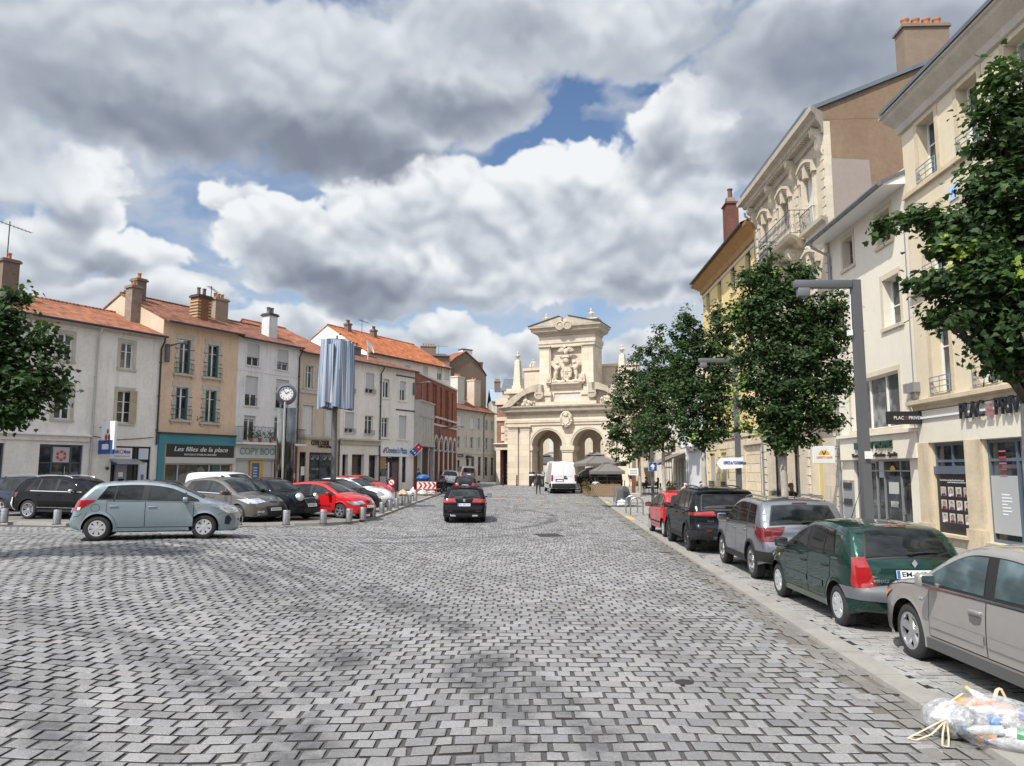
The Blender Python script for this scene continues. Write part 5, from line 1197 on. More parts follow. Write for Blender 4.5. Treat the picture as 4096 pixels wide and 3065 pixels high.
 def rail(s,u0,u1,z,h,m,parent=None,y=-.05,style='bars',ret=0.0,step=.11,name='railing'):
  b=MB();T=lambda p,q,r=.011:b.tube([p,q],r,5)
  segs=[((u0,y),(u1,y))]
  if ret:segs+=[((u0,y),(u0,y+ret)),((u1,y),(u1,y+ret))]
  for(p,q)in segs:
   b.box(min(p[0],q[0])-.012,max(p[0],q[0])+.012,min(p[1],q[1])-.012,max(p[1],q[1])+.012,z+h-.025,z+h)
   b.box(min(p[0],q[0])-.01,max(p[0],q[0])+.01,min(p[1],q[1])-.01,max(p[1],q[1])+.01,z,z+.02)
   L=math.hypot(q[0]-p[0],q[1]-p[1]);n=max(1,int(L/step))
   if style=='two':
    for zz in(z+h*.35,z+h*.68):b.box(min(p[0],q[0]),max(p[0],q[0]),min(p[1],q[1])-.01,max(p[1],q[1])+.01,zz,zz+.022)
    for k in(0,n//2,n):x,yy=p[0]+(q[0]-p[0])*k/n,p[1]+(q[1]-p[1])*k/n;T((x,yy,z),(x,yy,z+h),.014)
    continue
   for k in range(n+1):
    x,yy=p[0]+(q[0]-p[0])*k/n,p[1]+(q[1]-p[1])*k/n;T((x,yy,z),(x,yy,z+h),.009)
    if style=='scroll' and k<n:
     cx,cy=p[0]+(q[0]-p[0])*(k+.5)/n,p[1]+(q[1]-p[1])*(k+.5)/n;ux,uy=(q[0]-p[0])/L,(q[1]-p[1])/L
     for zc in(z+h*.28,z+h*.72):
      pts=[]
      for i in range(13):
       a=i/12*2*PI*1.1;rr=step*.42*(1-.5*i/12);pts.append((cx+ux*rr*cos(a),cy+uy*rr*cos(a),zc+rr*1.5*sin(a)))
      b.tube(pts,.008,4)
  return b.build(name,m,parent or s.root)
 def shop(s,r,bars=(),trans=(),fm=None,glass=None,dep=.16,fw=.07,kick=.0,name='shop_window',kickm=None,hole=True):
  u0,u1,z0,z1=r;fm=fm or M_BLK_FR
  if hole:s.hole(r,dep+.04)
  b=MB();y0,y1=dep-.06,dep+.01
  for(a,c,e,f)in((u0,u1,z1-fw,z1),(u0,u1,z0,z0+fw+kick),(u0,u0+fw,z0+fw+kick,z1-fw),(u1-fw,u1,z0+fw+kick,z1-fw)):b.box(a,c,y0,y1,e,f)
  for t in bars:u=u0+(u1-u0)*t;b.box(u-fw*.5,u+fw*.5,y0-.004,y1,z0+fw,z1-fw)
  for t in trans:z=z0+(z1-z0)*t;b.box(u0+fw,u1-fw,y0+.006,y1,z-fw*.4,z+fw*.4)
  w=b.build(name,fm,s.root);g=MB();g.q((u0,dep-.012,z0),(u1,dep-.012,z0),(u1,dep-.012,z1),(u0,dep-.012,z1));g.build('pane',glass or M_SHOPG,w);return w
 def chimney(s,u,y,z0,h,wu,wy,m,pots=2,pm=None,capm=None,banded=None,potr=.12,poth=.35,name='chimney',parent=None):
  b=MB();b.box(u-wu/2,u+wu/2,y-wy/2,y+wy/2,z0,z0+h)
  o=b.build(name,m,parent or s.root)
  c=MB();c.box(u-wu/2-.08,u+wu/2+.08,y-wy/2-.08,y+wy/2+.08,z0+h-.001,z0+h+.10);c.box(u-wu/2-.03,u+wu/2+.03,y-wy/2-.03,y+wy/2+.03,z0+h+.1,z0+h+.17);c.build('chimney_cap',capm or m,o)
  for k in range(pots):
   x=u+((k+.5)/pots-.5)*wu*.85 if pots>1 else u;c=MB()
   M=MT((x,y,z0+h+.16));c.lathe([(potr,0),(potr*.88,poth*.15),(potr*.82,poth*.8),(potr,poth*.86),(potr,poth),(potr*.7,poth),(potr*.68,poth*.5)],12,M);c.build('chimney_pot',pm or M_POT,o,50)
  return o
 def letters(s,txt,r,m,parent=None,y=-.03,ext=.02,name='lettering',shear=0.0,bold=0.0,size=None):
  h=r[3]-r[2];return text(txt,size or h*1.38,m,parent or s.root,name,((r[0]+r[1])/2,y,(r[2]+r[3])/2),ext=ext,width=r[1]-r[0],shear=shear,bold=bold)
def aerial(b,p,h,arm=1.6,ang=0.0):
 x,y,z=p;b.tube([(x,y,z),(x,y,z+h)],.025,6);c,s_=cos(ang),sin(ang)
 b.tube([(x-arm*.3*c,y-arm*.3*s_,z+h*.9),(x+arm*.7*c,y+arm*.7*s_,z+h*.9)],.018,5)
 for k in range(9):
  t=-.3+k/8*1.0;q=(x+arm*t*c,y+arm*t*s_,z+h*.9);l=.22-.012*k;b.tube([(q[0]+s_*l,q[1]-c*l,q[2]),(q[0]-s_*l,q[1]+c*l,q[2])],.009,4)
LD=Vector((.504,.864)).normalized();LP=Vector((-8.1,62.0))
def lt(px):
 u=(px-2048)/3000/1.0
 k=u*(CP**2+SP**2)/1.0
 r=ray(px,1880);k=r.x/r.y
 return(LP.x-k*LP.y)/(LD.x-k*LD.y)
def left(name,label,pl,pr,back=0.0,cat='house'):
 a,c=lt(pl),lt(pr);n=Vector((LD.y,-LD.x));p=LP-LD*a-n*back
 return Bld(name,label,p,LD,a-c,cat)
M_RT=tiles('roof_tiles_orange',(.30,.12,.068));M_RT2=tiles('roof_tiles_brown',(.21,.092,.06))
PL_W=plaster('plaster_white',(.76,.715,.655));PL_G=plaster('plaster_cool_white',(.70,.685,.67));PL_B=plaster('plaster_beige',(.66,.485,.345));PL_T=plaster('plaster_tan',(.53,.45,.355))
ST_S=ashlar('limestone_trim',(.50,.455,.385),1.2,.5,.004);ST_G=mat('old_stone',(.48,.435,.365),.85,var=.14,vscale=1.5,bump=.4,stain=.4)
B=left('house','white rendered house with a bank and cash machine on its ground floor',-560,624);H=B.zz(c1,900,352);SUR=(ST_G,.17,.03)
for r,tr in(((720,560,805,415),(.66,)),((342,507,440,363),(.6,)),((697,888,798,703),(.33,.66)),((320,865,432,672),(.33,.66))):B.window(B.rect(c1,*r),2,tr,sur=SUR,dep=.16)
ref=B.rect(c1,342,507,440,363);ref2=B.rect(c1,320,865,432,672)
for k in(1,2,3):
 for rr in(ref,ref2):B.window((rr[0]-3.1*k,rr[1]-3.1*k,rr[2],rr[3]),2,(.5,),sur=SUR,dep=.16)
r=B.rect(c1,802,893,832,700);B.bar('open_shutter',r[1]-.50,r[1]-.10,r[2],r[3]-.03,-.10,mat('weathered_shutter',(.40,.33,.22),.8,var=.2),-.06)
zg=B.zz(c1,300,965)
sp=B.rect(c1,218,1330,503,1025);sp=(sp[0],sp[1],.05,sp[3]);w1=B.shop(sp,(.30,.74),(.72,),M_GREY_FR)
B.bar('door_handle',sp[0]+(sp[1]-sp[0])*.60,sp[0]+(sp[1]-sp[0])*.61,1.0,2.2,.06,M_ALU,.09,parent=w1)
M_BANKR=mat('sign_red',(.52,.05,.035),.4)
def lifebuoy(u,z,rad,par,y=.10):
 b=MB()
 for k in range(6):
  a0=k*PI/3+.15;b.raw([((u+rr*cos(a)),y,(z+rr*sin(a)))for rr in(rad*.52,rad)for a in lsp(a0,a0+.75,5)],[(i,i+1,5+i+1,5+i)for i in range(4)])
 b.build('emblem',M_BANKR,par)
lifebuoy(sp[0]+(sp[1]-sp[0])*.52,sp[3]-.55,.26,w1)
B.bar('window_film',sp[0]+(sp[1]-sp[0])*.33,sp[0]+(sp[1]-sp[0])*.71,sp[3]-.92,sp[3]-.12,.112,mat('frosted_film',(.42,.43,.44),.4),.125,parent=w1)
lshop=(sp[0]-6.0,B.uu(c1,22,1100),.05,sp[3]);B.shop(lshop,(.33,.66),(.75,),M_GREY_FR)
atm=B.rect(c1,655,1330,910,1035);atm=(atm[0],atm[1],.05,atm[3]);w2=B.shop(atm,(.62,),(),M_BLK_FR,glass=mat('dark_infill',(.03,.032,.036),.4))
def R_(x0,y0,x1,y1):return B.rect(c1,x0,y0,x1,y1)
WSIGN=mat('sign_white',(.74,.75,.76),.4);BSIGN=mat('sign_blue',(.03,.09,.30),.4)
q=R_(665,1108,800,1042);B.bar('sign_panel',*q,.05,WSIGN,.12,parent=w2)
lb=(q[0]+.12,q[1]-.12,q[2]+(q[3]-q[2])*.48,q[2]+(q[3]-q[2])*.82);mid=(lb[0]+lb[1])/2
B.letters('Crédit',(lb[0],mid-.14,lb[2],lb[3]),BSIGN,w2,.045,.004,bold=.006);B.letters('Mutuel',(mid+.14,lb[1],lb[2],lb[3]),BSIGN,w2,.045,.004,bold=.006);lifebuoy(mid,(lb[2]+lb[3])/2,.12,w2,.044)
B.letters('la banque à qui parler',(lb[0]+.1,lb[1],q[2]+(q[3]-q[2])*.22,q[2]+(q[3]-q[2])*.34),BSIGN,w2,.045,.003)
q=R_(838,1110,898,1045);B.bar('sign_panel',*q,.05,mat('pale_blue_panel',(.55,.60,.66),.4),.12,parent=w2)
q=R_(832,1240,888,1130);B.bar('frosted_panel',q[0],q[1],.5,q[3],.05,MATS['pale_blue_panel'],.12,parent=w2)
b=MB();uc=(q[0]+q[1])/2;b.prism([(uc-.22,.5),(uc+.22,.5),(uc+.2,1.35),(uc+.08,1.5),(uc+.1,1.72),(uc,1.8),(uc-.1,1.72),(uc-.08,1.5),(uc-.2,1.35)],.044,.049);b.build('silhouette',mat('film_blue',(.10,.16,.25),.5),w2)
a=R_(688,1245,762,1140);mm=B.bar('cash_machine',a[0],a[1],.35,a[3],-.06,mat('atm_grey',(.24,.25,.27),.45),.10,bev=.02,parent=w2)
B.bar('atm_band',a[0]-.25,a[1]+.25,a[3]-.02,a[3]+.22,-.08,BSIGN,.10,parent=w2);B.letters('€URO',(a[0]+.3,a[1]+.05,a[3]+.03,a[3]+.16),mat('sign_silver',(.6,.62,.64),.4),w2,-.085,.004)
B.bar('screen',a[0]+.15,a[1]-.15,1.25,1.55,-.07,M_GLS2,-.055,parent=w2);B.bar('keypad',a[0]+.1,a[1]-.1,.95,1.1,-.14,M_CHR,-.05,parent=w2);B.bar('notice',a[0]+.15,a[0]+.4,1.65,1.9,-.07,WSIGN,-.055,parent=w2)
q=R_(658,1137,822,1115);b=MB();b.raw([(q[0],-.75,q[2]-.02),(q[1],-.75,q[2]-.02),(q[1],.05,q[3]),(q[0],.05,q[3]),(q[0],-.75,q[2]+.04),(q[1],-.75,q[2]+.04),(q[1],.05,q[3]+.07),(q[0],.05,q[3]+.07)],[(0,3,2,1),(4,5,6,7),(0,1,5,4),(1,2,6,5),(3,0,4,7)]);b.build('canopy',mat('canopy_grey',(.34,.35,.36),.4,metal=.3),w2)
B.shell(H,PL_W,9.5,gable=1.75,zb=-.6);rf=B.pitched(H,M_RT,1.75,9.5,over=.42)
B.gutter(H-.12,y=-.46);up=B.uu(c1,560,800);B.pipe(up,.3,H-.15,mat('cream_pipe',(.50,.47,.42),.6));B.pipe(B.w-.12,zg-.3,H-.2,M_DKPIPE)
B.cornice('string_course',0,up-.12,[(0,zg-.28),(.10,zg-.26),(.12,zg-.02),(.26,zg),(.26,zg+.08),(0,zg+.12)],PL_W,ret=False)
B.bar('cornice',0,B.w,H-.42,H-.30,-.06,PL_W);b=MB();q=[B.uz(*c1(x,1005+(x-660)*.0))for x in(660,760,860,930)]
b.tube([(up,-.03,zg+.05),(up+1.2,-.03,zg-.12),(up+2.4,-.03,zg-.02),(B.w-.3,-.03,zg+.1)],.018,5);b.build('cable',M_DKPIPE,B.root)
for(x,y)in((640,1163),):q=B.uz(*c1(x,y));b=MB();b.blob((q[0],-.08,q[1]),(.09,.09,.09),2);b.build('camera_dome',M_DKPIPE,B.root,180)
CHT=mat('chimney_render',(.17,.125,.105),.9,var=.15);q=B.uz(*c1(38,120),-3.4);zq=B.zz(c1,38,-98,-3.4);B.chimney(q[0],3.4,H+.3,zq-H-.5,.8,.6,CHT,1);sk=MB();us=B.uu(c1,190,135);sk.raw([(us-.5,1.9,H+.93),(us+.4,1.9,H+.93),(us+.4,2.9,H+1.32),(us-.5,2.9,H+1.32)],[(0,1,2,3)]);sk.build('skylight',M_HEAD,rf)
b=MB();aerial(b,(q[0]-.1,3.4,zq),2.0,1.9,.3);b.build('aerial',M_IRON,B.root)
L1H=H
B=left('house','narrow beige house with green balconettes above a teal shopfront',624,933);H=B.zz(c2,330,310)
QG=mat('quoin_dark',(.10,.105,.10),.8,var=.1);MGR=mat('green_iron',(.075,.115,.105),.55,metal=.2)
for r in((170,590,245,395),(342,612,414,428),(148,868,230,680),(326,885,400,698)):
 R0=B.rect(c2,*r);w=B.window(R0,2,(.72,),quoins=(ST_G,QG),dep=.16);B.rail(R0[0]-.22,R0[1]+.22,R0[2],.62,MGR,parent=w,y=-.14,ret=.14,step=.16)
 for sg in(0,1):B.bar('shutter',*((R0[0]+.0,R0[0]+.09)if sg==0 else(R0[1]-.09,R0[1])),R0[2]+.02,R0[3]-.02,.0,mat('teal_shutter',(.06,.13,.135),.6),.10,parent=w)
TEAL=mat('teal_paint',(.022,.20,.27),.35,coat=.3,var=.05);zt=B.zz(c2,280,965);zs1=B.zz(c2,280,1022);
fas=B.bar('shop_fascia',.02,B.w-.02,zs1,zt,-.14,TEAL);B.bar('fascia_cap',0,B.w,zt,zt+.09,-.24,M_DKPIPE,parent=fas)
B.bar('shop_pilaster',.02,.38,.0,zs1,-.12,TEAL);band=B.rect(c2,78,1093,505,1022);B.bar('wood_edge',.40,.50,.0,zs1,-.10,mat('gold_wood',(.35,.25,.12),.5))
sg=B.bar('sign_band',.5,B.w-.05,band[2],zs1-.03,-.06,mat('sign_charcoal',(.022,.022,.024),.35),.02)
hz=zs1-band[2];B.letters('Les filles de la place',(1.0,B.w-.55,band[2]+hz*.42,band[2]+hz*.80),WSIGN,sg,-.07,.01,shear=.25);B.letters('BOUTIQUE ET ATELIER DE CREATEURS',(1.7,B.w-1.35,band[2]+hz*.12,band[2]+hz*.25),WSIGN,sg,-.07,.01)
za=B.zz(c2,280,1132);b=MB();b.raw([(.45,-.10,za-.02),(B.w,-.10,za-.02),(B.w,-.20,band[2]-.02),(.45,-.20,band[2]-.02),(.45,.0,za-.02),(B.w,.0,za-.02),(B.w,0,band[2]-.02),(.45,0,band[2]-.02)],[(0,1,2,3),(0,4,5,1),(3,2,6,7),(0,3,7,4),(1,5,6,2)]);b.build('awning_box',mat('awning_white',(.60,.60,.58),.7),B.root)
w=B.shop((.5,B.w-.1,.05,za-.03),(.20,.66,.83),(),mat('shop_frame_white',(.48,.49,.50),.4));B.bar('door',B.w-1.5,B.w-.9,.1,za-.15,.09,mat('teal_door',(.03,.12,.11),.5),.13,parent=w)
rr=RR(3)
for k in range(9):b=MB();b.blob((1.6+k*.2,.135,.9+rr.uniform(.0,1.2)),(.28,.005,.3),1,.2,k);b.build('display',mat('display_beige',(.20,.19,.18),.8),w)
B.shell(H,PL_B,8.5,gable=1.9,zb=-.6,side=plaster('plaster_gable',(.55,.44,.33)));B.pitched(H,M_RT2,1.9,8.5,over=.5);B.gutter(H-.18,y=-.55);
BRK=brick('brick_yellow_red',(.19,.085,.05));R0=B.uz(*c2(302,275),-1.6);R0=(R0[0]-.25,0);zq=B.zz(c2,302,122,-1.6);
ch=B.chimney(R0[0]+.25,1.6,H+.2,zq-H-.4,.95,.75,BRK,2,CHT,mat('cap_dark',(.06,.05,.045),.9),potr=.12,poth=.5)
b=MB()
for k in range(7):
 z=H+.6+k*(zq-H-.9)/7
 for(x0,x1)in((-.50,-.27),(.27,.50)):b.box(R0[0]+.25+x0,R0[0]+.25+x1,1.6-.39,1.6+.39,z,z+.10)
b.build('corner_bands',mat('brick_cream',(.40,.31,.17),.9),ch)
R1=B.uz(*c2(407,280),-3.6);zq=B.zz(c2,407,140,-3.6);B.chimney(R1[0],3.6,H+1.0,zq-H-1.2,1.0,.75,mat('chimney_tan',(.28,.215,.16),.9,var=.12),3,M_POT);b=MB();aerial(b,(R1[0]-.6,3.6,zq-.6),1.3,1.8,.6);b.build('aerial',M_IRON,B.root)
ul=B.uu(c1,760,200);B.chimney(-.25,2.6,H-.1,2.1,.62,.62,mat('chimney_patchy',(.22,.175,.14),.95,var=.3,vscale=4),1,M_POT);B.chimney(.55,3.4,H+.7,2.0,.6,.6,CHT,1,M_POT)
B.chimney(1.6,6.2,H+.6,1.6,.5,.5,CHT,2,CHT)
b=MB();q=B.uz(*c2(282,868));b.tube([(q[0]-.12,-.2,q[1]+.15),(q[0],-.03,q[1]-.1),(q[0]+.12,-.2,q[1]+.15)],.02,5);b.build('bracket',M_IRON,B.root)
B=left('house','cool white house with roller shutters and a balcony above a faded copy shop',933,1186);H=B.zz(c2,730,402)
for r,ro in(((580,540,660,422),.66),((762,568,834,456),.72),((567,785,650,615),.62),((752,800,836,636),.30)):
 R0=B.rect(c2,*r);w=B.window(R0,2,(),roller=ro,dep=.15,sur=(PL_G,.10,.03));B.rail(R0[0],R0[1],R0[2]+.02,.50,M_IRON,parent=w,y=.03,step=.12)
R0=B.rect(c2,558,1005,634,850);zb=B.zz(c2,700,1012);B.window((R0[0],R0[1],zb+.1,R0[3]),2,(.8,),roller=.15,dep=.15,sur=(PL_G,.10,.03));R1=B.rect(c2,742,1010,820,858);B.window((R1[0],R1[1],zb+.1,R1[3]),2,(.8,),dep=.15,sur=(PL_G,.1,.03))
bal=B.bar('balcony_slab',-.02,B.w+.02,zb-.14,zb,-.85,PL_G);B.rail(.02,B.w-.02,zb+.02,.95,M_IRON,parent=bal,y=-.80,ret=.75,step=.11)
for k in range(3):
 pl=thing('potted_plant',('leafy plant in a terracotta pot on the white house balcony','trailing plant in a long trough on the white house balcony','thin twiggy plant hanging over the balcony rail')[k],'plant')
 wp=B.root.matrix_basis;u=R0[0]+(.1,.8,1.7)[k];W_=MT(B.root.location)@MR(B.root.rotation_euler.z,4,'Z')
 pl.location=W_@Vector((u,-.62,zb+.003));b=MB();b.lathe([(.0,0),(.11,0),(.14,.24),(.12,.24),(.11,.2)],10);b.build('pot',M_POT,pl,50)
 g=MB();r3=RR(k)
 for i in range(90):p=Vector((r3.gauss(0,.16),r3.gauss(0,.13),.25+abs(r3.gauss(.22,.2))));a=Vector((r3.uniform(-1,1),r3.uniform(-1,1),r3.uniform(-.3,1))).normalized()*.07;c_=a.cross(Vector((r3.uniform(-1,1),r3.uniform(-1,1),r3.uniform(-1,1)))).normalized()*.035;g.q(p-a,p+c_,p+a,p-c_)
 g.build('foliage',mat('plant_green',(.05,.10,.025),.6,var=.3),pl)
band=B.rect(c2,516,1110,748,1035);zt=zb-.16;sgn=B.bar('sign_band',.05,band[1],band[2],zt,-.08,mat('sign_cream',(.60,.61,.56),.6,var=.08,stain=.25))
FT=mat('faded_teal',(.16,.34,.40),.6,var=.3,vscale=6);B.letters('COPY BOO',(.35,band[1]-.02,band[2]+.28,zt-.2),FT,sgn,-.085,.01,bold=.015)
b=MB();b.box(.1,band[1],-.10,-.08,band[2]+.02,band[2]+.08);b.build('sign_edge',mat('faded_blue',(.12,.25,.38),.6),sgn)
zc=band[2]-.02;yel=B.rect(c2,603,1200,683,1118);w=B.shop((.15,band[1],.05,zc),(),(),mat('shop_frame_pale',(.45,.45,.43),.5),glass=mat('shop_blind_white',(.50,.50,.48),.25,var=.08))
YEL=mat('yellow_frame',(.58,.30,.02),.4,coat=.4);b=MB();b.box(yel[0],yel[1],.02,.10,yel[3]-.16,yel[3]-.02);b.box(yel[0],yel[0]+.14,.02,.10,.1,yel[3]-.16);b.box(yel[1]-.3,yel[1],.02,.10,.1,yel[3]-.16);b.build('door_frame',YEL,w)
d_=B.bar('door',yel[0]+.14,yel[1]-.3,.1,yel[3]-.16,.05,mat('poster_blue',(.03,.11,.33),.3),.10,parent=w)
for k in range(5):B.bar('notice_line',yel[0]+.26,yel[1]-.45,1.35+k*.17,1.42+k*.17,.045,mat('notice_pale',(.45,.58,.72),.5),.052,parent=d_)
MAR=mat('maroon_panel',(.115,.018,.022),.45,var=.06);mp=B.bar('entrance_panel',band[1]+.03,B.w-.03,.0,zb-.16,-.07,MAR);B.bar('door',band[1]+.5,B.w-.55,.05,2.3,-.085,mat('maroon_door',(.085,.014,.017),.4),-.06,parent=mp);B.bar('intercom',B.w-.40,B.w-.22,1.3,1.7,-.095,M_ALU,-.065,parent=mp)
B.shell(H,PL_G,8.5,gable=1.75,zb=-.6);B.pitched(H,M_RT2,1.75,8.5,over=.35);B.gutter(H-.12,y=-.40);B.pipe(B.w-.12,zb,H-.15,M_DKPIPE)
R0=B.uz(*c2(717,385),-1.3);B.chimney(R0[0],1.3,H+.2,B.zz(c2,717,232,-1.3)-H-.4,.72,.72,plaster('chimney_white',(.62,.63,.64)),2,M_ZINC,mat('cap_dark',(0,0,0)),potr=.14,poth=.45)
B.bar('string_course',0,B.w,B.zz(c2,700,590)-.05,B.zz(c2,700,590)+.05,-.03,PL_G)
B=left('house','tan stone house with closed white shutters above a hairdresser',1186,1355);H=B.zz(c3,300,290)
R0=B.rect(c3,210,525,265,375);zsill=R0[2];B.window(R0,2,(.7,),sur=(ST_S,.20,.04));R1=B.rect(c3,352,545,400,395);B.window(R1,2,(.7,),sur=(ST_S,.2,.04))
R2=B.rect(c3,185,850,265,652);B.window(R2,2,(),shutclosed=M_SHUT,sur=(ST_S,.2,.04));R3=B.rect(c3,347,858,402,675);B.window(R3,2,(),shutclosed=M_SHUT,sur=(ST_S,.2,.04))
B.bar('string_course',0,B.w,zsill-.36,zsill-.16,-.09,ST_S);zt=B.zz(c3,300,875);B.cornice('shop_cornice',0,B.w,[(0,zt-.1),(.10,zt-.1),(.16,zt+.05),(0,zt+.1)],ST_S,ret=False)
q=B.rect(c3,250,925,376,898);INK=mat('sign_ink',(.02,.02,.022),.5);B.letters('COTE COUR',(q[0],q[1],q[2],q[3]),INK,None,-.03,.03,bold=.01);q2=B.rect(c3,297,943,398,928);B.letters('Coiffure & Esthétique',q2,INK,None,-.03,.015)
sw=B.rect(c3,235,1150,400,978);zt2=sw[3];w=B.shop((sw[0],B.w-.35,.35,zt2),(.42,),(.66,),M_BLK_FR)
for k,u in enumerate((.16,.36,.62,.84)):
 uu_=sw[0]+(B.w-.35-sw[0])*u;b=MB()
 for a in range(3):b.tube([(uu_+.16*cos(t_)*(1-t_/9)+.1*(a-1),.115,zt2-.38+.2*sin(t_+a)*(1-t_/9))for t_ in lsp(0,6.5,16)],.012,4)
 b.build('scroll_film',mat('film_white',(.45,.46,.46),.5),w)
B.letters('COTE COUR',(sw[0]+.35,sw[0]+1.05,1.85,1.98),mat('film_white',(0,0,0)),w,.12,.003)
dr=B.rect(c3,165,1200,217,968);w=B.shop((dr[0],dr[1],.05,zt2),(),(.72,),M_BLK_FR);B.bar('notice',dr[0]+.25,dr[0]+.62,1.5,2.1,.09,WSIGN,.12,parent=w)
B.shell(H,PL_T,12,gable=2.7,zb=-.6);B.pitched(H,M_RT,2.7,12,over=.35);B.gutter(H-.12,y=-.40);B.pipe(B.w-.1,.2,zt,M_DKPIPE,top=-.1)
R0=B.uz(*c3(115,185));B.chimney(.5,3.4,H+1.1,.6,.35,.35,CHT,1,M_POT)
B=left('house','long white house with pizza shop and dark arched shop bays on its ground floor',1355,1654);H=B.zz(c3,760,372);usp=B.uu(c3,727,800)
for r,k in(((500,555,552,412),0),((628,558,692,428),1),((749,592,797,468),3),((866,612,912,485),4),((484,836,552,698),1),((622,846,682,722),0),((740,872,790,735),0),((858,882,915,722),2)):
 R0=B.rect(c3,*r);w=B.window(R0,2,()if k else(.75,),roller={0:.0,1:.82,2:1.0,3:.18,4:.45}[k],sur=(PL_W,.14,.035),dep=.16)
 if r[0]<700:B.rail(R0[0]-.1,R0[1]+.1,R0[2]-.02,.32,M_IRON,parent=w,y=-.12,step=.2,style='two')
zt=B.zz(c3,600,893);zt2=B.zz(c3,850,905);gm=ST_G
B.cornice('shop_cornice',0,usp,[(0,zt-.35),(.14,zt-.33),(.16,zt-.06),(.36,zt-.02),(.36,zt+.08),(0,zt+.14)],ST_S,ret=False)
for r in((466,1160,510,990),(532,1190,622,990),(650,1225,716,995)):
 R0=B.rect(c3,*r);b_=B.shop((R0[0],R0[1],.05 if r[0]>640 else.45,R0[3]),(),(),mat('brown_shop_frame',(.05,.042,.036),.5),dep=.35,glass=glassy('shop_glass_dark',(.008,.008,.009)))
R0=B.rect(c3,560,1150,600,1000);B.bar('curtain',R0[0]-.2,R0[1]-.05,1.6,R0[3]-.05,.31,mat('brown_curtain',(.10,.075,.06),.9),.335,parent=b_)
dm=B.rect(c3,772,978,915,950);DB=mat('pizza_blue',(.012,.10,.27),.4);DR_=mat('pizza_red',(.52,.02,.03),.4);sgn=B.bar('sign_band',usp+.15,B.w-.05,dm[2]-.28,dm[3]+.22,-.05,WSIGN);B.letters("Domino's Pizza",(dm[0],dm[1],dm[2]-.05,dm[3]+.05),DB,sgn,-.055,.012,bold=.014)
def domino(par,cu,cz,sz,y,ang=PI/4):
 b=MB();ca,sa=cos(ang),sin(ang)
 def P(x,z,yy):return(cu+(x*ca-z*sa)*sz,yy,cz+(x*sa+z*ca)*sz)
 b.q(P(-.5,0,y),P(.5,0,y),P(.5,1,y),P(-.5,1,y),mi=0);b.q(P(-.5,-1,y),P(.5,-1,y),P(.5,0,y),P(-.5,0,y),mi=1)
 for(x,z)in((0,.5),(-.22,-.5),(.22,-.5)):b.raw([P(x+.14*cos(t_),z+.14*sin(t_),y-.006)for t_ in lsp(0,2*PI,13)[:-1]],[tuple(range(12))],2)
 return b.build('emblem',[DR_,DB,WSIGN],par)
domino(sgn,B.uu(c3,760,960),(dm[2]+dm[3])/2,.24,-.058,-.75)
w=B.shop((B.uu(c3,731,1100),B.uu(c3,868,1100),.05,B.zz(c3,800,990)),(.40,.62),(.82,),M_BLK_FR);u0=B.uu(c3,731,1100);wd=B.uu(c3,868,1100)-u0
for(a,c_,e,f,m_)in((.06,.34,1.9,3.0,mat('poster_food',(.34,.20,.10),.5,var=.6,vscale=9)),(.05,.36,.55,1.3,mat('poster_pale',(.40,.42,.42),.5,var=.3,vscale=8)),(.43,.60,2.75,3.1,mat('poster_cream',(.45,.38,.26),.5)),(.44,.50,.9,2.4,WSIGN)):B.bar('poster',u0+wd*a,u0+wd*c_,e,f,.10,m_,.13,parent=w)
t_=text('Ouvert 7/7',.30,WSIGN,w,'lettering',(u0+wd*.37,.10,1.55),(PI/2,-PI/2,0),ext=.003,width=1.5);B.bar('brick_interior',u0+wd*.66,u0+wd*.96,.15,2.4,.115,brick('brick_inside',(.14,.10,.085)),.14,parent=w)
R0=B.rect(c3,884,1180,915,990);B.shop((R0[0],R0[1],.8,R0[3]),(),(),M_BLK_FR)
B.shell(H,PL_W,8.5,gable=1.35,zb=-.9);B.pitched(H,M_RT2,1.35,8.5,over=.4);B.gutter(H-.12,y=-.45);B.pipe(usp,.2,H-.15,M_DKPIPE)
for yy in(447,683):z=B.zz(c3,905,yy);B.bar('iron_tie',B.uu(c3,842,yy),B.w-.02,z-.05,z+.05,-.05,M_DKPIPE)
R0=B.uz(*c3(740,300));B.chimney(R0[0]+.8,3.5,H+.6,1.1,.9,.6,CHT,2,CHT)
L5=B;L5H=H
b=MB();cx,cz=B.uz(*c3(722,290));Mx=MT((cx+.3,1.3,H+1.55))@MR(R(62),4,'X')@MR(.4,4,'Y');b.lathe([(.62,.16),(.45,.07),(.2,.01),(0,0)],24,Mx);b.tube([(cx+.3,1.35,H+.3),(cx+.3,1.35,H+1.5)],.035,6);b.build('satellite_dish',mat('dish_white',(.66,.66,.64),.5),B.root,60)
def tback(px,off):
 return min((abs(2048+3000*(LP.x-LD.x*q-LD.y*off)/(LP.y-LD.y*q+LD.x*off)/1.0-px),q)for q in np.arange(-25,30,.05))[1]
ta,tb=tback(1298,12.5),tback(1800,7.5);B=Bld('house','long white house with a bright orange tiled roof rising behind the front row',LP-LD*ta-Vector((LD.y,-LD.x))*7.5,LD,ta-tb);P0=B.uz(*c3(1000,345));H=P0[1]
for k,x in enumerate((905,1030,1130,1180)):R0=B.rect(c3,x,470,x+34,372);B.window(R0,2,(),roller=(.95,.9,.55,.95)[k],dep=.15)
B.shell(H,PL_W,10,gable=2.9,zb=-.6,ridge=5);B.pitched(H,tiles('roof_tiles_bright',(.40,.135,.058)),2.9,10,ridge=5,over=.4);B.gutter(H-.12,y=-.45)
for x in(700,880):B.chimney(B.uu(c3,x,250)+1.2,4.6,H+2.3,1.0,.5,.5,CHT,2,CHT)
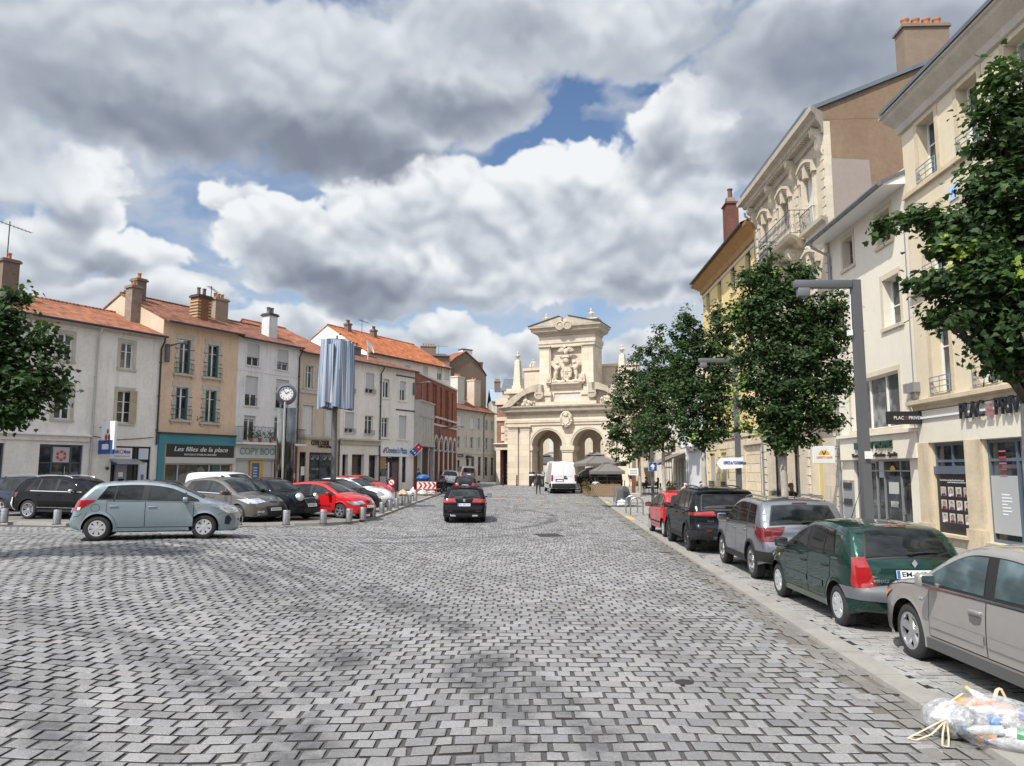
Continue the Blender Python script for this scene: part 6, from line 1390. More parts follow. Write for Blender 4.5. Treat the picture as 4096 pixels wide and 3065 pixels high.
q=B.uu(c3,755,240);b=MB();aerial(b,(q+2,4.5,H+2.7),1.5,1.8,.2);b.build('aerial',M_IRON,B.root)
BD=Vector((.154,.988)).normalized();B=Bld('brick_building','red brick building with slit windows above an arcade, joined by a concrete bay',LP,BD,15.6,'building');z62=B.z;H=B.uz(*c4(120,285))[1]
RB=brick('brick_red',(.25,.10,.07));CON=mat('weathered_concrete',(.42,.40,.37),.85,var=.14,vscale=1.2,bump=.3,stain=.55);LIM=mat('arch_stone',(.56,.53,.48),.85,var=.08)
ucs=B.uu(c4,233,700);za=B.zz(c4,350,935);zst=B.zz(c4,235,700)
n=6;pitch=(B.w-ucs-.2)/n
for k in range(n):u=ucs+.1+pitch*k;B.hole((u+.22,u+pitch-.22,-.6,za+pitch*.62),.7,pitch*.62-.0)
sl=[(218,234,350,550),(268,283,378,705),(287,301,388,708),(330,345,410,715),(373,386,430,735),(388,400,438,738),(425,438,458,742)]
for(x0,x1,y1,y0)in sl:
 a,c_=B.uu(c4,x0,y0),B.uu(c4,x1,y0);B.hole((a,c_,B.zz(c4,x0,y0),B.zz(c4,x0,y1)),.5)
 g=MB();g.q((a,.45,2),(c_,.45,2),(c_,.45,H-.3),(a,.45,H-.3));w=g.build('slit_window',glassy('slit_glass',(.012,.008,.007)),B.root)
B.shell(H,RB,10,zb=-1,dep=.5)
b=MB()
for k in range(n):
 u=ucs+.1+pitch*k;cx=u+pitch/2;r0=pitch/2-.22;ks=.62*pitch/r0
 pts=lambda rr:[(cx-rr*cos(PI*i/16),za+rr*ks*sin(PI*i/16))for i in range(17)]
 A,C_=pts(r0),pts(r0+.17);vs=[(p[0],-.05,p[1])for p in A]+[(p[0],-.05,p[1])for p in C_]+[(p[0],.12,p[1])for p in A]+[(p[0],.0,p[1])for p in C_]
 b.raw(vs,[(i,17+i,18+i,i+1)for i in range(16)]+[(17+i,51+i,52+i,18+i)for i in range(16)]+[(i+1,35+i,34+i,i)for i in range(16)])
b.build('arch_ring',LIM,B.root)
for k in range(n+1):
 u=ucs+.1+pitch*k;b=MB();b.box(u-.18,u+.18,-.06,.65,-.6,za-.12);b.box(u-.27,u+.27,-.12,.68,za-.12,za+.02);b.build('arcade_pier',LIM,B.root)
g=MB();g.box(ucs,B.w,3.0,3.1,-.6,za+2.0);g.build('arcade_back',mat('arcade_shadow_wall',(.30,.27,.24),.9,var=.1),B.root);g=MB();g.q((ucs,.7,za+pitch*.62+.02),(B.w,.7,za+pitch*.62+.02),(B.w,3.0,za+pitch*.62+.02),(ucs,3.0,za+pitch*.62+.02));g.build('arcade_ceiling',CON,B.root)
for k in range(5):B.shop((ucs+.5+pitch*k,ucs+pitch*(k+1)-.3,.1,2.6),(.5,),(),M_BLK_FR,hole=False,dep=2.98)
B.bar('string_course',ucs,B.w,zst-.16,zst,-.10,LIM)
for(x0,x1,y)in((285,375,650),(235,270,628),(385,465,680)):a=B.uu(c4,x0,y);c_=min(B.w,B.uu(c4,x1,y+20));z=B.zz(c4,x0,y);B.bar('window_band',a,c_,z-.16,z+.02,-.12,LIM)
B.bar('parapet_cap',0,B.w,H-.02,H+.14,-.14,LIM,.4);zc0,zc1=B.zz(c4,175,880),B.zz(c4,175,545)
cb=B.bar('concrete_bay',.0,ucs-.05,zc0,zc1,-.55,CON);B.bar('bay_cap',-.02,ucs-.02,zc1,zc1+.12,-.66,CON,parent=cb);B.bar('bay_foot',-.02,ucs-.02,zc0-.25,zc0,-.68,CON,parent=cb);B.bar('bay_band',-.01,ucs-.03,zc1-1.25,zc1-1.1,-.60,CON,parent=cb)
for k in range(1,5):B.bar('bay_fin',(ucs-.05)*k/5-.03,(ucs-.05)*k/5+.03,zc0+.1,zc1-1.3,-.58,CON,parent=cb)
for u in(.12,ucs-.35):B.bar('bay_column',u,u+.28,-.6,zc0-.25,-.62,CON,-.3)
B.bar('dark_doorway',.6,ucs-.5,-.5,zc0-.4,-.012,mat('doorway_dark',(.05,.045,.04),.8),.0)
B.pipe(B.uu(c4,176,400),zc1+.1,H-.5,M_ZINC,y=-.1,top=-.12)
Y0=118.0;pA=atY(*c4(372,400),Y0-2);pB=atY(*c4(712,330),Y0+3);B=Bld('house','tall brown rendered house with a bare gable wall behind the brick building',(pA.x,pA.y),(pB.x-pA.x,pB.y-pA.y),math.hypot(pB.x-pA.x,pB.y-pA.y))
BRN=plaster('plaster_brown',(.20,.145,.105),.12,.4);P=[B.uz(*c4(*p))for p in((400,215),(455,170),(540,120),(645,215),(705,320))]
for r in((408,375,430,308),(491,388,500,337),(488,497,500,460)):R0=B.rect(c4,*r);B.window(R0,1 if r[0]>440 else 2,(),dep=.15)
Ht=P[4][1];B.shell(Ht,BRN,14,zb=-.8)
b=MB();prof=[(0,Ht-.0),(0,P[0][1]-.6),(P[1][0],P[1][1]),(P[2][0],P[2][1]),(P[3][0],P[3][1]),(B.w,Ht)];b.prism(prof,.0,14.0);b.build('gable',BRN,B.root)
b=MB();e=.12
for i in range(1,5):(x0,z0),(x1,z1)=prof[i],prof[i+1];b.raw([(x0,-.25,z0+.01),(x1,-.25,z1+.01),(x1,14.2,z1+.01),(x0,14.2,z0+.01),(x0,-.25,z0+.14),(x1,-.25,z1+.14),(x1,14.2,z1+.14),(x0,14.2,z0+.14)],[(0,1,5,4),(4,5,6,7),(1,2,6,5),(3,0,4,7),(0,3,2,1)])
b.build('roof',tiles('roof_tiles_orange',(0,0,0)),B.root)
q=B.uz(*c4(615,215));B.chimney(q[0],2.5,q[1]-1,3.4,1.9,1.2,plaster('chimney_white',(0,0,0)),0,capm=mat('cap_dark',(0,0,0)));q=B.uz(*c4(655,220));B.chimney(q[0]+.3,.5,q[1]-3,3.2,1.0,.8,BRN,0)
q=B.uz(*c4(245,100));B2=Bld('house','low brown house with a row of chimney pots between orange roof and brown gable',(pA.x-8.2,pA.y-5),(1,.25),9.4);z=B2.uz(*c4(280,130))[1];B2.shell(z-.4,BRN,8,zb=-.8);B2.pitched(z-.4,mat('roof_felt_dark',(.10,.085,.075),.85,var=.1),.8,8);u=B2.uu(c4,245,100);B2.chimney(u,1.5,z-.5,1.6,2.3,.8,BRN,5,M_POT,poth=.4);B2.chimney(B2.uu(c4,140,95),2,z-.5,1.1,1.2,.8,CHT,3,CHT,poth=.3);b=MB();aerial(b,(u+1.6,1.5,z),1.5,2.2,.1);b.build('aerial',M_IRON,B2.root)
p0=Vector((-7.9,99.0));B=Bld('house','cream house with white louvred shutters and tiled roof at the end of the street',p0,(.438,.9),12.2);H=B.zz(c4,620,605);PC=plaster('plaster_cream',(.55,.52,.46))
for r,k in(((468,750,506,652),0),((577,757,608,665),0),((640,760,662,670),1),((703,765,725,684),2),((751,770,772,690),2),((469,915,494,820),2),((541,905,553,822),2),((578,920,604,825),2),((640,922,662,828),1),((703,925,727,830),1),((752,928,774,834),2)):
 R0=B.rect(c4,*r);B.window(R0,2,(.5,),shut=M_SHUT if k==1 else None,shutclosed=M_SHUT if k==0 else None,dep=.15,sur=(PC,.12,.02))
zt=B.zz(c4,620,960)
for r in((470,1100,494,1015),(545,1060,570,1005),(587,1060,615,985),(645,1075,670,988),(700,1110,725,990),(752,1130,774,995)):R0=B.rect(c4,*r);B.shop((R0[0],R0[1],.6,R0[3]),(),(.75,),M_WOODFR if r[0]>560 else M_BLK_FR)
q=B.rect(c4,464,990,520,964);sgn=B.bar('sign_band',*q,-.08,mat('sign_charcoal',(0,0,0)));B.letters('Féline',(q[0]+.5,q[1]-.4,q[2]+.15,q[3]-.2),WSIGN,sgn,-.09,.01);q=B.rect(c4,542,1000,572,978);B.bar('wall_lamp',q[0],q[1],q[2],q[3],-.45,M_DKPIPE)
B.bar('string_course',0,B.w,zt-.1,zt+.1,-.08,PC);B.shell(H,PC,9,gable=2.6,zb=-1);B.pitched(H,M_RT2,2.6,9,over=.4);B.gutter(H-.15,y=-.5);B.pipe(B.uu(c4,690,800),.2,H-.2,M_DKPIPE)
for(x,yb,m_,cm)in((555,500,PC,CHT),(690,560,plaster('plaster_tan',(0,0,0)),CHT)):q=B.uu(c4,x,yb);B.chimney(q+.6,1.9,H+.5,4.0,1.9,1.2,m_,4 if x<600 else 2,M_POT,poth=.4)
B.bar('rubble_wall',B.uu(c4,595,540)+.3,B.uu(c4,690,560)+.5,H+.8,H+3.2,3.2,mat('rubble_stone',(.30,.22,.14),.95,var=.4,vscale=4,bump=.5,bscale=8),3.6)
B=Bld('house','low house with a pale zinc roof showing between the cream house and the gate',(-3.2,116),(.9,.1),9);H=B.zz(c4,800,522);B.shell(H,PC,8);B.pitched(H,mat('zinc_roof_pale',(.34,.42,.50),.35,metal=.3,var=.1),2.2,8);B.chimney(1.2,3,H+.8,2.4,.9,.7,CHT,3,M_POT,poth=.4);B.chimney(4.6,4,H+1.5,1.6,.6,.6,CHT,2,M_POT,poth=.4)
RDv=Vector((-.034,-1)).normalized()
def rx(y):return 12.1+.034*y
def right(name,label,yf,yn,cat='house',back=0.0):
 p=Vector((rx(yf)+back,yf));return Bld(name,label,p,RDv,math.hypot(rx(yf)-rx(yn),yf-yn),cat,z=.05)
def rY(px):
 r=ray(px,1880);k=r.x/r.y;return 12.1/(k-.034)
PL_C=plaster('plaster_warm_cream',(.60,.52,.385),.06,.22);PL_P=plaster('plaster_pale_cream',(.66,.615,.52),.05,.15);ST_C=ashlar('cream_limestone',(.55,.485,.38),1.1,.45,.006,.8);ST_Y=mat('sill_stone',(.50,.42,.30),.85,var=.16,vscale=2,bump=.35,stain=.35)
SLG=mat('slate_grey_frame',(.085,.11,.145),.4,coat=.2);BLG=mat('blue_grey_rail',(.20,.27,.34),.5,metal=.2)
Y1=rY(3690);Y2=rY(3362);Y3=rY(3060);Y4=rY(2832)
print('RIGHT',Y1,Y2,Y3,Y4)
B=right('house','warm cream corner house above an agency front with a wall of portraits',Y1,4.0);H=B.zz(c8,500,622)
zc=B.zz(b1,1000,560);zs2=B.zz(c8,620,960)
W1=B.rect(c8,662,855,705,575);wd=.98
def rw(cr,xl,yb,xr_,yt):return B.rect(cr,xl,yb,xr_,yt)
w2u=B.uu(c8,610,905);w2c=B.uu(c8,705,780)
WA=(B.uu(c8,612,900),B.uu(c8,706,820),B.zz(c8,665,862),B.zz(c8,690,520));WB=(B.uu(c8,820,720),B.uu(c8,930,600),0,0)
print('R1 H %.2f zc %.2f zs2 %.2f WA %s WB %s'%(H,zc,zs2,WA,WB))
sp=2.25;u0s=[WA[0]+sp*k for k in range(7)]
SURC=(ST_Y,.19,.025)
zA0,zA1=zs2+.14,zs2+.14+1.95
z1b=B.zz(b1,1000,560)+.12
F1=B.rect(b1,850,545,945,200);print('F1',F1,'zA',zA0,zA1)
zm0=B.zz(c8,690,1440)+.12
for u in u0s:
 if u+1.0>B.w:continue
 for(z0,z1,tr)in((zA0,zA1,(.62,)),(zm0,zm0+2.1,(.62,)),(z1b,z1b+2.35,(.62,))):
  w=B.window((u,u+1.02,z0,z1),2,tr,sur=SURC,dep=.36);B.rail(u-.04,u+1.06,z0+.02,.50,BLG,parent=w,y=-.10,style='two')
B.bar('string_course',0,B.w,zs2-.02,zs2+.12,-.12,ST_Y);B.bar('string_course',0,B.w,zm0-.24,zm0-.1,-.12,ST_Y)
B.cornice('shop_cornice',0,B.w,[(0,zc-.32),(.10,zc-.30),(.12,zc-.18),(.28,zc-.12),(.28,zc),(0,zc+.06)],ST_Y)
zf0=B.zz(b1,1000,845);fas=B.bar('shop_fascia',.02,B.w,zf0,zc-.33,-.07,PL_P);zl=B.zz(b1,800,705);B.bar('fascia_rail',.3,B.w,zl-.03,zl+.03,-.13,WSIGN,parent=fas)
SINK=mat('sign_slate',(.018,.022,.028),.4);PINK=mat('sign_pink',(.42,.12,.16),.4)
l0,l1=B.uz(*b1(968,700),.15),B.uz(*b1(1112,690),.15);hL=.46;zL=(B.zz(b1,970,645,.15)+B.zz(b1,970,705,.15))/2
def sgnt(t_,u0,u1,m_=SINK):text(t_,hL*1.38,m_,fas,'lettering',((u0+u1)/2,-.17,zL),ext=.03,width=u1-u0,bold=.003)
up_=B.uu(b1,1155,660,.15);ue=B.uu(b1,1118,650,.15);sgnt('PLAC',l0[0],l1[0]);wL=(l1[0]-l0[0])/4
for k in range(3):B.bar('letter_bar',l1[0]+.10,l1[0]+.38,zL-hL*.42+k*hL*.34,zL-hL*.42+k*hL*.34+.06,-.19,PINK if k<2 else mat('sign_grey_pink',(.35,.25,.27),.4),-.15,parent=fas)
sgnt('PRIVEE',l1[0]+.5,l1[0]+.5+wL*5.4)
p1=B.uu(b1,805,1100);p2=B.uu(b1,1018,1100);p3=B.uu(b1,1120,1100)
pil=lambda a,c_:(B.bar('stone_pier',a,c_,.55,zf0,-.10,ST_Y),B.bar('pier_foot',a-.04,c_+.04,-.5,.55,-.16,ST_Y))
pil(B.uu(b1,735,1100),p1-.06);pil(p2+.03,p3-.04)
w=B.shop((p1,p2,.25,zf0-.02),(.5,),(.80,),SLG,fw=.09);B.bar('transom',p1,p2,zf0-.95,zf0-.72,.02,SLG,.16,parent=w)
po=B.bar('poster',p1+.08,p2-.03,.33,zf0-.96,.06,mat('poster_black',(.010,.010,.012),.25),.13,parent=w)
SK=[mat('portrait_skin_%s'%k,c_,.6)for k,c_ in zip(('fair','tan','rosy'),((.50,.30,.22),(.40,.23,.15),(.54,.34,.27)))]
HR=[mat('portrait_hair_%s'%k,c_,.6)for k,c_ in zip(('blonde','dark','brown','auburn'),((.42,.27,.10),(.02,.015,.012),(.09,.05,.025),(.17,.07,.035)))]
CL=[mat('portrait_jacket_%s'%k,c_,.6)for k,c_ in zip(('navy','white','black'),((.03,.04,.08),(.6,.6,.6),(.02,.02,.022)))];BGM=mat('portrait_ground',(.42,.40,.38),.6,var=.4,vscale=3);TAGM=mat('portrait_tag',(.35,.03,.08),.5)
pw,ph=(p2-.03-p1-.08),zf0-.96-.33;r7=RR(11)
for j in range(3):
 for i in range(4):
  a=p1+.08+pw*(.10+.228*i);e=.33+ph*(.62-.225*j);tw_,th_=pw*.17,ph*.165;y=.058
  if i==3:tw_*=.95
  b=MB();b.q((a,y,e),(a+tw_,y,e),(a+tw_,y,e+th_),(a,y,e+th_),mi=0);cx=a+tw_*.5+r7.uniform(-.01,.01)
  oval=lambda rx_,rz_,cz_,yy,mi,n=14:b.raw([(cx+rx_*cos(t_),yy,cz_+rz_*sin(t_))for t_ in lsp(0,2*PI,n+1)[:-1]],[tuple(range(n))],mi)
  lady=(i+j)%2;b.raw([(cx-tw_*.42,y-.001,e),(cx+tw_*.42,y-.001,e),(cx+tw_*.34,y-.001,e+th_*.25),(cx+tw_*.12,y-.001,e+th_*.34),(cx-tw_*.12,y-.001,e+th_*.34),(cx-tw_*.34,y-.001,e+th_*.25)],[(0,1,2,3,4,5)],3)
  oval(tw_*(.27 if lady else.21),th_*(.27 if lady else.2),e+th_*(.58 if lady else.66),y-.002,2);b.q((cx-tw_*.07,y-.003,e+th_*.25),(cx+tw_*.07,y-.003,e+th_*.25),(cx+tw_*.07,y-.003,e+th_*.45),(cx-tw_*.07,y-.003,e+th_*.45),mi=1);oval(tw_*.17,th_*.19,e+th_*.56,y-.004,1)
  b.q((a+tw_*.5,y-.005,e),(a+tw_,y-.005,e),(a+tw_,y-.005,e+th_*.11),(a+tw_*.5,y-.005,e+th_*.11),mi=4)
  b.build('portrait',[BGM,SK[(i*2+j)%3],HR[(i+j*3+i*j)%4],CL[(i+2*j)%3],TAGM],po)
text('Des femmes et des hommes de cœur',.075,WSIGN,po,'lettering',(p1+.08+pw*.46,.055,.33+ph*.90),ext=.001,width=pw*.72);text('expérimentés au service de votre',.07,WSIGN,po,'lettering',(p1+.08+pw*.64,.055,.33+ph*.865),ext=.001,width=pw*.64)
w=B.shop((p3,B.w-.2,.25,zf0-.02),(.24,.28,.62),(.80,),SLG,fw=.09,glass=M_SHOPG,hole=False)if 0 else B.shop((p3,p3+5.2,.25,zf0-.02),(.24,.28,.62),(.80,),SLG,fw=.09,glass=M_SHOPG);L_=5.2
B.bar('frosted_panel',p3+.1,p3+L_*.23,.5,zf0-.98,.08,mat('frosted_film_pale',(.36,.37,.38),.35),.135,parent=w)
for k in range(7):B.bar('film_line',p3+L_*.10,p3+L_*.10+r7.uniform(.2,.42),1.0+k*.085,1.035+k*.085,.074,WSIGN,.079,parent=w)
for k in range(5):B.bar('film_line',p3+L_*.10,p3+L_*.10+.3,2.0+k*.16,2.04+k*.16,.074,DR_ if k%2 else PINK,.079,parent=w)
text('PLAC PRIVEE',.14,WSIGN,w,'lettering',(p3+L_*.44,.10,2.05),ext=.002,width=L_*.22);B.bar('door_handle',p3+L_*.31,p3+L_*.318,.8,1.9,.03,M_ALU,.06,parent=w)
for k in range(6):B.bar('display_shelf',p3+L_*.36,p3+L_*.6,.5+k*.22,.56+k*.22,.12,DR_ if k%3==0 else WSIGN,.14,parent=w)
B.bar('plinth',0,B.w,-.5,.24,-.14,mat('plinth_rubble',(.42,.37,.29),.95,var=.3,vscale=3,bump=.6,bscale=9));B.bar('plinth_cap',p1-.1,p2+.1,.24,.32,-.26,ST_Y)
B.shell(H,PL_C,11,zb=-.6)
b=MB();b.raw([(-.35,-.55,H+.28),(B.w,-.55,H+.28),(B.w,5.5,H+3.4),(-.35,5.5,H+3.4),(-.35,-.55,H+.40),(B.w,-.55,H+.40),(B.w,5.5,H+3.52),(-.35,5.5,H+3.52)],[(0,1,2,3),(4,5,6,7),(0,4,5,1),(0,3,7,4)]);b.build('roof',M_SLATE,B.root)
B.cornice('eaves_cornice',0,B.w,[(0,H-.55),(.10,H-.50),(.14,H-.28),(.24,H-.15),(.40,H+.06),(.44,H+.16),(.50,H+.20),(.50,H+.27),(0,H+.42)],mat('cornice_weathered',(.42,.38,.32),.9,var=.16,vscale=2,bump=.3))
q=B.rect(c8,765,1030,808,925);B.bar('blue_plate',*q,-.04,mat('plate_pale_blue',(.42,.55,.70),.35));qm=((q[0]+q[1])/2,(q[2]+q[3])/2);b=MB();b.tube([(qm[0]-.07,-.045,qm[1]-.06),(qm[0],-.045,qm[1]+.06),(qm[0]+.08,-.045,qm[1]-.03)],.02,5);b.build('bird_mark',BSIGN,B.root)
b=MB();r3=RR(4);q0=B.uz(*b1(683,560));ub=q0[0]+.12
b.tube([(ub,-.05,z_)for z_ in lsp(q0[1]+5.5,q0[1],12)],.014,5);b.tube([(ub-.1,-.05,q0[1]-.2),(ub-.05,-.06,q0[1]-1.5),(ub+.05,-.05,q0[1]-2.6),(ub,-.05,.6)],.016,5)
for k in range(5):cx=ub+r3.uniform(-.15,.15);cz=q0[1]-.35+r3.uniform(-.2,.2);b.tube([(cx+.2*cos(t_),-.08-.05*sin(3*t_),cz+.25*sin(t_))for t_ in lsp(0,6.2,14)],.010,4)
for dx in(-.2,.2):b.box(ub+dx-.13,ub+dx+.13,-.22,.0,q0[1]+.0,q0[1]+.30)
b.build('cable_bundle',mat('cable_grey',(.20,.20,.20),.6),B.root)
R1B=B
B=right('house','pale cream house with tall windows above a home agency and grey cash point',Y2,Y1-.02);H=B.zz(c8,80,1225,.0)-.0
He=B.zz(c8,80,1218,.75)
for r,tr,fm in(((222,1378,286,1180),(.5,.2),M_WOODFR),((400,1262,470,1042),(.5,),M_WOODFR)):
 R0=B.rect(c8,*r);R0=(R0[0],R0[0]+.95,R0[2],R0[3]);B.window(R0,2,tr,fm=fm,sur=(ST_C,.16,.02),dep=.34)
xa=B.uu(c8,398,1650);R0=B.rect(b1,470,190,594,-165);B.window((R0[1]-1.22,R0[1],R0[2],R0[3]),2,(.45,),sur=(ST_C,.17,.02),dep=.36);ul=B.uu(b1,215,250);B.window((ul-.2,ul+1.0,R0[2],R0[3]),2,(.45,),sur=(ST_C,.17,.02),dep=.36)
R0=B.rect(b1,340,790,592,420);B.window((R0[0]-.35,R0[1],R0[2],R0[3]),3,(),sur=(ST_C,.15,.02),dep=.24,glass=M_WG[1]);B.bar('window_ledge',R0[0]-.7,R0[1]+.3,R0[2]-.42,R0[2]-.14,-.14,PL_P)
zb_=B.zz(b1,500,958);zt=B.zz(b1,500,800);fas=B.bar('shop_fascia',.45,B.w-.05,zb_,zt-.08,-.16,PL_P);B.bar('fascia_ledge',.4,B.w,zt-.08,zt+.04,-.26,PL_P,parent=fas)
GRN=mat('sign_dark_green',(.012,.05,.028),.4);hy=(zt-zb_);lq=(B.uu(b1,328,890,.2),B.uu(b1,552,885,.2));B.letters('LIBERTY HOME',(lq[0],lq[1],zb_+hy*.40,zb_+hy*.66),GRN,fas,-.20,.03,bold=.012);B.letters('Vente - Location - Gestion - Syndic',(B.uu(b1,312,940,.2),B.uu(b1,582,930,.2),zb_+hy*.08,zb_+hy*.24),INK,fas,-.19,.02,bold=.004)
us=B.uu(b1,330,1100);ue=B.uu(b1,668,1100);w=B.shop((us,ue,.1,zb_-.02),(.38,.52,.80),(.84,),mat('alu_frame',(.34,.35,.36),.35,metal=.5),fw=.06);L_=ue-us
b=MB();cx=us+L_*.66;b.raw([(cx+.20*cos(t_),.12,2.15+.17*sin(t_))for t_ in lsp(0,PI,12)],[tuple(range(12))]);b.build('emblem',mat('sign_gold',(.62,.33,.03),.4),w);B.letters('Liberty Home',(cx-.2,cx+.2,2.0,2.1),INK,w,.11,.003)
for(a,c_,e,f)in((.42,.50,1.9,2.5),(.58,.74,1.35,1.75),(.60,.72,.9,1.1)):B.bar('window_notice',us+L_*a,us+L_*c_,e,f,.12,mat('notice_grey',(.42,.43,.42),.5),.14,parent=w)
B.bar('door_handle',us+L_*.845,us+L_*.855,.7,1.6,.05,M_ALU,.09,parent=w)
ua=B.uu(b1,270,1200);cp=B.bar('cash_point',ua,us-.05,.35,B.zz(b1,300,1085),-.05,mat('atm_grey',(0,0,0)),.1);zq=B.zz(b1,300,1110)
b=MB();uu_=(ua+us)/2;b.prism([(uu_,zq-.16),(uu_+.16,zq),(uu_,zq+.16),(uu_-.16,zq)],-.07,-.052);b.build('emblem',YEL,cp)
for k in range(2):B.bar('letter_slot',ua+.12,us-.17,1.45-k*.62,1.68-k*.62,-.09,M_DKPIPE,-.05,parent=cp)
B.bar('bench_plinth',-.1,B.w,-.5,.10,-.05,ST_Y)
B.shell(H-.0,PL_P,11,zb=-.6)
b=MB();b.raw([(-.25,-.78,He),(B.w+.05,-.78,He),(B.w+.05,5.5,He+2.9),(-.25,5.5,He+2.9),(-.25,-.78,He+.12),(B.w+.05,-.78,He+.12),(B.w+.05,5.5,He+3.02),(-.25,5.5,He+3.02)],[(4,5,6,7),(0,4,5,1),(0,3,7,4),(1,5,6,2)],0);b.raw([(-.2,-.74,He-.02),(B.w,-.74,He-.02),(B.w,.05,He+.02),(-.2,.05,He+.02),(B.w,-.74,He+.14),(B.w,.05,He+.5)],[(0,3,2,1),(1,2,5,4)],1);b.build('roof',[M_SLATE,WSIGN],B.root)
b=MB();b.tube([(-.2,-.86,He+.02),(B.w+.05,-.86,He+.02)],.085,8)
for k in range(11):u=-.1+B.w*k/10;b.tube([(u,-.86+.09*cos(t_),He+.02+.09*sin(t_))for t_ in lsp(PI,2*PI,7)],.014,4)
b.build('gutter',M_ZINC,B.root,60);B.pipe(.12,.1,He-.05,mat('galvanised_pipe',(.38,.40,.42),.35,metal=.8),r=.06,top=-.80,y=-.10)
R2B=B;R2H=He
B=right('house','tall ornate limestone house with iron balcony, carved window heads and blind brown gable',Y3,Y2-.02);SB=ashlar('ornate_limestone',(.52,.455,.365),1.4,.5,.006,.8,stain=.4)
H=B.uz(2997,752,.75)[1]-.55;
zbal=B.zz(d2,700,1000,.7);wl=B.w;cs=[wl*.19,wl*.50,wl*.81];fh=(H-zbal);
MSH=mat('white_louvre_shutter',(.60,.60,.58),.55,var=.06,stain=.15)
zf=zbal-3.55
def ornate(u,z0,z1,wdt,bal=False,clos=True):
 w=B.window((u-wdt/2,u+wdt/2,z0,z1),2,(.7,),dep=.28,shutclosed=MSH if clos else None)
 b=MB()
 for sg in(-1,1):b.box(u+sg*(wdt/2+.12)-.12,u+sg*(wdt/2+.12)+.12,-.08,0,z0-.1,z1);b.box(u+sg*(wdt/2+.12)-.05,u+sg*(wdt/2+.12)+.05,-.11,-.08,z0-.1,z1)
 for k,(pr,rr)in enumerate(((.10,0),(.16,.12),(.22,.24),(.30,.36))):
  N=10;r0=wdt/2+.06;pts=[(u-r0-rr*.4+(2*r0+rr*.8)*i/N,z1+rr*.75+.20*sin(PI*i/N))for i in range(N+1)];q=[(p[0],p[1]+.13)for p in pts];b.prism(pts+q[::-1],-pr,0)
 for sg in(-1,1):b.box(u+sg*(wdt/2+.26)-.09,u+sg*(wdt/2+.26)+.09,-.20,0,z1-.15,z1+.35)
 b.prism([(u-.11,z1-.18),(u+.11,z1-.18),(u+.18,z1+.55),(u-.18,z1+.55)],-.24,0)
 for k in range(9):b.blob((u+(k-4)*.075,-.20-.04*(k%2),z1+.62+.08*cos((k-4)*.6)),(.055,.06,.07),1)
 for sg in(-1,1):b.blob((u+sg*.25,-.2,z1+.46),(.07,.07,.09),1)
 b.build('carved_window_head',ST_C,w,45);return w
zU0=zbal+.12;zU1=zU0+2.55
for k,u in enumerate(cs):
 w=ornate(u,zU0,zU1,1.15,clos=(k!=1));
 if k!=1:B.rail(u-.75,u+.75,zU0+.02,.85,mat('iron_blue_black',(.03,.045,.07),.45,metal=.3),parent=w,y=-.22,ret=.2,step=.13,style='scroll' if k==0 else 'bars')
 w=ornate(u,zf,zf+2.2,1.15,clos=True)
 if k!=1:B.rail(u-.7,u+.7,zf+.02,.7,MATS['iron_blue_black'],parent=w,y=-.2,ret=.18,step=.13)
b0,b1_=cs[0]-1.1+.55,cs[1]+1.35
b0=B.uu(d2,345,1100,.95);b1_=B.uu(d2,600,930,.95);sl_=B.cornice('balcony_slab',b0,b1_,[(0,zbal-.45),(.35,zbal-.42),(.5,zbal-.2),(.92,zbal-.16),(1.0,zbal),(0,zbal)],ST_C)
B.rail(b0-.9,b1_+.9,zbal+.02,1.05,MATS['iron_blue_black'],parent=sl_,y=-.92,ret=.88,step=.19,style='scroll')
for u in(b0+.3,b1_-.3):
 b=MB();pts=[(0,zbal-.42),(-.75,zbal-.42),(-.72,zbal-.75),(-.5,zbal-.95),(-.52,zbal-1.25),(-.3,zbal-1.5),(-.22,zbal-2.0),(0,zbal-2.3)]
 b.raw([(u-.2,p[0],p[1])for p in pts]+[(u+.2,p[0],p[1])for p in pts],[tuple(range(8)),tuple(range(15,7,-1))]+[(i,i+1,9+i,8+i)for i in range(7)])
 for sg in(-1,1):b.lathe([(.26,-.02),(.26,.03),(.14,.05),(.14,.02),(.05,.05),(0,.05)],14,MT((u+sg*.2,-.48,zbal-.70))@MR(sg*PI/2,4,'Y'))
 b.build('scroll_bracket',ST_C,B.root,45)
B.cornice('string_course',b1_+1.0,B.w,[(0,zbal-.45),(.12,zbal-.42),(.2,zbal-.15),(.42,zbal-.12),(.45,zbal+.02),(0,zbal+.08)],ST_C);B.cornice('string_course',0,B.w,[(0,zf-.75),(.12,zf-.72),(.2,zf-.5),(.35,zf-.45),(.35,zf-.32),(0,zf-.28)],ST_C)
for(u,sw)in((.0,.42),((cs[0]+cs[1])/2-.2,.4),((cs[1]+cs[2])/2-.2,.4),(B.w-.42,.42)):
 z=-.5;b=MB();k=0
 while z<H-.9:hh=.40;b.box(u+(.05 if k%2 else 0),u+sw-(.05 if k%2 else 0),-.075,0,z+.02,z+hh-.02,bev=.015);z+=hh;k+=1
 b.build('rusticated_strip',ST_C,B.root)
 b=MB();uc=u+sw/2;b.raw([(uc-.17,y_,z_)for y_,z_ in((0,H-.1),(-.5,H-.1),(-.48,H-.35),(-.28,H-.5),(-.3,H-.8),(-.1,H-1.2),(0,H-1.3))]+[(uc+.17,y_,z_)for y_,z_ in((0,H-.1),(-.5,H-.1),(-.48,H-.35),(-.28,H-.5),(-.3,H-.8),(-.1,H-1.2),(0,H-1.3))],[tuple(range(7)),tuple(range(13,6,-1))]+[(i,i+1,8+i,7+i)for i in range(6)]);b.build('eaves_bracket',ST_C,B.root,45)
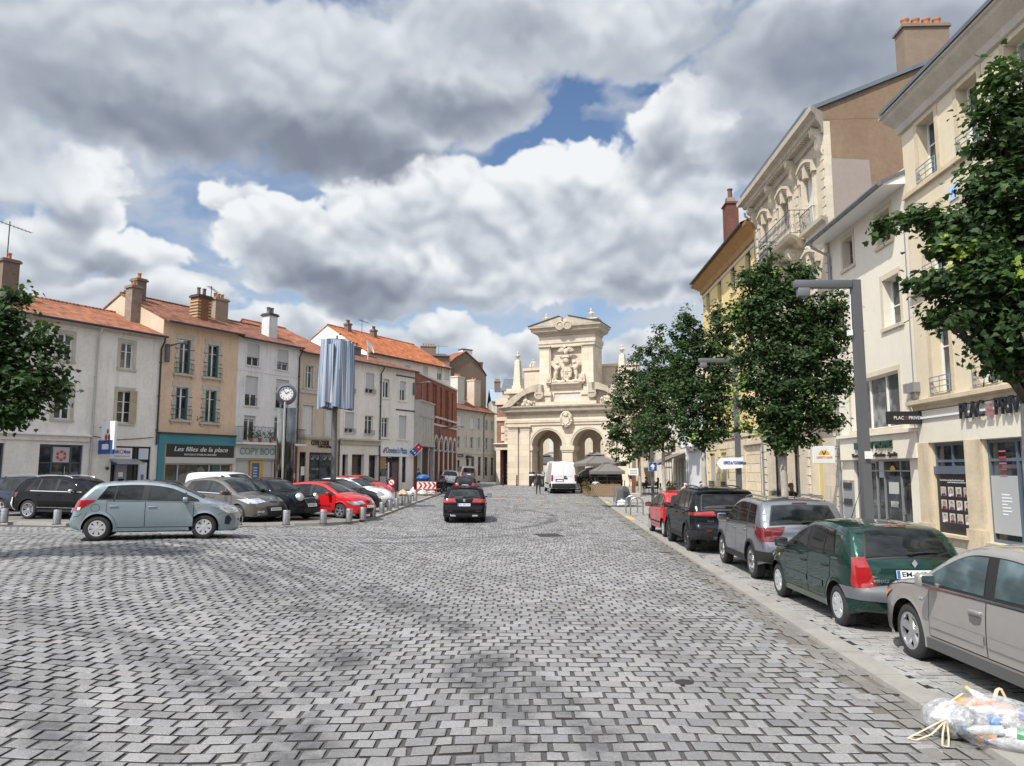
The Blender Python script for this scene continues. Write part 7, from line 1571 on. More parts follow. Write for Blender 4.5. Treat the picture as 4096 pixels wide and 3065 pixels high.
B.cornice('eaves_cornice',0,B.w,[(0,H-.35),(.12,H-.30),(.18,H-.05),(.5,H+.08),(.55,H+.25),(.78,H+.32),(.8,H+.55),(0,H+.62)],mat('cornice_stone',(.44,.39,.32),.85,var=.2,vscale=3))
b=MB()
for k in range(int(B.w/.22)):b.box(.05+k*.22,.16+k*.22,-.46,-.2,H-.06,H+.06)
b.build('dentils',ST_C,B.root)
zg=B.zz(c7,380,1275)+.3
for u in cs:ornate(u,zg+.9,zf-1.5,1.15,clos=True)
B.cornice('string_course',0,B.w,[(0,zg+.1),(.12,zg+.12),(.3,zg+.3),(.3,zg+.42),(0,zg+.46)],ST_C)
for k,(x0,x1,kind)in enumerate(((345,415,'gate'),(455,500,'dark'),(545,590,'dark'),(650,705,'shut'))):
 a,c_=B.uu(c7,x0,1400),B.uu(c7,x1,1400);w=B.shop((a,c_,.1,zg-.3),(.5,),(.8,),M_BLK_FR if kind!='shut' else mat('cream_shutter_frame',(.55,.50,.36),.5),dep=.3,glass=mat('cream_panel',(.55,.42,.18),.6)if kind=='shut' else None)
 if kind=='gate':
  b=MB();n=9
  for i in range(n+1):u=a+(c_-a)*i/n;b.tube([(u,.15,.1),(u,.15,zg-.4)],.014,5)
  for i in range(3):
   u=a+(c_-a)*(i+.5)/3;b.tube([(u+.12*cos(t_),.15,1.2+.28*sin(t_))for t_ in lsp(0,6.3,13)],.012,4);b.tube([(u+.12*cos(t_),.15,2.6+.28*sin(t_))for t_ in lsp(0,6.3,13)],.012,4)
  b.build('iron_grille',M_IRON,w);B.bar('door_hood',a-.35,c_+.35,zg-.3,zg-.05,-.22,ST_C);B.bar('door_jamb',a-.32,a-.04,-.3,zg-.3,-.12,ST_C);B.bar('door_jamb',c_+.04,c_+.32,-.3,zg-.3,-.12,ST_C)
 else:B.rail(a-.05,c_+.05,.35,.75,MATS['iron_blue_black'],parent=w,y=-.12,step=.13)
B.pipe(B.uu(c7,418,1400),.1,zg,M_ZINC,top=-.1);B.pipe(.08,.1,H-.3,M_ZINC,r=.06,top=-.6)
GB=plaster('plaster_gable_brown',(.215,.15,.10),.16,.35)
B.shell(H+.3,SB,9.0,zb=-.6,dep=.3,side=GB)
q1=atY(3269,400,Y2);q2=atY(3740,205,Y2)
g0=H+.55;
b=MB();b.raw([(0,-.80,g0),(B.w+.12,-.80,g0),(B.w+.12,5.0,g0+2.3),(0,5.0,g0+2.3),(0,-.80,g0+.18),(B.w+.12,-.80,g0+.18),(B.w+.12,5.0,g0+2.48),(0,5.0,g0+2.48)],[(4,5,6,7),(0,4,5,1),(1,5,6,2),(0,3,7,4)]);b.raw([(0,5.0,g0+2.48),(B.w+.12,5.0,g0+2.48),(B.w+.12,9.2,g0+.9),(0,9.2,g0+.9)],[(0,1,2,3)]);b.build('roof',M_SLATE,B.root)
b=MB();b.raw([(B.w,0,H+.28),(B.w,-.7,g0),(B.w,5.0,g0+2.3),(B.w,9.0,g0+.7),(B.w,9.0,H+.28)],[(0,1,2,3,4)]);b.build('gable',GB,B.root)
xp=atY(*c8(358,800),Y2).x-rx(Y2);b=MB();za_=B.zz(c8,150,1040);zb2=B.zz(c8,150,795);b.q((B.w+.012,.25,za_-.6),(B.w+.012,xp,za_-.6),(B.w+.012,xp-.1,zb2),(B.w+.012,.25,zb2+.1));b.build('render_patch',plaster('plaster_patch_grey',(.275,.23,.205),.08,.1),B.root)
b=MB();b.q((B.w+.010,-.05,-.5),(B.w+.010,.30,-.5),(B.w+.010,.26,H+.2),(B.w+.010,-.05,H+.2));b.build('quoin_return',ST_C,B.root)
B.chimney(B.w-.55,4.6,g0+1.6,2.3,.8,1.9,mat('chimney_tan_grey',(.20,.15,.11),.9,var=.12),0);b=MB()
o=[c_ for c_ in OBJS if c_.parent is B.root and c_.name.startswith('chimney')][-1]
for k in range(4):b=MB();b.lathe([(.17,0),(.15,.05),(.145,.32),(.18,.36),(.18,.42),(.12,.42),(.12,.2)],14,MT((B.w-.55,4.6-.68+k*.45,g0+4.06)));b.build('chimney_pot',M_POT,o,50)
b=MB();qa=B.uz(*d2(100,200));b.tube([(.15,.3,H+.6),(.15,.3,H+1.6)],.02,5);b.tube([(-1.2,.3,H+1.6),(.5,.3,H+1.5)],.014,5)
for k in range(8):b.tube([(-1.15+k*.2,.1,H+1.6-k*.01),(-1.15+k*.2,.5,H+1.6-k*.01)],.008,4)
b.build('aerial',M_IRON,B.root)
R3B=B
B=right('house','yellow house with ochre eaves on a cream rusticated ground floor',Y4,Y3-.02);H=B.zz(c7,95,505,.7)
YW=plaster('plaster_yellow',(.66,.52,.24),.06,.2);OCH=mat('ochre_eaves',(.36,.20,.07),.7,var=.15)
us=[B.uu(c7,x,y)for x,y in((150,620),(198,550),(255,480),(318,410))];zt=B.zz(c7,345,345);zb_=B.zz(c7,318,490)
n=4;gap=B.w/n
for k in range(n):
 u=gap*(k+.5)
 for(z0,z1)in((zt-1.75,zt),(zt-5.2,zt-3.2),(zt-8.6,zt-6.6)):
  if z0>4.2:w=B.window((u-.5,u+.5,z0,z1),2,(.6,),sur=(ST_C,.16,.03),dep=.22,shut=None,fm=M_WOODFR if z1==zt else None)
zg=4.1;ST_R=ST_C
B.bar('string_course',0,B.w,zg,zg+.3,-.12,ST_C);B.bar('eaves_band',0,B.w,H-1.1,H-.9,-.06,ST_C)
b=MB();z=.0;k=0
gates=[(B.uu(c7,165,1400),B.uu(c7,190,1400)),(B.uu(c7,222,1400),B.uu(c7,245,1400))]
for(a,c_)in gates:w=B.window((a,c_,.9,3.3),2,(),dep=.2,shutclosed=mat('grey_shutter',(.34,.36,.35),.6));B.rail(a,c_,.92,.5,M_IRON,parent=w,y=-.1,style='scroll',step=.2)
while z<zg-.1:
 x=0 if k%2 else-.4
 while x<B.w-.05:
  x0,x1=max(x,0)+.012,min(x+.82,B.w)-.012
  if x1>x0+.05 and not any(x1>a-.05 and x0<c_+.05 and.8<z+.25<3.4 for a,c_ in gates):b.box(x0,x1,-.05,0,z+.012,z+.49,bev=.014)
  x+=.84
 z+=.5;k+=1
b.build('rusticated_base',mat('cream_block',(.58,.49,.36),.85,var=.12,vscale=2,bump=.3,island=.08),B.root);B.bar('brass_plate',gates[1][1]+.5,gates[1][1]+.75,1.6,2.2,-.07,mat('brass',(.45,.30,.08),.4,metal=.6))
B.shell(H-.3,YW,10,zb=-.6);B.cornice('eaves_cornice',0,B.w,[(0,H-.85),(.14,H-.8),(.2,H-.5),(.5,H-.25),(.72,H-.12),(.75,H+.02),(0,H+.05)],OCH)
b=MB();b.raw([(-.2,-.85,H),(B.w,-.85,H),(B.w,5,H+2.6),(-.2,5,H+2.6),(-.2,-.85,H+.14),(B.w,-.85,H+.14),(B.w,5,H+2.74),(-.2,5,H+2.74)],[(0,3,2,1),(4,5,6,7),(0,4,5,1),(0,3,7,4)]);b.build('roof',mat('slate_dark',(.045,.042,.042),.7,var=.2,vscale=5),B.root);B.gutter(H+.0,y=-.9)
BRR=brick('brick_chimney_red',(.125,.055,.043));uc=B.uu(c7,268,300);zt_=atY(2927,830,53).z-B.z;o=B.chimney(.8,2.0,H+.4,zt_-H-.4,1.15,.85,BRR,0,capm=BRR);b=MB();z=zt_+.15;b.prism([(.35,z),(1.25,z),(1.02,z+.45),(.58,z+.45)],1.7,2.3);b.build('chimney_cowl',CHT,o);b=MB();b.lathe([(.17,0),(.15,.6),(.2,.62),(.2,.7),(0,.7)],10,MT((.8,2.0,z+.44)));b.build('chimney_pot',mat('pot_dark',(.12,.06,.045),.8),o)
for(x,y,a,w_,h_,l)in((34,-24,PI,30,11,'pale terrace closing the square behind the viewpoint, mirrored in car windows'),(-2,-27,PI,34,12,'tan terrace behind the viewpoint, mirrored in parked cars'),(-36,-10,PI*.5+.25+PI,36,11,'cream terrace left of the viewpoint, mirrored in parked cars')):  # unseen terraces added only to give the cars something to reflect
 B=Bld('house',l,(x,y),(cos(a),sin(a)),w_);B.ops=[]
 for k in range(int(w_/3)):
  for z in(.3,4,7.2):B.window((1+k*3,2.1+k*3,z,z+2),2,(),dep=.02,hole=False)
 B.shell(h_,PL_C if h_==11 else PL_T,9,zb=-.6);B.pitched(h_,M_RT2,2.2,9)
Y5=61.0
B=right('house','white modern house with a bowed first floor above a slate blue door',Y5,Y4-.02);WM=plaster('plaster_bright_white',(.66,.67,.69),.04,.1);H=9.0
B.shell(H,WM,9,zb=-.6);b=MB();N=12;z0,z1=3.6,5.2
vs=[]
for i in range(N+1):t_=i/N;u=.3+(B.w-.6)*t_;o=.25+.55*sin(PI*t_);vs+=[(u,-o*.35,z0),(u,-o,z0+.7),(u,-o,z1)]
b.raw(vs,[(3*i+k,3*i+3+k,3*i+4+k,3*i+1+k)for i in range(N)for k in range(2)]+[(3*i+2,3*i+5,3*N+5+i-3*N+3*0,0)for i in range(0)]);b.q(*[(.3+(B.w-.6)*i/N,-(.25+.55*sin(PI*i/N)),z1)for i in range(N+1)]);bw=b.build('bowed_bay',WM,B.root,60)
for k in(.3,.7):u=B.w*k;B.bar('bay_bracket',u-.5,u+.5,z0+.2,z1+.2,-.95,WM,-.6,bev=.12,parent=bw)
for k in(.28,.72):B.window((B.w*k-.6,B.w*k+.6,5.6,7.4),2,(),dep=.15)
BD_=mat('door_slate_blue',(.075,.10,.15),.4);sf=B.shop((B.w*.30,B.w*.86,.1,3.2),(.48,.55),(.82,),BD_,dep=.3);B.bar('door',B.w*.33,B.w*.56,.12,2.7,.2,BD_,.29,parent=sf);B.bar('door_oval',B.w*.43,B.w*.47,1.6,2.1,.18,WSIGN,.2,parent=sf);B.bar('notice',B.w*.70,B.w*.79,1.7,2.4,.25,WSIGN,.27,parent=sf)
B.pipe(.1,.1,H-.2,WSIGN,top=-.15);B.pitched(H,M_SLATE,1.5,9)
B=right('house','cream cafe house with a dark awning and round wall sign',77.0,Y5-.02);B.shell(11,PL_P,9,zb=-.6,dep=.2);B.pitched(11,M_SLATE,2,9)
for k in range(5):
 for z in(5.2,8.2):B.window((1.2+k*2.9,2.2+k*2.9,z,z+2),2,(.6,),dep=.18,sur=(ST_C,.14,.03),hole=False,shut=M_SHUT)
sf=B.shop((B.w-5.6,B.w-.5,.1,3.1),(.25,.5,.75),(.75,),M_BLK_FR,hole=False,dep=.02);aw=MB();aw.raw([(B.w-6.0,-2.2,2.75),(B.w-.3,-2.2,2.75),(B.w-.3,0,3.6),(B.w-6.0,0,3.6),(B.w-6.0,-2.2,2.55),(B.w-.3,-2.2,2.55)],[(0,1,2,3),(0,4,5,1),(0,3,4),(1,5,2)]);aw.build('awning',mat('awning_taupe',(.17,.145,.13),.8,var=.05),B.root)
B.shop((B.w-11,B.w-7,.1,3.0),(.33,.66),(.8,),M_BLK_FR,hole=False,dep=.02);q=B.bar('sign_band',B.w-11.2,B.w-6.8,3.1,3.6,-.1,MATS['sign_charcoal'])
for k in range(3):B.bar('curtain',B.w-5.4+k*1.2,B.w-4.6+k*1.2,.3,2.9,-.06,mat('curtain_white',(.5,.5,.47),.8),-.03,parent=sf)
b=MB();Mx=MT((B.w-3.2,-1.0,4.15))@MR(PI/2,4,'Y');b.lathe([(.62,-.06),(.66,0),(.62,.06),(.5,.05),(0,.05)],24,Mx,mi=0);b.lathe([(.48,.055),(0,.056)],20,Mx,mi=1);b.lathe([(.48,-.055),(0,-.056)],20,MT((B.w-3.2,-1.0,4.15))@MR(PI/2,4,'Y'),mi=1);b.tube([(B.w-3.2,0,4.15),(B.w-3.2,-.4,4.15)],.03,6);rs=b.build('round_sign',[mat('sign_brown',(.12,.06,.05),.6),mat('sign_cream_map',(.50,.48,.42),.6,var=.4,vscale=6)],B.root,50)
B=right('house','plain cream terrace closing the pavement side beyond the cafe',106.0,77.0-.02);B.shell(12,ST_C,9,zb=-.6,dep=.2);B.pitched(12,M_SLATE,2,9)
for k in range(9):
 for z in(1.0,5.0,8.6):B.window((1.2+k*3.4,2.4+k*3.4,z,z+2.1),2,(.6,),dep=.02,sur=(ST_C,.14,.03),hole=False)
GP=stand(*c5(165,1532));GD=Vector((.925,-.38)).normalized()
M_GS=ashlar('gate_limestone',(.63,.54,.425),1.5,.62,.012,.68,.09,stain=.28);M_GC=mat('carved_limestone',(.56,.485,.385),.85,var=.14,vscale=2.5,bump=.35,stain=.25);M_CAP=mat('weathered_cornice',(.43,.37,.29),.85,var=.2,vscale=1.5,bump=.3,stain=.4)
B=Bld('stone_gate','ornate pale limestone city gate with two arches, broken pediments and a carved coat of arms',(GP.x,GP.y),GD,1.0,'gate',z=pz(GP.x,GP.y)-.02)
U=lambda x,y,o=0.0:B.uu(c5,x,y,o);Z=lambda y,x=660,o=0.0:B.zz(c5,x,y,o)
uc=U(660,990);Wd=2*uc;B.w=Wd;print('GATE w %.1f at %s  top %.1f'%(Wd,tuple(GP),Z(145,650)))
mir=lambda u:Wd-u
zsp=Z(1208,640);zar=Z(1048,500);al,ar=U(368,1350),U(622,1350);rad=(ar-al)/2;zat_=zsp+rad
zA=Z(1030,560);zF=Z(990,560);zC=Z(945,560);zT=Z(882,560)
DF=1.7
for(a,c_)in((al,ar),(mir(ar),mir(al))):B.hole((a,c_,-.6,zat_),DF,rad)
B.shell(zT,M_GS,0,zb=-.6,dep=DF)
b=MB();b.q((0,0,-.6),(0,0,zT),(0,DF,zT),(0,DF,-.6));b.q((Wd,0,-.6),(Wd,DF,-.6),(Wd,DF,zT),(Wd,0,zT));b.q((0,0,zT),(Wd,0,zT),(Wd,DF,zT),(0,DF,zT));
for o in((-.01,al),(ar,mir(ar)),(mir(al),Wd+.01)):b.q((o[0],DF,-.6),(o[0],DF,zT),(o[1],DF,zT),(o[1],DF,-.6))
b.build('wall',M_GS,B.root)
B.cornice('architrave',0,Wd,[(0,zA-.05),(.10,zA-.05),(.12,zA+.2),(.2,zA+.24),(.22,zF),(0,zF+.02)],M_GS);B.cornice('frieze',0,Wd,[(0,zF),(.06,zF),(.06,zC),(0,zC)],M_GS)
B.cornice('cornice',0,Wd,[(0,zC-.02),(.15,zC),(.22,zC+.18),(.55,zC+.30),(.62,zC+.52),(.78,zT-.05),(.80,zT+.10),(0,zT+.16)],M_CAP)
for(a,c_)in((al,ar),(mir(ar),mir(al))):
 b=MB();cx=(a+c_)/2;r0=rad;N=24
 for(ra,rb,pr)in((r0,r0+.16,.05),(r0+.16,r0+.36,.10)):
  vs=[]
  for i in range(N+1):
   t_=PI*i/N;ca,sa=cos(t_),sin(t_);vs+=[(cx-ra*ca,-pr,zsp+ra*sa),(cx-rb*ca,-pr,zsp+rb*sa),(cx-rb*ca,0,zsp+rb*sa),(cx-ra*ca,.0,zsp+ra*sa)]
  b.raw(vs,[(4*i+k,4*i+4+k,4*i+4+(k+1)%4,4*i+(k+1)%4)for i in range(N)for k in(0,1,3)])
 b.build('archivolt',M_GC,B.root)
def pilaster(u0,u1,z0,z1,pr=.22,cap=.55,foot=True,m=None,par=None):
 b=MB();b.box(u0,u1,-pr,0,z0,z1);o=b.build('pilaster',m or M_GS,par or B.root)
 c=MB()
 for k,(e,h0,h1)in enumerate(((.04,cap,cap-.12),(.10,cap*.55,cap*.3),(.18,cap*.3,0))):c.box(u0-e,u1+e,-pr-e,0,z1-h0,z1-h1)
 if foot:
  for(e,h0,h1)in((.10,0,.5),(.05,.5,.62)):c.box(u0-e,u1+e,-pr-e,0,z0+h0,z0+h1)
 c.build('pilaster_capital',M_GC,o);return o
for(x0,x1)in((178,250),(272,346)):
 a,c_=U(x0,1300,.22),U(x1,1300,.22)
 pilaster(a,c_,-.5,zA-.05);pilaster(mir(c_),mir(a),-.5,zA-.05)
for(a,c_)in((ar-.02,mir(ar)+.02),):b=MB();b.box(a-.18,c_+.18,-.14,DF,zsp-.45,zsp);b.box(a-.10,c_+.10,-.08,DF+.02,zsp-.62,zsp-.45);b.build('impost',M_GC,B.root)
for a,c_ in((U(346,1220)-.1,al+.12),(mir(al)-.12,mir(U(346,1220))+.1)):b=MB();b.box(a,c_,-.12,DF,zsp-.45,zsp);b.build('impost',M_GC,B.root)
su,sz=uc,(Z(920)+Z(1055))/2;sh=(Z(920)-Z(1055))/2;b=MB()
def oval(rx_,rz_,y0,y1,n=24,cu=su,cz=sz):b.prism([(cu+rx_*cos(t_),cz+rz_*sin(t_))for t_ in lsp(0,2*PI,n+1)[:-1]],y0,y1)
oval(sh*.78,sh,-.36,-.1);oval(sh*.62,sh*.84,-.46,-.34)
r5=RR(2)
for k in range(26):t_=2*PI*k/26;b.blob((su+sh*.66*cos(t_),-.42,sz+sh*.86*sin(t_)),(.16,.14,.18),1,.2,k)
b.blob((su,-.52,sz+sh*.45),(.26,.2,.26),2,.15);b.prism([(su-.38,sz+.18),(su+.38,sz+.18),(su+.36,sz-.35),(su,sz-.66),(su-.36,sz-.35)],-.60,-.44)
for sg in(-1,1):b.blob((su+sg*.48,-.5,sz+.1),(.13,.14,.34),1,.25,4);b.blob((su+sg*.3,-.52,sz-.62),(.2,.12,.12),1)
b.build('small_coat_of_arms',M_GC,B.root,50)
for sgn_ in(0,1):
 P0=[(120,897),(170,845),(215,808),(265,772),(320,738),(375,710),(430,698)]
 outer=[B.uz(*c5(*p),.5)for p in P0];inner=[B.uz(*c5(*p),.5)for p in[(205,885),(245,845),(290,805),(335,778),(385,762),(425,768)]]
 if sgn_:outer=[(mir(p[0]),p[1])for p in outer];inner=[(mir(p[0]),p[1])for p in inner]
 b=MB();poly=outer+inner[::-1];b.prism(poly,-.85,0);ped=b.build('segmental_pediment',M_CAP,B.root)
 b=MB();base=[(p[0],p[1])for p in inner]+[(inner[-1][0],zT+.1),(inner[0][0],zT+.1)];b.prism(base,-.12,.9);b.build('tympanum',M_GS,ped)
 b=MB();e=outer[-1];sx=-1 if not sgn_ else 1;Mx=MT((e[0]+sx*.0,-.4,e[1]-1.15))@MR(PI/2,4,'X');b.lathe([(.5,-.42),(.5,.42),(.3,.44),(.3,.36),(.12,.40),(0,.40)],18,Mx);b.box(e[0]-.34,e[0]+.34,-.85,0,e[1]-1.1,e[1]-.05);b.build('scroll_end',M_CAP,ped,45)
 b=MB();cu,cz=B.uz(*c5(325,840));cu=mir(cu)if sgn_ else cu
 for k in range(22):b.blob((cu+r5.gauss(0,.42),-.35,cz-.25+r5.uniform(-.35,.5)*(1-.3*abs(r5.gauss(0,1)))),(r5.uniform(.12,.26),.25,r5.uniform(.12,.26)),1,.2,k)
 b.blob((cu,-.4,cz+.5),(.17,.2,.2),2);b.blob((cu,-.4,cz+.05),(.3,.25,.42),2,.1);b.build('pediment_relief',M_GC,ped,60)
ax0=U(437,600);ax1=mir(ax0);zb_=zT+.1;zc=Z(330,600);zE=Z(300,600);zK=Z(238,700,.7);DA=3.0
pn=(U(527,560),U(782,560),Z(690,650),Z(392,650));B.ops=[(pn[0],pn[1],pn[2],pn[3],.35,0)]
ip=(U(552,795),U(778,795),Z(820,660),Z(768,660))
B.ops.append((*ip,.12,0));sh_=B.shell(zE+.6,M_GS,0,u0=ax0,u1=ax1,zb=zb_-.3,dep=.35,name='attic_wall');B.ops=[]
b=MB();b.q((ax0,0,zb_-.3),(ax0,0,zE+.6),(ax0,DA,zE+.6),(ax0,DA,zb_-.3));b.q((ax1,0,zb_-.3),(ax1,DA,zb_-.3),(ax1,DA,zE+.6),(ax1,0,zE+.6));b.q((ax0,DA,zb_-.3),(ax0,DA,zE+.6),(ax1,DA,zE+.6),(ax1,DA,zb_-.3));b.q((pn[0],.34,pn[2]),(pn[1],.34,pn[2]),(pn[1],.34,pn[3]),(pn[0],.34,pn[3]));b.q((ip[0],.11,ip[2]),(ip[1],.11,ip[2]),(ip[1],.11,ip[3]),(ip[0],.11,ip[3]),mi=1)
b.build('attic_back',[M_GS,mat('inscription_stone',(.50,.47,.43),.7,var=.1)],B.root)
zpb=Z(770,470,.25)
pilaster(ax0+.02,U(512,600,.25),zpb,Z(385,470,.25),.25,.35,False);a=U(512,600,.25);pilaster(mir(a),ax1-.02,zpb,Z(385,470,.25),.25,.35,False)
for(a,c_)in((ax0-.12,U(525,790,.3)),(mir(U(525,790,.3)),ax1+.12)):b=MB();b.box(a,c_,-.40,0,zb_-.05,zpb-.35);b.box(a-.1,c_+.1,-.52,0,zpb-.35,zpb-.12);b.box(a+.02,c_-.02,-.34,0,zpb-.12,zpb+.12);b.build('pedestal',M_GC,B.root)
B.bar('attic_plinth',ax0-.35,ax1+.35,zb_-.1,zb_+.35,-.65,M_GC,DA)
fr=pn;b=MB()
for(a,c_,e,f)in((fr[0]-.28,fr[0],fr[2],fr[3]+.28),(fr[1],fr[1]+.28,fr[2],fr[3]+.28),(fr[0],fr[1],fr[3],fr[3]+.28)):b.box(a,c_,-.14,0,e,f);b.box(a+.08,c_-.08,-.20,-.14,e+.06,f-.06)
b.build('panel_frame',M_GC,B.root)
B.cornice('panel_sill',U(512,705,.5)+.3,mir(U(512,705,.5)+.3),[(0,pn[2]-.6),(.15,pn[2]-.55),(.25,pn[2]-.2),(.5,pn[2]-.1),(.52,pn[2]+.06),(0,pn[2]+.1)],M_GC)
for u in(pn[0]-.15,pn[1]+.15):b=MB();b.prism([(u-.32,pn[2]+.05),(u+.32,pn[2]+.05),(u+.25,pn[2]+.9),(u-.25,pn[2]+.9)],-.6,0);b.blob((u,-.6,pn[2]+.5),(.2,.15,.3),1,.2);b.build('console',M_GC,B.root,40)
def attic_cornice(name,prof,m):
 o=B.cornice(name,ax0,ax1,prof,m)
 b=MB();P=[(o_,z)for o_,z in prof];n=len(P)
 for(ux,sg)in((ax0,-1),(ax1,1)):
  vs=[(ux+sg*p[0],-p[0],p[1])for p in P]+[(ux+sg*p[0],DA,p[1])for p in P];b.raw(vs,[(i,n+i,n+(i+1)%n,(i+1)%n)for i in range(n)]+[tuple(range(n,2*n))])
 b.build(name+'_return',m,o);return o
attic_cornice('attic_architrave',[(0,Z(388,600)),(.1,Z(388,600)),(.14,Z(365,600)),(.22,Z(360,600)),(.24,zc),(0,zc)],M_GC);attic_cornice('attic_frieze',[(0,zc),(.08,zc),(.08,zE),(0,zE)],M_GS)
attic_cornice('attic_cornice',[(0,zE),(.15,zE+.02),(.25,zE+.25),(.75,zE+.45),(.82,zE+.75),(1.0,zE+.85),(1.02,zE+1.02),(0,zE+1.08)],M_CAP);zP=zE+1.05
for sg in(0,1):
 o_=[B.uz(*c5(*p),.6)for p in((372,272),(598,143),(622,152))];i_=[B.uz(*c5(*p),.6)for p in((470,268),(575,195))]
 x0=ax0-1.0;x1=uc-(uc-o_[1][0]);h1=o_[1][1]
 out=[(x0,zP),(x1-.1,h1),(x1+.32,h1-.12),(x1+.28,h1-.9),(x1-.1,h1-1.0),(x0+1.6,zP)]
 if sg:out=[(mir(p[0]),p[1])for p in out]
 b=MB();b.prism(out,-1.0,DA);ped=b.build('broken_pediment',M_CAP,B.root)
 tri_=[(x0+1.4,zP),(x1-.05,h1-.95),(x1-.05,zP)];tri_=[(mir(p[0]),p[1])for p in tri_]if sg else tri_;b=MB();b.prism(tri_,-.15,DA-.1);b.build('tympanum',M_GS,ped)
 b=MB();xx=x1+.12;xx=mir(xx)if sg else xx;b.lathe([(.5,-.6),(.5,.6),(.32,.62),(.32,.54),(.1,.58),(0,.58)],16,MT((xx,-.45,h1-.95))@MR(PI/2,4,'X'));b.build('scroll_end',M_CAP,ped,45)
 b=MB();ro=[(x0-.06,zP+.08),(x1+.05,h1+.10),(x1+.05,h1+.02),(x0,zP)];ro=[(mir(p[0]),p[1])for p in ro]if sg else ro;b.prism(ro,-1.08,DA+.1);b.build('lead_cap',MATS['dark_gutter'],ped)
b=MB();hh=Z(155,660,.5);b.prism([(uc-.75,zP),(uc+.75,zP),(uc+.6,hh-.5),(uc-.6,hh-.5)],-.45,DA-.3);b.box(uc-.85,uc+.85,-.6,DA-.2,hh-.5,hh-.15);b.box(uc-.7,uc+.7,-.5,DA-.3,hh-.15,hh+.05);b.build('centre_pedestal',M_GC,B.root)
def urn(b,u,y,z,s,seed=0):
 b.lathe([(.0,0),(.34*s,0),(.34*s,.12*s),(.14*s,.2*s),(.12*s,.42*s),(.30*s,.62*s),(.52*s,.95*s),(.60*s,1.15*s),(.52*s,1.28*s),(.30*s,1.36*s),(.26*s,1.5*s),(.12*s,1.55*s),(0,1.56*s)],16,MT((u,y,z)))
 for k in range(6):t_=k*PI/3;b.blob((u+.58*s*cos(t_),y+.58*s*sin(t_),z+1.14*s),(.14*s,.14*s,.14*s),1)
 b.blob((u,y,z+1.85*s),(.20*s,.20*s,.36*s),2,.25,seed);b.blob((u-.08*s,y,z+2.05*s),(.1*s,.1*s,.3*s),1,.2,3)
for(x,y0,y1,bx,by,o)in((488,112,200,480,222,1.2),(858,66,160,868,215,2.2)):
 u=U(x,y0,-o);z1=Z(y0,x,-o);z0=Z(y1,x,-o);b=MB();urn(b,u,o,z0,(z1-z0)/2.25,1);ur=b.build('urn',M_GC,B.root,60);b=MB();b.box(u-.75,u+.75,o-.7,o+.7,zP-.3,z0-.12);b.box(u-.9,u+.9,o-.85,o+.85,z0-.12,z0+.02);b.build('urn_plinth',M_GC,ur)
cu=(pn[0]+pn[1])/2;z0=pn[2]+.05;hp=pn[3]-pn[2];k_=hp
b=MB();b.prism([(cu+.17*k_*x_,z0+.10*k_+.40*k_*z_)for x_,z_ in((-.9,1),(.9,1),(.95,.5),(.85,.15),(0,-.08),(-.85,.15),(-.95,.5))],-.15,.3)
for i in range(3):
 for j in range(2):b.box(cu+(-.14+.10*i)*k_,cu+(-.07+.10*i)*k_,-.20,-.14,z0+(.16+.15*j)*k_,z0+(.27+.15*j)*k_)
b.prism([(cu-.05*k_,z0+.25*k_),(cu+.05*k_,z0+.25*k_),(cu+.05*k_,z0+.33*k_),(cu,z0+.22*k_)],-.24,-.15);b.build('shield',M_GC,B.root)
b=MB();b.blob((cu,-.15,z0+.60*k_),(.105*k_,.32,.105*k_),2);b.prism([(cu-.11*k_,z0+.69*k_),(cu+.11*k_,z0+.69*k_),(cu+.09*k_,z0+.76*k_),(cu-.09*k_,z0+.76*k_)],-.45,.2)
for i in range(5):b.box(cu+(-.075+.034*i)*k_,cu+(-.058+.034*i)*k_,-.50,-.2,z0+.56*k_,z0+.64*k_)
b.build('helm',M_GC,B.root,50)
b=MB();b.blob((cu,-.2,z0+.86*k_),(.06*k_,.22,.10*k_),2);b.blob((cu-.03*k_,-.3,z0+.97*k_),(.035*k_,.15,.045*k_),1)
def wing(b,x,z,sx,L,a0,n=6,y=-.2,wd=.05):
 for i in range(n):
  a=a0+i*.20;dx,dz=cos(a)*sx,sin(a);l=L*(1-.09*i);px,pz_=-dz,dx
  b.prism([(x-px*wd*k_*.4,z-pz_*wd*k_*.4),(x+dx*l*.7-px*wd*k_*.6,z+dz*l*.7-pz_*wd*k_*.6),(x+dx*l,z+dz*l),(x+dx*l*.7+px*wd*k_*.6,z+dz*l*.7+pz_*wd*k_*.6),(x+px*wd*k_*.4,z+pz_*wd*k_*.4)],y-.03*i,y+.12-.03*i)
wing(b,cu-.02*k_,z0+.86*k_,-1,.24*k_,.15,5,wd=.04);wing(b,cu+.02*k_,z0+.86*k_,1,.24*k_,.15,5,wd=.04);b.build('bird_crest',M_GC,B.root,50)
for sg in(-1,1):
 b=MB();X=lambda d:cu+sg*d*k_
 b.blob((X(.27),-.15,z0+.40*k_),(.07*k_,.28,.12*k_),2,.08);b.blob((X(.25),-.22,z0+.55*k_),(.05*k_,.2,.06*k_),2);b.tube([(X(.24),-.3,z0+.56*k_),(X(.19),-.4,z0+.54*k_)],[.10,.03],6)
 b.tube([(X(.27),-.15,z0+.32*k_),(X(.31),-.25,z0+.18*k_),(X(.28),-.2,z0+.05*k_)],[.24,.17,.10],8);b.tube([(X(.24),-.15,z0+.44*k_),(X(.17),-.3,z0+.42*k_),(X(.14),-.35,z0+.47*k_)],[.14,.1,.08],7);b.tube([(X(.31),0,z0+.25*k_),(X(.38),-.1,z0+.12*k_),(X(.35),-.1,z0+.02*k_)],[.14,.10,.07],6)
 wing(b,X(.32),z0+.42*k_,sg,.30*k_,.75,7,-.05,.045);b.build('winged_supporter',M_GC,B.root,50)
b=MB()
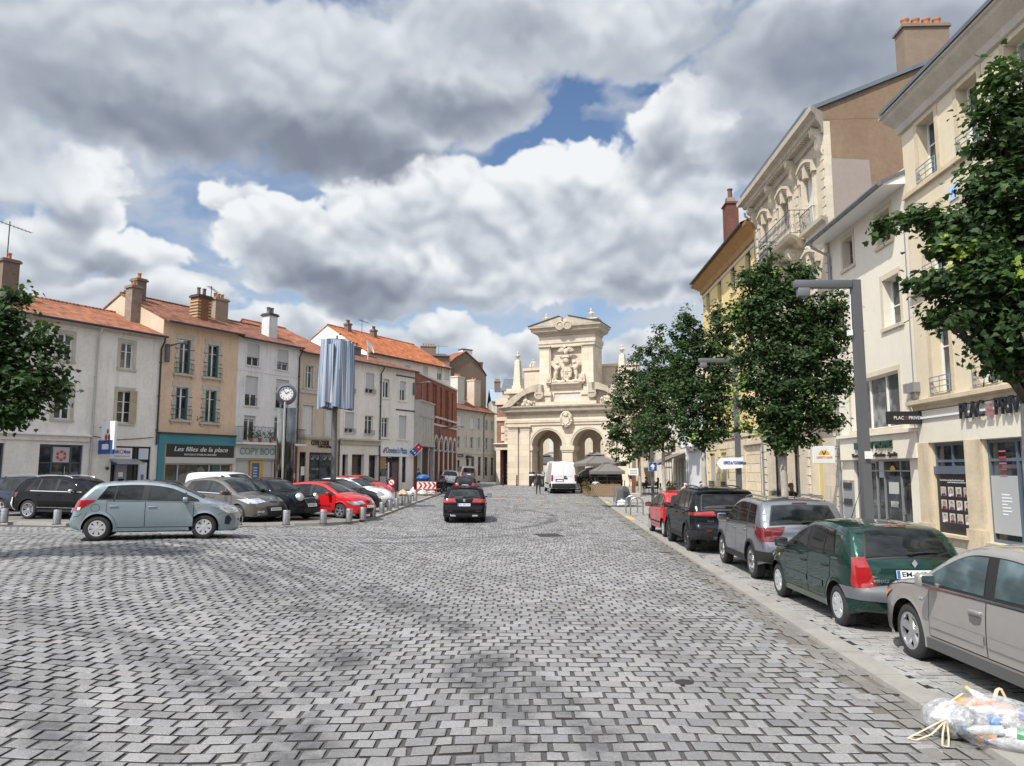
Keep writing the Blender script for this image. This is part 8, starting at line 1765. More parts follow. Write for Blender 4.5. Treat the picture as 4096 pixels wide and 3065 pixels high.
for sg in(-1,1):b.tube([(cu+sg*x_*k_,-.25,z0+z_*k_)for x_,z_ in((.02,.05),(.15,.02),(.30,.05),(.38,.03),(.40,.08),(.36,.10))],[.14,.16,.16,.15,.12,.08],8)
b.build('ribbon_scroll',M_GC,B.root,60)
for(bx,ty,by,x0,x1,pb)in((236,498,722,200,275,810),):
 for m_ in(0,1):
  o=.2;u=U(240,720,-o);u=mir(u)if m_ else u;z0=Z(722,240,-o);z1=Z(498,240,-o);hw=(U(275,700)-U(200,700))/2*.78
  b=MB();w0,w1=hw,hw*.62;b.raw([(u-w0,o,z0),(u+w0,o,z0),(u+w0,o+2*w0,z0),(u-w0,o+2*w0,z0),(u-w1,o+w0-w1,z1),(u+w1,o+w0-w1,z1),(u+w1,o+w0+w1,z1),(u-w1,o+w0+w1,z1)],[(0,1,5,4),(1,2,6,5),(2,3,7,6),(3,0,4,7),(4,5,6,7)]);b.box(u-w0-.1,u+w0+.1,o-.1,o+2*w0+.1,z0-.18,z0+.18)
  ob=b.build('obelisk',M_GS,B.root);b=MB();zl=Z(810,240);b.box(u-w0-.3,u+w0+.3,o-.3,o+2*w0+.3,zT,z0-.75);b.box(u-w0-.75,u+w0+.75,o-.75,o+2*w0+.75,z0-.75,z0-.48);b.box(u-w0-.55,u+w0+.55,o-.55,o+2*w0+.55,z0-.48,z0-.2);b.build('obelisk_pedestal',M_GC,ob)
  b=MB();zt_=Z(420,240,-o);urn(b,u,o+w0,z1,(zt_-z1)/2.25,2);b.build('urn',M_GC,ob,60)
zw=Z(585,370,-4.5);u0,u1=U(305,640,-4.5),ax0+1.2
for m_ in(0,1):a,c_=(u0,u1)if not m_ else(mir(u1),mir(u0));b=MB();b.box(a,c_,4.5,5.3,zT-1,zw);b.box(a-.15,c_+.15,4.35,5.45,zw,zw+.28);b.build('rear_parapet',M_GS,B.root)
st=thing('statue','small weathered stone child statue standing on the parapet left of the gate attic','statue');GM=MT(B.root.location)@MR(B.root.rotation_euler.z,4,'Z')
us_=U(382,560,-4.9);s_=(Z(487,382,-4.9)-zw-.28)/1.75;st.location=GM@Vector((us_,4.9,zw+.28));st.rotation_euler=(0,0,B.root.rotation_euler.z);st.scale=(s_,)*3
b=MB();b.tube([(-.12,0,0),(-.13,-.03,.42),(-.08,0,.82)],[.10,.10,.15],8);b.tube([(.14,-.05,0),(.16,-.12,.42),(.08,0,.82)],[.10,.10,.15],8);b.blob((0,0,1.02),(.24,.18,.30),2,.05);b.blob((.03,-.03,1.52),(.16,.17,.19),2);b.tube([(.2,0,1.2),(.36,-.08,1.0),(.30,-.18,.82)],[.09,.075,.06],7);b.tube([(-.2,0,1.2),(-.38,-.1,1.05),(-.5,-.15,.75)],[.09,.075,.06],7);b.blob((-.55,-.05,.4),(.2,.2,.42),2,.2)
for k in range(8):t_=k*.8;b.blob((.03+.13*cos(t_),-.02+.13*sin(t_),1.60+.03*(k%2)),(.07,.07,.07),1)
b.build('figure',M_GC,st,60)
RB_=7.5
zr=Z(1075,700,-RB_);B.ops=[]
for(x0,x1)in((432,546),(588,690),(782,872),(912,1010)):
 a,c_=U(x0,1300,-RB_),U(x1,1300,-RB_);zt_=Z(1142,490,-RB_);B.hole((a,c_,-.6,zt_),1.2,(c_-a)/2)
sh2=B.shell(Z(1010,490,-RB_)+1.0,M_GS,0,u0=-1.5,u1=Wd+6,zb=-.6,dep=1.2,name='rear_wall');sh2.location=(0,RB_,0);B.ops=[]
o=B.cornice('rear_cornice',-1.5,Wd+6,[(0,zr-.2),(.15,zr-.18),(.35,zr+.1),(.38,zr+.3),(0,zr+.35)],M_GC);o.location=(0,RB_,0)
b=MB();b.box(-1.6,-.2,DF,RB_,-.6,zT-2.2);b.build('side_wall',M_GS,B.root)
GATE=B
ua=U(62,1400);GDv=Vector((GD.x,GD.y,0));pA=GP+GDv*ua+Vector((GD.y,-GD.x,0))*-.5;B=Bld('gate_annex','red brick annex with stone bands and tall dark doorway left of the gate',(pA.x,pA.y),GD,-ua+.05,'building',z=GATE.z)
Hh=B.zz(c5,100,850);dr=(B.uu(c5,106,1400),B.uu(c5,180,1400),-.6,B.zz(c5,130,1240));B.hole(dr,1.0);BA=brick('brick_annex',(.25,.125,.09));B.shell(Hh,BA,8,zb=-.6,dep=1.0)
g=MB();g.q((dr[0],.95,-.5),(dr[1],.95,-.5),(dr[1],.95,dr[3]),(dr[0],.95,dr[3]));o=g.build('door',mat('door_dark_iron',(.018,.016,.013),.5),B.root);b=MB()
for k in range(5):b.tube([(dr[1]-.5+.2*sin(t_*2),.9,.3+k*.8+t_*.13)for t_ in lsp(0,6,16)],.03,5)
b.build('door_scrolls',mat('old_gold_iron',(.16,.12,.06),.5,metal=.5),o)
zl=B.zz(c5,130,1208);B.bar('lower_stone',-.05,dr[0],-.5,zl,-.06,M_GS);B.bar('lower_stone',dr[1],B.w,-.5,zl,-.06,M_GS);B.bar('lintel',-.1,B.w,dr[3],zl,-.08,M_GS);B.cornice('door_cornice',-.1,B.w,[(0,zl-.1),(.2,zl),(.35,zl+.2),(0,zl+.3)],M_GC);z=B.zz(c5,110,987);B.bar('stone_band',-.05,B.w,z-.2,z+.22,-.12,M_GC);B.bar('stone_cap',-.1,B.w,Hh-.25,Hh+.45,-.2,M_GC,1.0)
for k in range(5):zq=B.zz(c5,150,1200-k*34);B.bar('quoin',B.w-(1.0 if k%2 else.6),B.w,zq,zq+.72,-.05,M_GS)
B=Bld('house','cream stone houses with white shutters seen through the gate arches',(GP.x-1,GP.y+26),(1,-.08),42,'house',z=.6);B.shell(13,ST_C,8,zb=-1,dep=.1);B.pitched(13,M_SLATE,2,8)
for k in range(14):
 for z in(.4,4.2,8.0):B.window((1.0+k*2.9,2.1+k*2.9,z,z+2.4),2,(.6,),dep=.02,sur=(M_GC,.2,.05),hole=False,shutclosed=M_SHUT if(k*3+int(z))%5==0 else None)
def leaf_mat(name,c,c2):
 m=bpy.data.materials.new(name);m.use_nodes=True;t=NT(m.node_tree);t.n.clear()
 g=t.add('ShaderNodeNewGeometry');ri=g.outputs['Random Per Island'];pos=g.outputs['Position']
 f=t.math('ADD',t.math('MULTIPLY',ri,.65),t.math('MULTIPLY',t.noise(pos,1.4,3,.6),.5))
 col=t.mix(t.ramp(f,.35,.85),c,c2)
 d=t.add('ShaderNodeBsdfPrincipled',{'Base Color':col,'Roughness':.55,'Specular IOR Level':.22})
 tr=t.add('ShaderNodeBsdfTranslucent',{0:t.mix(.5,col,(c2[0]*1.3,c2[1]*1.5,c2[2]*.6))})
 s=t.add('ShaderNodeMixShader',{0:.30,1:d.outputs[0],2:tr.outputs[0]});t.l.new(s.outputs[0],t.add('ShaderNodeOutputMaterial').inputs[0]);return m
M_LEAF=leaf_mat('maple_leaf',(.022,.046,.017),(.055,.100,.030));M_LEAFY=leaf_mat('young_maple_leaf',(.10,.16,.025),(.22,.30,.04))
M_BARK=mat('pale_bark',(.34,.31,.27),.9,var=.35,vscale=5,bump=.6,bscale=22);M_TWIG=mat('twig_bark',(.07,.055,.04),.9,var=.2)
def leaf_shape():
 A=[(0,0),(.10,.30),(.02,.52),(.28,.40),(.42,.56),(.55,.30),(1.0,0),(.55,-.30),(.42,-.56),(.28,-.40),(.02,-.52),(.10,-.30)]
 return np.array(A)
LS=leaf_shape()
def leaves(name,C,Nrm,size,m,parent,rg,droop=.5):
 n=len(C);Nrm=Nrm/np.linalg.norm(Nrm,axis=1)[:,None]
 tip=np.stack([C[:,0]*0,C[:,0]*0,-np.ones(n)*droop],1)+rg.normal(0,.75,(n,3))+Nrm*.35
 tip-=Nrm*(tip*Nrm).sum(1)[:,None];tip/=np.linalg.norm(tip,axis=1)[:,None]+1e-9
 side=np.cross(Nrm,tip);s=size*rg.uniform(.6,1.25,n)
 K=len(LS);V=np.zeros((n,K,3));bend=rg.uniform(.05,.35,n)
 for k in range(K):
  x,y=LS[k];V[:,k]=C+s[:,None]*(tip*(x-.4)+side*y*1.0-Nrm*(bend*(abs(y)*1.1+(x-.4)**2*.8))[:,None])
 f=np.array([(0,1,2,3,4,5,6),(0,6,7,8,9,10,11)]);F=(np.arange(n)[:,None,None]*K+f[None]).reshape(-1)
 me=MESHES.new(name);me.vertices.add(n*K);me.vertices.foreach_set('co',V.reshape(-1));me.loops.add(len(F));me.loops.foreach_set('vertex_index',F.astype(np.int32));me.polygons.add(2*n);me.polygons.foreach_set('loop_start',np.arange(2*n,dtype=np.int32)*7)
 me.update(calc_edges=True);me.materials.append(m);o=OBJS.new(name,me);COL.objects.link(o);o.parent=parent;return o
def tree(label,base,trunk_h,blobs,n,size,seed,young=(),trunk_r=.11,name='maple_tree',lean=(0,0)):
 """blobs: (x, y, z, rx, ry, rz) relative to the foot"""
 rg=np.random.default_rng(seed);rr=RR(seed)
 T=thing(name,label,'tree',base,group='maples in the street')
 b=MB();top=Vector((lean[0],lean[1],trunk_h))
 b.tube([(0,0,-.15),(.01,0,.1),(.02,.01,trunk_h*.35),(lean[0]*.7-.02,lean[1]*.7,trunk_h*.75),top],[trunk_r*1.5,trunk_r*1.12,trunk_r,trunk_r*.95,trunk_r*.9],10)
 tk=b.build('trunk',M_BARK,T,180)
 w=np.array([bl[3]*bl[4]*bl[5]for bl in blobs])**.75;cnt=np.maximum(30,(n*w/w.sum())).astype(int)
 Cs,Ns=[],[];b=MB()
 for bl,c in zip(blobs,cnt):
  ctr=np.array(bl[:3]);r=np.array(bl[3:6])
  nc=max(5,c//26);d=rg.normal(0,1,(nc,3));d/=np.linalg.norm(d,axis=1)[:,None];rad=rg.uniform(.40,1.0,nc)**.45;cc=ctr+d*rad[:,None]*r
  per=rg.integers(12,40,nc)
  for q,dd,k in zip(cc,d,per):
   tr=rg.uniform(.10,.26)*(.6+.4*min(r));p=q+rg.normal(0,1,(k,3))*tr*np.array([1,1,.62]);Cs.append(p);nn=dd*.7+np.array([0,0,.75])+rg.normal(0,.42,(k,3));Ns.append(nn)
  mid=Vector(ctr);st=top+Vector((0,0,0));h=st.lerp(mid,.5)+Vector((rr.uniform(-.15,.15),rr.uniform(-.15,.15),.1))
  if rr.random()>.45:continue
  b.tube([st,h,mid],[trunk_r*.42,trunk_r*.28,trunk_r*.14],6)
  for _ in range(7):i=rr.randrange(nc);e=Vector(cc[i]);b.tube([mid.lerp(st,rr.uniform(0,.5)),mid.lerp(e,.5)+Vector((0,0,.05)),e],[trunk_r*.16,trunk_r*.1,.006],5)
 b.build('limbs',M_TWIG,T,180)
 leaves('crown',np.concatenate(Cs),np.concatenate(Ns),size,M_LEAF,T,rg)
 if young:
  Cs,Ns=[],[]
  for(x,y,z,r,k)in young:Cs.append(np.array([x,y,z])+rg.normal(0,r,(k,3)));Ns.append(np.array([-.5,-.4,.8])+rg.normal(0,.4,(k,3)))
  leaves('young_leaves',np.concatenate(Cs),np.concatenate(Ns),size*.95,M_LEAFY,T,rg)
 return T
def tblobs(base,cr,Y,L,depth=1.0):
 """crown lobes read off the photograph: (x, y, rx, ry) on the plane at distance Y -> lobes in metres round the foot"""
 out=[];rr=RR(len(L))
 for(x,y,rx_,ry_,*o)in L:
  off=o[0]if o else 0.0;c=atY(*cr(x,y),Y+off);e=atY(*cr(x+rx_,y),Y+off);f=atY(*cr(x,y-ry_),Y+off)
  a,h=(e-c).length,(f-c).length;out.append((c.x-base[0],c.y-base[1],c.z-base[2],a,max(.45*(a+h)*depth,.3),h))
 return out
def foot(x,y):return Vector((x,y,pz(x,y)-.02))
Y=11.2;x=(4120-2048)/3000*Y;F=foot(x,Y)
bl=tblobs(F,full,Y,[(2180,200,45,70),(2160,280,60,60),(2200,330,70,80,.3),(2180,430,80,80,-.2),(2140,400,45,50),(2210,540,90,100),(2120,480,60,50,.2),(2060,485,60,34),(1985,478,58,24,.1),(1920,490,36,14),(2040,520,45,26),(2090,540,60,36,-.3),(2150,620,80,60,-.4),(2060,620,70,30,-.3),(2000,612,45,16,-.3),(2090,670,80,36,-.2),(2160,710,70,50),(2040,690,45,20,-.4),(2210,680,60,90,-.6),(2195,770,40,40),(2180,755,55,40,-.4),(2130,735,45,26,-.3),(2205,800,30,36,-.5),(2260,300,70,90),(2280,560,80,140)])
tree('large maple at the photo edge with long limbs reaching towards the street lamp',F,3.2,bl,19000,.108,3,young=[(b_[0],b_[1]-.1,b_[2],.12,34)for b_ in(tblobs(F,full,Y,[(2052,545,10,10,-.4)])[0],tblobs(F,full,Y,[(2190,590,10,10,-.8)])[0])],trunk_r=.12)
Y=22.3;p=atY(*c7(520,1500),Y);F=foot(p.x,Y)
bl=tblobs(F,c7,Y,[(440,400,38,60),(420,470,60,60),(340,500,45,60),(590,450,45,60),(560,540,70,70),(620,470,40,60),(400,600,100,90),(520,660,130,110),(650,640,70,80),(740,620,60,70),(790,600,20,45),(330,660,70,80),(420,780,120,110),(560,820,150,120),(700,780,90,90),(790,730,45,60),(300,860,40,40),(400,940,110,90),(540,980,140,110),(680,950,110,90),(780,920,50,70),(800,1010,36,30),(430,1090,110,80),(560,1130,130,80),(690,1110,90,70),(740,1170,50,36),(470,1210,90,60),(580,1240,80,50),(510,1290,50,40),(340,1050,50,60),(330,1190,40,30)])
yl=tblobs(F,c7,Y,[(470,450,9,9,-.6),(280,620,9,9,-.4),(320,980,9,9,-.6),(270,1030,9,9,-.4),(240,1085,9,9,-.3),(330,1140,9,9,-.5),(380,1230,9,9,-.5),(640,1050,9,9,-1.0),(350,1200,9,9,-.5),(300,660,9,9,-.5)])
tree('bushy maple with pale young leaf tips standing behind the silver SUV',F,2.9,bl,26000,.105,4,young=[(b_[0],b_[1],b_[2],.13,15)for b_ in yl],trunk_r=.11)
Y=34.0;p=atY(*c7(140,1450),Y);F=foot(p.x,Y)
bl=tblobs(F,c7,Y,[(60,670,42,50),(30,760,60,80),(90,740,40,60),(210,640,36,50),(200,720,45,70),(260,740,36,80),(150,800,70,80),(60,860,80,90),(200,860,70,80),(120,950,120,90),(30,1000,70,90),(220,980,60,80),(130,1070,120,80),(40,1120,70,70),(210,1120,70,70),(130,1190,110,60),(60,1220,60,40),(200,1220,60,45),(110,1265,45,30),(140,1270,40,25)])
tree('dark maple with forked top standing behind the black SUV',F,3.0,bl,17000,.125,5,young=[(b_[0],b_[1],b_[2],.14,10)for b_ in tblobs(F,c7,Y,[(90,1235,9,9,-1.5),(105,1215,9,9,-1.5),(210,880,9,9,-1.2)])],trunk_r=.12)
Y=46.0;p=atY(*c6(842,1000),Y);F=foot(p.x,Y)
bl=tblobs(F,full,Y,[(1425,720,14,22),(1420,770,28,40),(1440,800,36,50),(1410,840,36,50),(1450,870,36,50),(1420,910,40,40),(1450,930,34,30),(1400,940,30,28),(1430,960,34,18),(1470,820,26,60)])
tree('slender dark maple, tallest of the far pair, behind the red city car',F,3.2,bl,11000,.15,6,trunk_r=.12)
Y=57.0;p=atY(*c6(612,1000),Y);F=foot(p.x,Y)
bl=tblobs(F,full,Y,[(1380,755,12,18),(1375,790,22,30),(1350,815,24,24),(1360,850,38,44),(1395,850,34,60),(1335,880,26,36),(1330,920,26,34),(1365,920,40,44),(1400,930,34,40),(1340,960,32,26),(1375,970,36,24),(1350,990,26,12),(1392,965,26,22)])
tree('rounded dark maple at the far end of the row beside the terrace parasol',F,3.3,bl,11000,.17,7,trunk_r=.12)
Y=15.0;F=foot((-330-2048)/3000*Y,Y)
bl=tblobs(F,full,Y,[(35,635,22,24),(20,680,34,40),(-10,720,60,60),(60,740,34,24),(100,715,22,22),(50,780,55,30),(110,760,16,26),(105,800,36,26),(60,830,60,36),(0,800,60,50),(110,840,28,26),(40,880,50,30),(80,870,36,22),(0,880,60,36),(25,912,26,16),(-60,780,90,120),(-140,720,110,130),(-180,860,110,90),(-100,900,70,40)])
tree('dark maple whose crown leans into the photo from the plaza edge',F,2.8,bl,15000,.11,8,trunk_r=.14)
M_STEEL=mat('brushed_steel',(.42,.42,.43),.32,metal=.9,var=.12,vscale=9);M_LAMP=mat('lamp_grey_paint',(.125,.13,.14),.42,metal=.3,var=.05);M_CAST=mat('cast_iron_black',(.016,.016,.017),.45)
M_FABG=mat('parasol_taupe',(.14,.132,.125),.8,var=.05);M_WOOD=mat('terrace_wood',(.20,.125,.07),.75,var=.3,vscale=6);M_REDP=mat('red_paint',(.50,.025,.02),.4);M_WHT=mat('white_board',(.70,.70,.69),.5)
def pole(b,r,h,z0=0.0,n=10):b.lathe([(0,z0),(r,z0),(r,z0+h),(0,z0+h)],n)
first=None
BOL=[(b4(32,583),'cut off by the photo edge'),(b4(457,597),'before the black SUV door'),(b4(1916,603),'at the nose of the pale blue-grey hatchback'),(b5(320,661),'before the black compact crossover'),(b5(648,651),'before the red three-door car'),(b5(875,639),'with a torn cap, at the red car front wheel'),(b5(998,621),'just past the torn one'),(b5(1086,592),'before the nose of the glossy black hatchback'),(b5(1165,562),'before the nose of the white estate'),(b5(1233,537),'under the no-stopping sign frame'),(b5(1296,515),'just right of the no-stopping sign frame'),(b5(1356,491),'leaning, before the orange sack'),(b5(1411,472),'before the white sacks'),(b5(1462,453),'last one, at the chevron barrier leg')]
for k,((x,y),l)in enumerate(BOL):
 p=stand(x,y);o=thing('steel_bollard','short brushed steel bollard '+l,'bollard',p,group='steel bollards along the plaza kerb')
 if first is None:
  b=MB();b.lathe([(.128,0),(.128,.50),(.122,.512),(0,.514)],22);b.lathe([(.131,.40),(.131,.415)],22);first=b.build('post',M_STEEL,o,40);b=MB();b.lathe([(.15,-.01),(.15,.012),(.128,.016)],22);fb=b.build('foot_ring',M_CAST,first,40)
 else:
  c_=first.copy();COL.objects.link(c_);c_.parent=o;d_=fb.copy();COL.objects.link(d_);d_.parent=c_
 if k==11:o.rotation_euler=(.0,.07,.3)
 if k==5:b=MB();b.lathe([(.132,.34),(.132,.47),(.05,.50)],9,MR(.3,4,'Z'));b.build('torn_cap',M_CHR,o,20)
first=None
for k,((x,y),l)in enumerate(((c5(75,1529),'at the corner of the brick annex'),(c5(128,1536),'before the annex doorway'),(c5(243,1538),'before the gate pilasters'),(d3(1890,380),'beside the cafe chairs'))):
 p=stand(x,y);o=thing('cast_bollard','slim black cast iron bollard with ball top '+l,'bollard',p,group='black bollards by the gate')
 if first is None:b=MB();b.lathe([(.09,0),(.09,.12),(.065,.18),(.06,.82),(.085,.86),(.085,.90),(.05,.95),(.075,1.03),(.05,1.10),(0,1.12)],12);first=b.build('post',M_CAST,o,50)
 else:c_=first.copy();COL.objects.link(c_);c_.parent=o
for(x,y),l in((c5(369,1541),'left of the walking man'),(c5(457,1546),'between the walking man and the white van')):
 p=stand(x,y);o=thing('street_bin','round black litter bin with a white band '+l,'bin',p,group='banded bins at the arch');b=MB();b.lathe([(.30,0),(.32,.05),(.32,1.35),(.28,1.42),(0,1.45)],18);q=b.build('drum',M_CAST,o,40);b=MB();b.lathe([(.325,1.05),(.325,1.22)],18);b.build('band',M_WHT,q)
def sign_disc(b,c,r,ang,mi,dy=0.0,n=28):
 ca,sa=cos(ang),sin(ang);b.raw([(c[0]+r*cos(t_)*ca-dy*-sa*-1,c[1]+r*cos(t_)*sa-dy*ca,c[2]+r*sin(t_))for t_ in lsp(0,2*PI,n+1)[:-1]],[tuple(range(n))],mi)
M_SB=mat('sign_blue_face',(.02,.09,.36),.35)
def disc_sign(par,name,z,r,kind,x=0.0,y=0.0):
 b=MB();mats=[M_REDP,M_WHT,M_SB,INK]
 def dd(rad,mi,yy):sign_disc(b,(x,y,z),rad,0,mi,yy)
 b.lathe([(0,-.01),(r,-.01),(r,.01),(0,.01)],28,MT((x,y,z))@MR(PI/2,4,'X'),mi=0)
 dd(r*.76,2 if kind=='nostop' else 1,.013)
 def barq(a,l,w,mi,yy,cx=0,cz=0):ca,sa=cos(a),sin(a);P=lambda u,v:(x+cx+u*ca-v*sa,y-yy,z+cz+u*sa+v*ca);b.q(P(-l,-w),P(l,-w),P(l,w),P(-l,w),mi=mi)
 if kind=='nostop':
  for a in(PI/4,-PI/4):barq(a,r*.76,r*.09,0,.015)
 elif kind=='noturn':
  barq(PI/2,r*.28,r*.08,3,.015,r*.2,-r*.18);barq(0,r*.25,r*.08,3,.015,0,r*.12);b.raw([(x-r*.5,y-.015,z+r*.12),(x-r*.15,y-.015,z-r*.12),(x-r*.15,y-.015,z+r*.36)],[(0,1,2)],3);barq(-PI/4,r*.76,r*.07,0,.017)
 return b.build(name,mats,par)
p=stand(*b5(1250,428));T=thing('traffic_sign','no left turn and no stopping discs one above the other in a black hoop frame','sign',p);b=MB();hh=atY(*b5(1248,250),p.y).z-p.z;w_=.29;pts=[(-w_,0,0),(-w_,0,hh-w_)]+[(-w_*cos(t_),0,hh-w_+w_*sin(t_))for t_ in lsp(.2,PI-.2,8)]+[(w_,0,hh-w_),(w_,0,0)];b.tube(pts,.035,8);b.build('frame',M_CAST,T,60);rr_=.215;z1_,z2_=(atY(*b5(1248,y_),p.y).z-p.z for y_ in(287,357))
disc_sign(T,'disc',z1_,rr_,'noturn',y=-.04);disc_sign(T,'disc',z2_,rr_,'nostop',y=-.04)
p=atY(*c1(823,1245),46);T=thing('traffic_sign','round no-vehicles sign with two small plates on a post before the bank','sign',(p.x,46,pz(p.x,46)),.85);b=MB();h_=atY(*c1(828,1010),46).z-pz(p.x,46);pole(b,.04,h_);b.build('post',M_LAMP,T,50);disc_sign(T,'disc',h_-.42,.40,'plain',y=-.06);b=MB();b.box(-.22,.22,-.06,-.045,h_-1.28,h_-1.05);b.box(-.22,.22,-.06,-.045,h_-1.02,h_-.88);b.build('plate',M_WHT,T)
p=stand(*b5(1205,385));T=thing('plain_post','plain grey steel post standing left of the no-stopping frame','post',p);b=MB();pole(b,.09,atY(*b5(1205,282),p.y).z-p.z);b.build('shaft',M_STEEL,T,40)
Yc=37.5;p=atY(*c2(800,1290),Yc);zb_=pz(p.x,Yc);T=thing('clock_pillar','steel street clock with a white face and numerals on a mirror-polished pillar','clock',(p.x,Yc,zb_),.12);S_=Yc/3000*.6648;zc_=atY(*c2(805,716),Yc).z-zb_;r_=50*S_
MIRR=mat('mirror_steel',(.24,.23,.205),.06,metal=1.0,var=.25,vscale=2.2);b=MB();h1=atY(*c2(800,800),Yc).z-zb_;b.box(.0,.50*1.0,-.12,.16,0,h1,bev=.02);b.build('pillar',mat('mirror_dark',(.10,.11,.11),.07,metal=.9,var=.4,vscale=2),T,40);b=MB();b.box(-.36,-.03,-.22,.22,0,h1-.05,bev=.02);b.build('pillar',MIRR,T,40);b=MB();b.tube([(-.01,-.2,0),(-.01,-.2,zc_-r_)],.06,12);b.build('tube',M_CHR,T,50)
b=MB();Mr=MT((0,0,zc_))@MR(.18,4,'Z')@MR(PI/2,4,'X');b.lathe([(0,-.75),(r_*1.0,-.75),(r_*1.22,-.70),(r_*1.25,.0),(r_*1.18,.22),(r_*.94,.25),(r_*.86,.18),(0,.18)],36,Mr);cl=b.build('clock_case',mat('clock_steel',(.20,.20,.21),.3,metal=.9,var=.1),T,40)
b=MB();b.lathe([(r_*.80,.19),(0,.19)],32,Mr,mi=0)
def mk(a,r0,r1,w,y,mi=1):
 ca,sa=sin(a),cos(a);P=lambda r,s:Mr@Vector((r*ca+s*sa,r*sa-s*ca,y));b.q(P(r0,-w),P(r0,w),P(r1,w),P(r1,-w),mi=mi)
for k in range(12):mk(k*PI/6,r_*.56,r_*.74,r_*.035,.196)
mk(R(58),-r_*.08,r_*.42,r_*.045,.200);mk(R(-40),-r_*.1,r_*.62,r_*.032,.203);b.build('clock_face',[M_WHT,INK],cl)
Ym=39.5;p=atY(*c3(405,1180),Ym);T=thing('banner_mast','tall grey mast hung with blue and white striped cloth before the tan house','banner',(p.x,Ym,pz(p.x,Ym)));z0=pz(p.x,Ym);zz_=lambda y:atY(*c3(405,y),Ym).z-z0;S_=Ym/3000*.5743;b=MB();b.lathe([(.16,0),(.13,zz_(660)),(.07,zz_(200)),(.04,zz_(160)),(0,zz_(160))],12);b.blob((.16,0,zz_(150)),(.07,.07,.07),2);b.build('mast',M_LAMP,T,50)
m=mat('striped_cloth',(.5,.5,.5),.85);t=NT(m.node_tree);uvx=t.add('ShaderNodeAttribute',attribute_name='stripe').outputs['Fac'];k_=t.ramp(t.math('FRACT',t.math('MULTIPLY',uvx,1.0)),.46,.54);t.l.new(t.mix(k_,(.13,.20,.32),(.38,.40,.43)),t.n['Principled BSDF'].inputs['Base Color'])
def cloth(name,pts,zt,zb,stripes,ns=110,nz=26,seed=0):
 r4=RR(seed);ph=[r4.uniform(0,6)for _ in range(4)];P=[Vector(q)for q in pts];L=[0]
 for i in range(len(P)-1):L.append(L[-1]+(P[i+1]-P[i]).length)
 b=MB();at_=[]
 for i in range(ns+1):
  s_=L[-1]*i/ns;j=max(k for k in range(len(L)-1)if L[k]<=s_+1e-9);q=P[j].lerp(P[j+1],(s_-L[j])/(L[j+1]-L[j]));d=(P[j+1]-P[j]).normalized();n_=Vector((d.y,-d.x,0))
  for k in range(nz+1):
   t_=k/nz;am=.05+.10*t_;w=am*(sin(s_*7+ph[0]+.6*t_)+.6*sin(s_*13+ph[1]-1.2*t_));b.v.append((q.x+n_.x*w,q.y+n_.y*w,zt+(zb-zt)*t_+.05*sin(s_*5+ph[2])*t_));at_.append(i/ns*stripes)
 b.f=[(i*(nz+1)+k,(i+1)*(nz+1)+k,(i+1)*(nz+1)+k+1,i*(nz+1)+k+1)for i in range(ns)for k in range(nz)];b.m=[0]*len(b.f);o=b.build(name,m,T,180);a_=o.data.attributes.new('stripe','FLOAT','POINT');a_.data.foreach_set('value',at_);return o
hw=100*S_;zt_,zb2=zz_(203),zz_(668)
cloth('cloth',[(.10,-.75,0),(-hw*.45,-.85,0),(-hw,-.5,0),(-hw,.6,0),(0,.8,0)],zt_,zb2,24,seed=1);cloth('cloth',[(-.02,-.62,0),(hw*.5,-.85,0),(hw,-.5,0),(hw,.6,0),(.02,.7,0)],zt_-.03,zb2-.02,24,seed=2);cloth('cloth',[(-.22,-.9,0),(.06,-1.0,0),(.16,-.7,0)],zz_(240),zz_(640),4,ns=30,seed=3)
b=MB()
for a in range(8):b.tube([(0,0,zt_+.15),(hw*1.05*cos(a*PI/4+.3),.85*sin(a*PI/4+.3),zt_+.02)],.015,5)
b.tube([(-hw*1.1,-.5,zt_+.02),(hw*1.1,-.5,zt_+.06)],.014,5);b.build('spreader_arms',M_LAMP,T)
def wall_lamp(label,p,q,h=.55):
 T=thing('wall_lamp',label,'lamp',p);d=Vector(q)-Vector(p);b=MB();b.tube([(0,0,0),(d.x,d.y,d.z)],.06,4);b.build('arm',M_LAMP,T);b=MB();b.box(-.10,.10,-.10,.10,-.9,.12,bev=.02);b.build('bracket',M_LAMP,T,40);b=MB();b.box(d.x-.12,d.x+.12,d.y-.25,d.y+.25,d.z-.14,d.z+.02,bev=.02);b.build('lamp_head',M_LAMP,T,40)
Lw=LP-LD*lt(640);Ln=Vector((LD.y,-LD.x));z_=atY(*c1(1000,430),Lw.y).z;wall_lamp('grey box lamp on an arm between the white bank house and the beige house',(Lw.x+Ln.x*.12,Lw.y+Ln.y*.12,z_),(Lw.x+Ln.x*1.5,Lw.y+Ln.y*1.5,z_+.15))
Lw=LP-LD*.15;z_=atY(*c3(955,500),Lw.y).z;wall_lamp('grey box lamp on an arm at the corner of the pizza shop house',(Lw.x+Ln.x*.12,Lw.y+Ln.y*.12,z_),(Lw.x+Ln.x*1.6,Lw.y+Ln.y*1.6,z_+.12))
q=atY(*c4(340,748),69);wall_lamp('slim grey lamp on an arm over the brick arcade',(q.x-.1,69,q.z),(q.x+2.0,68.2,q.z+.1),.2)
def blade(name,label,p,w,h,d,rz,mats,fn=None,arm=.3):
 T=thing(name,label,'sign',p,rz);b=MB();b.box(arm,arm+w,-d/2,d/2,-h/2,h/2,bev=.01);o=b.build('panel',mats,T);b=MB();b.tube([(0,0,h*.3),(arm,0,h*.3)],.025,6);b.tube([(0,0,-h*.3),(arm,0,-h*.3)],.025,6);b.build('arm',M_LAMP,T)
 if fn:fn(o)
 return T
an=atan2(Ln.y,Ln.x)
u=LP-LD*lt(385);
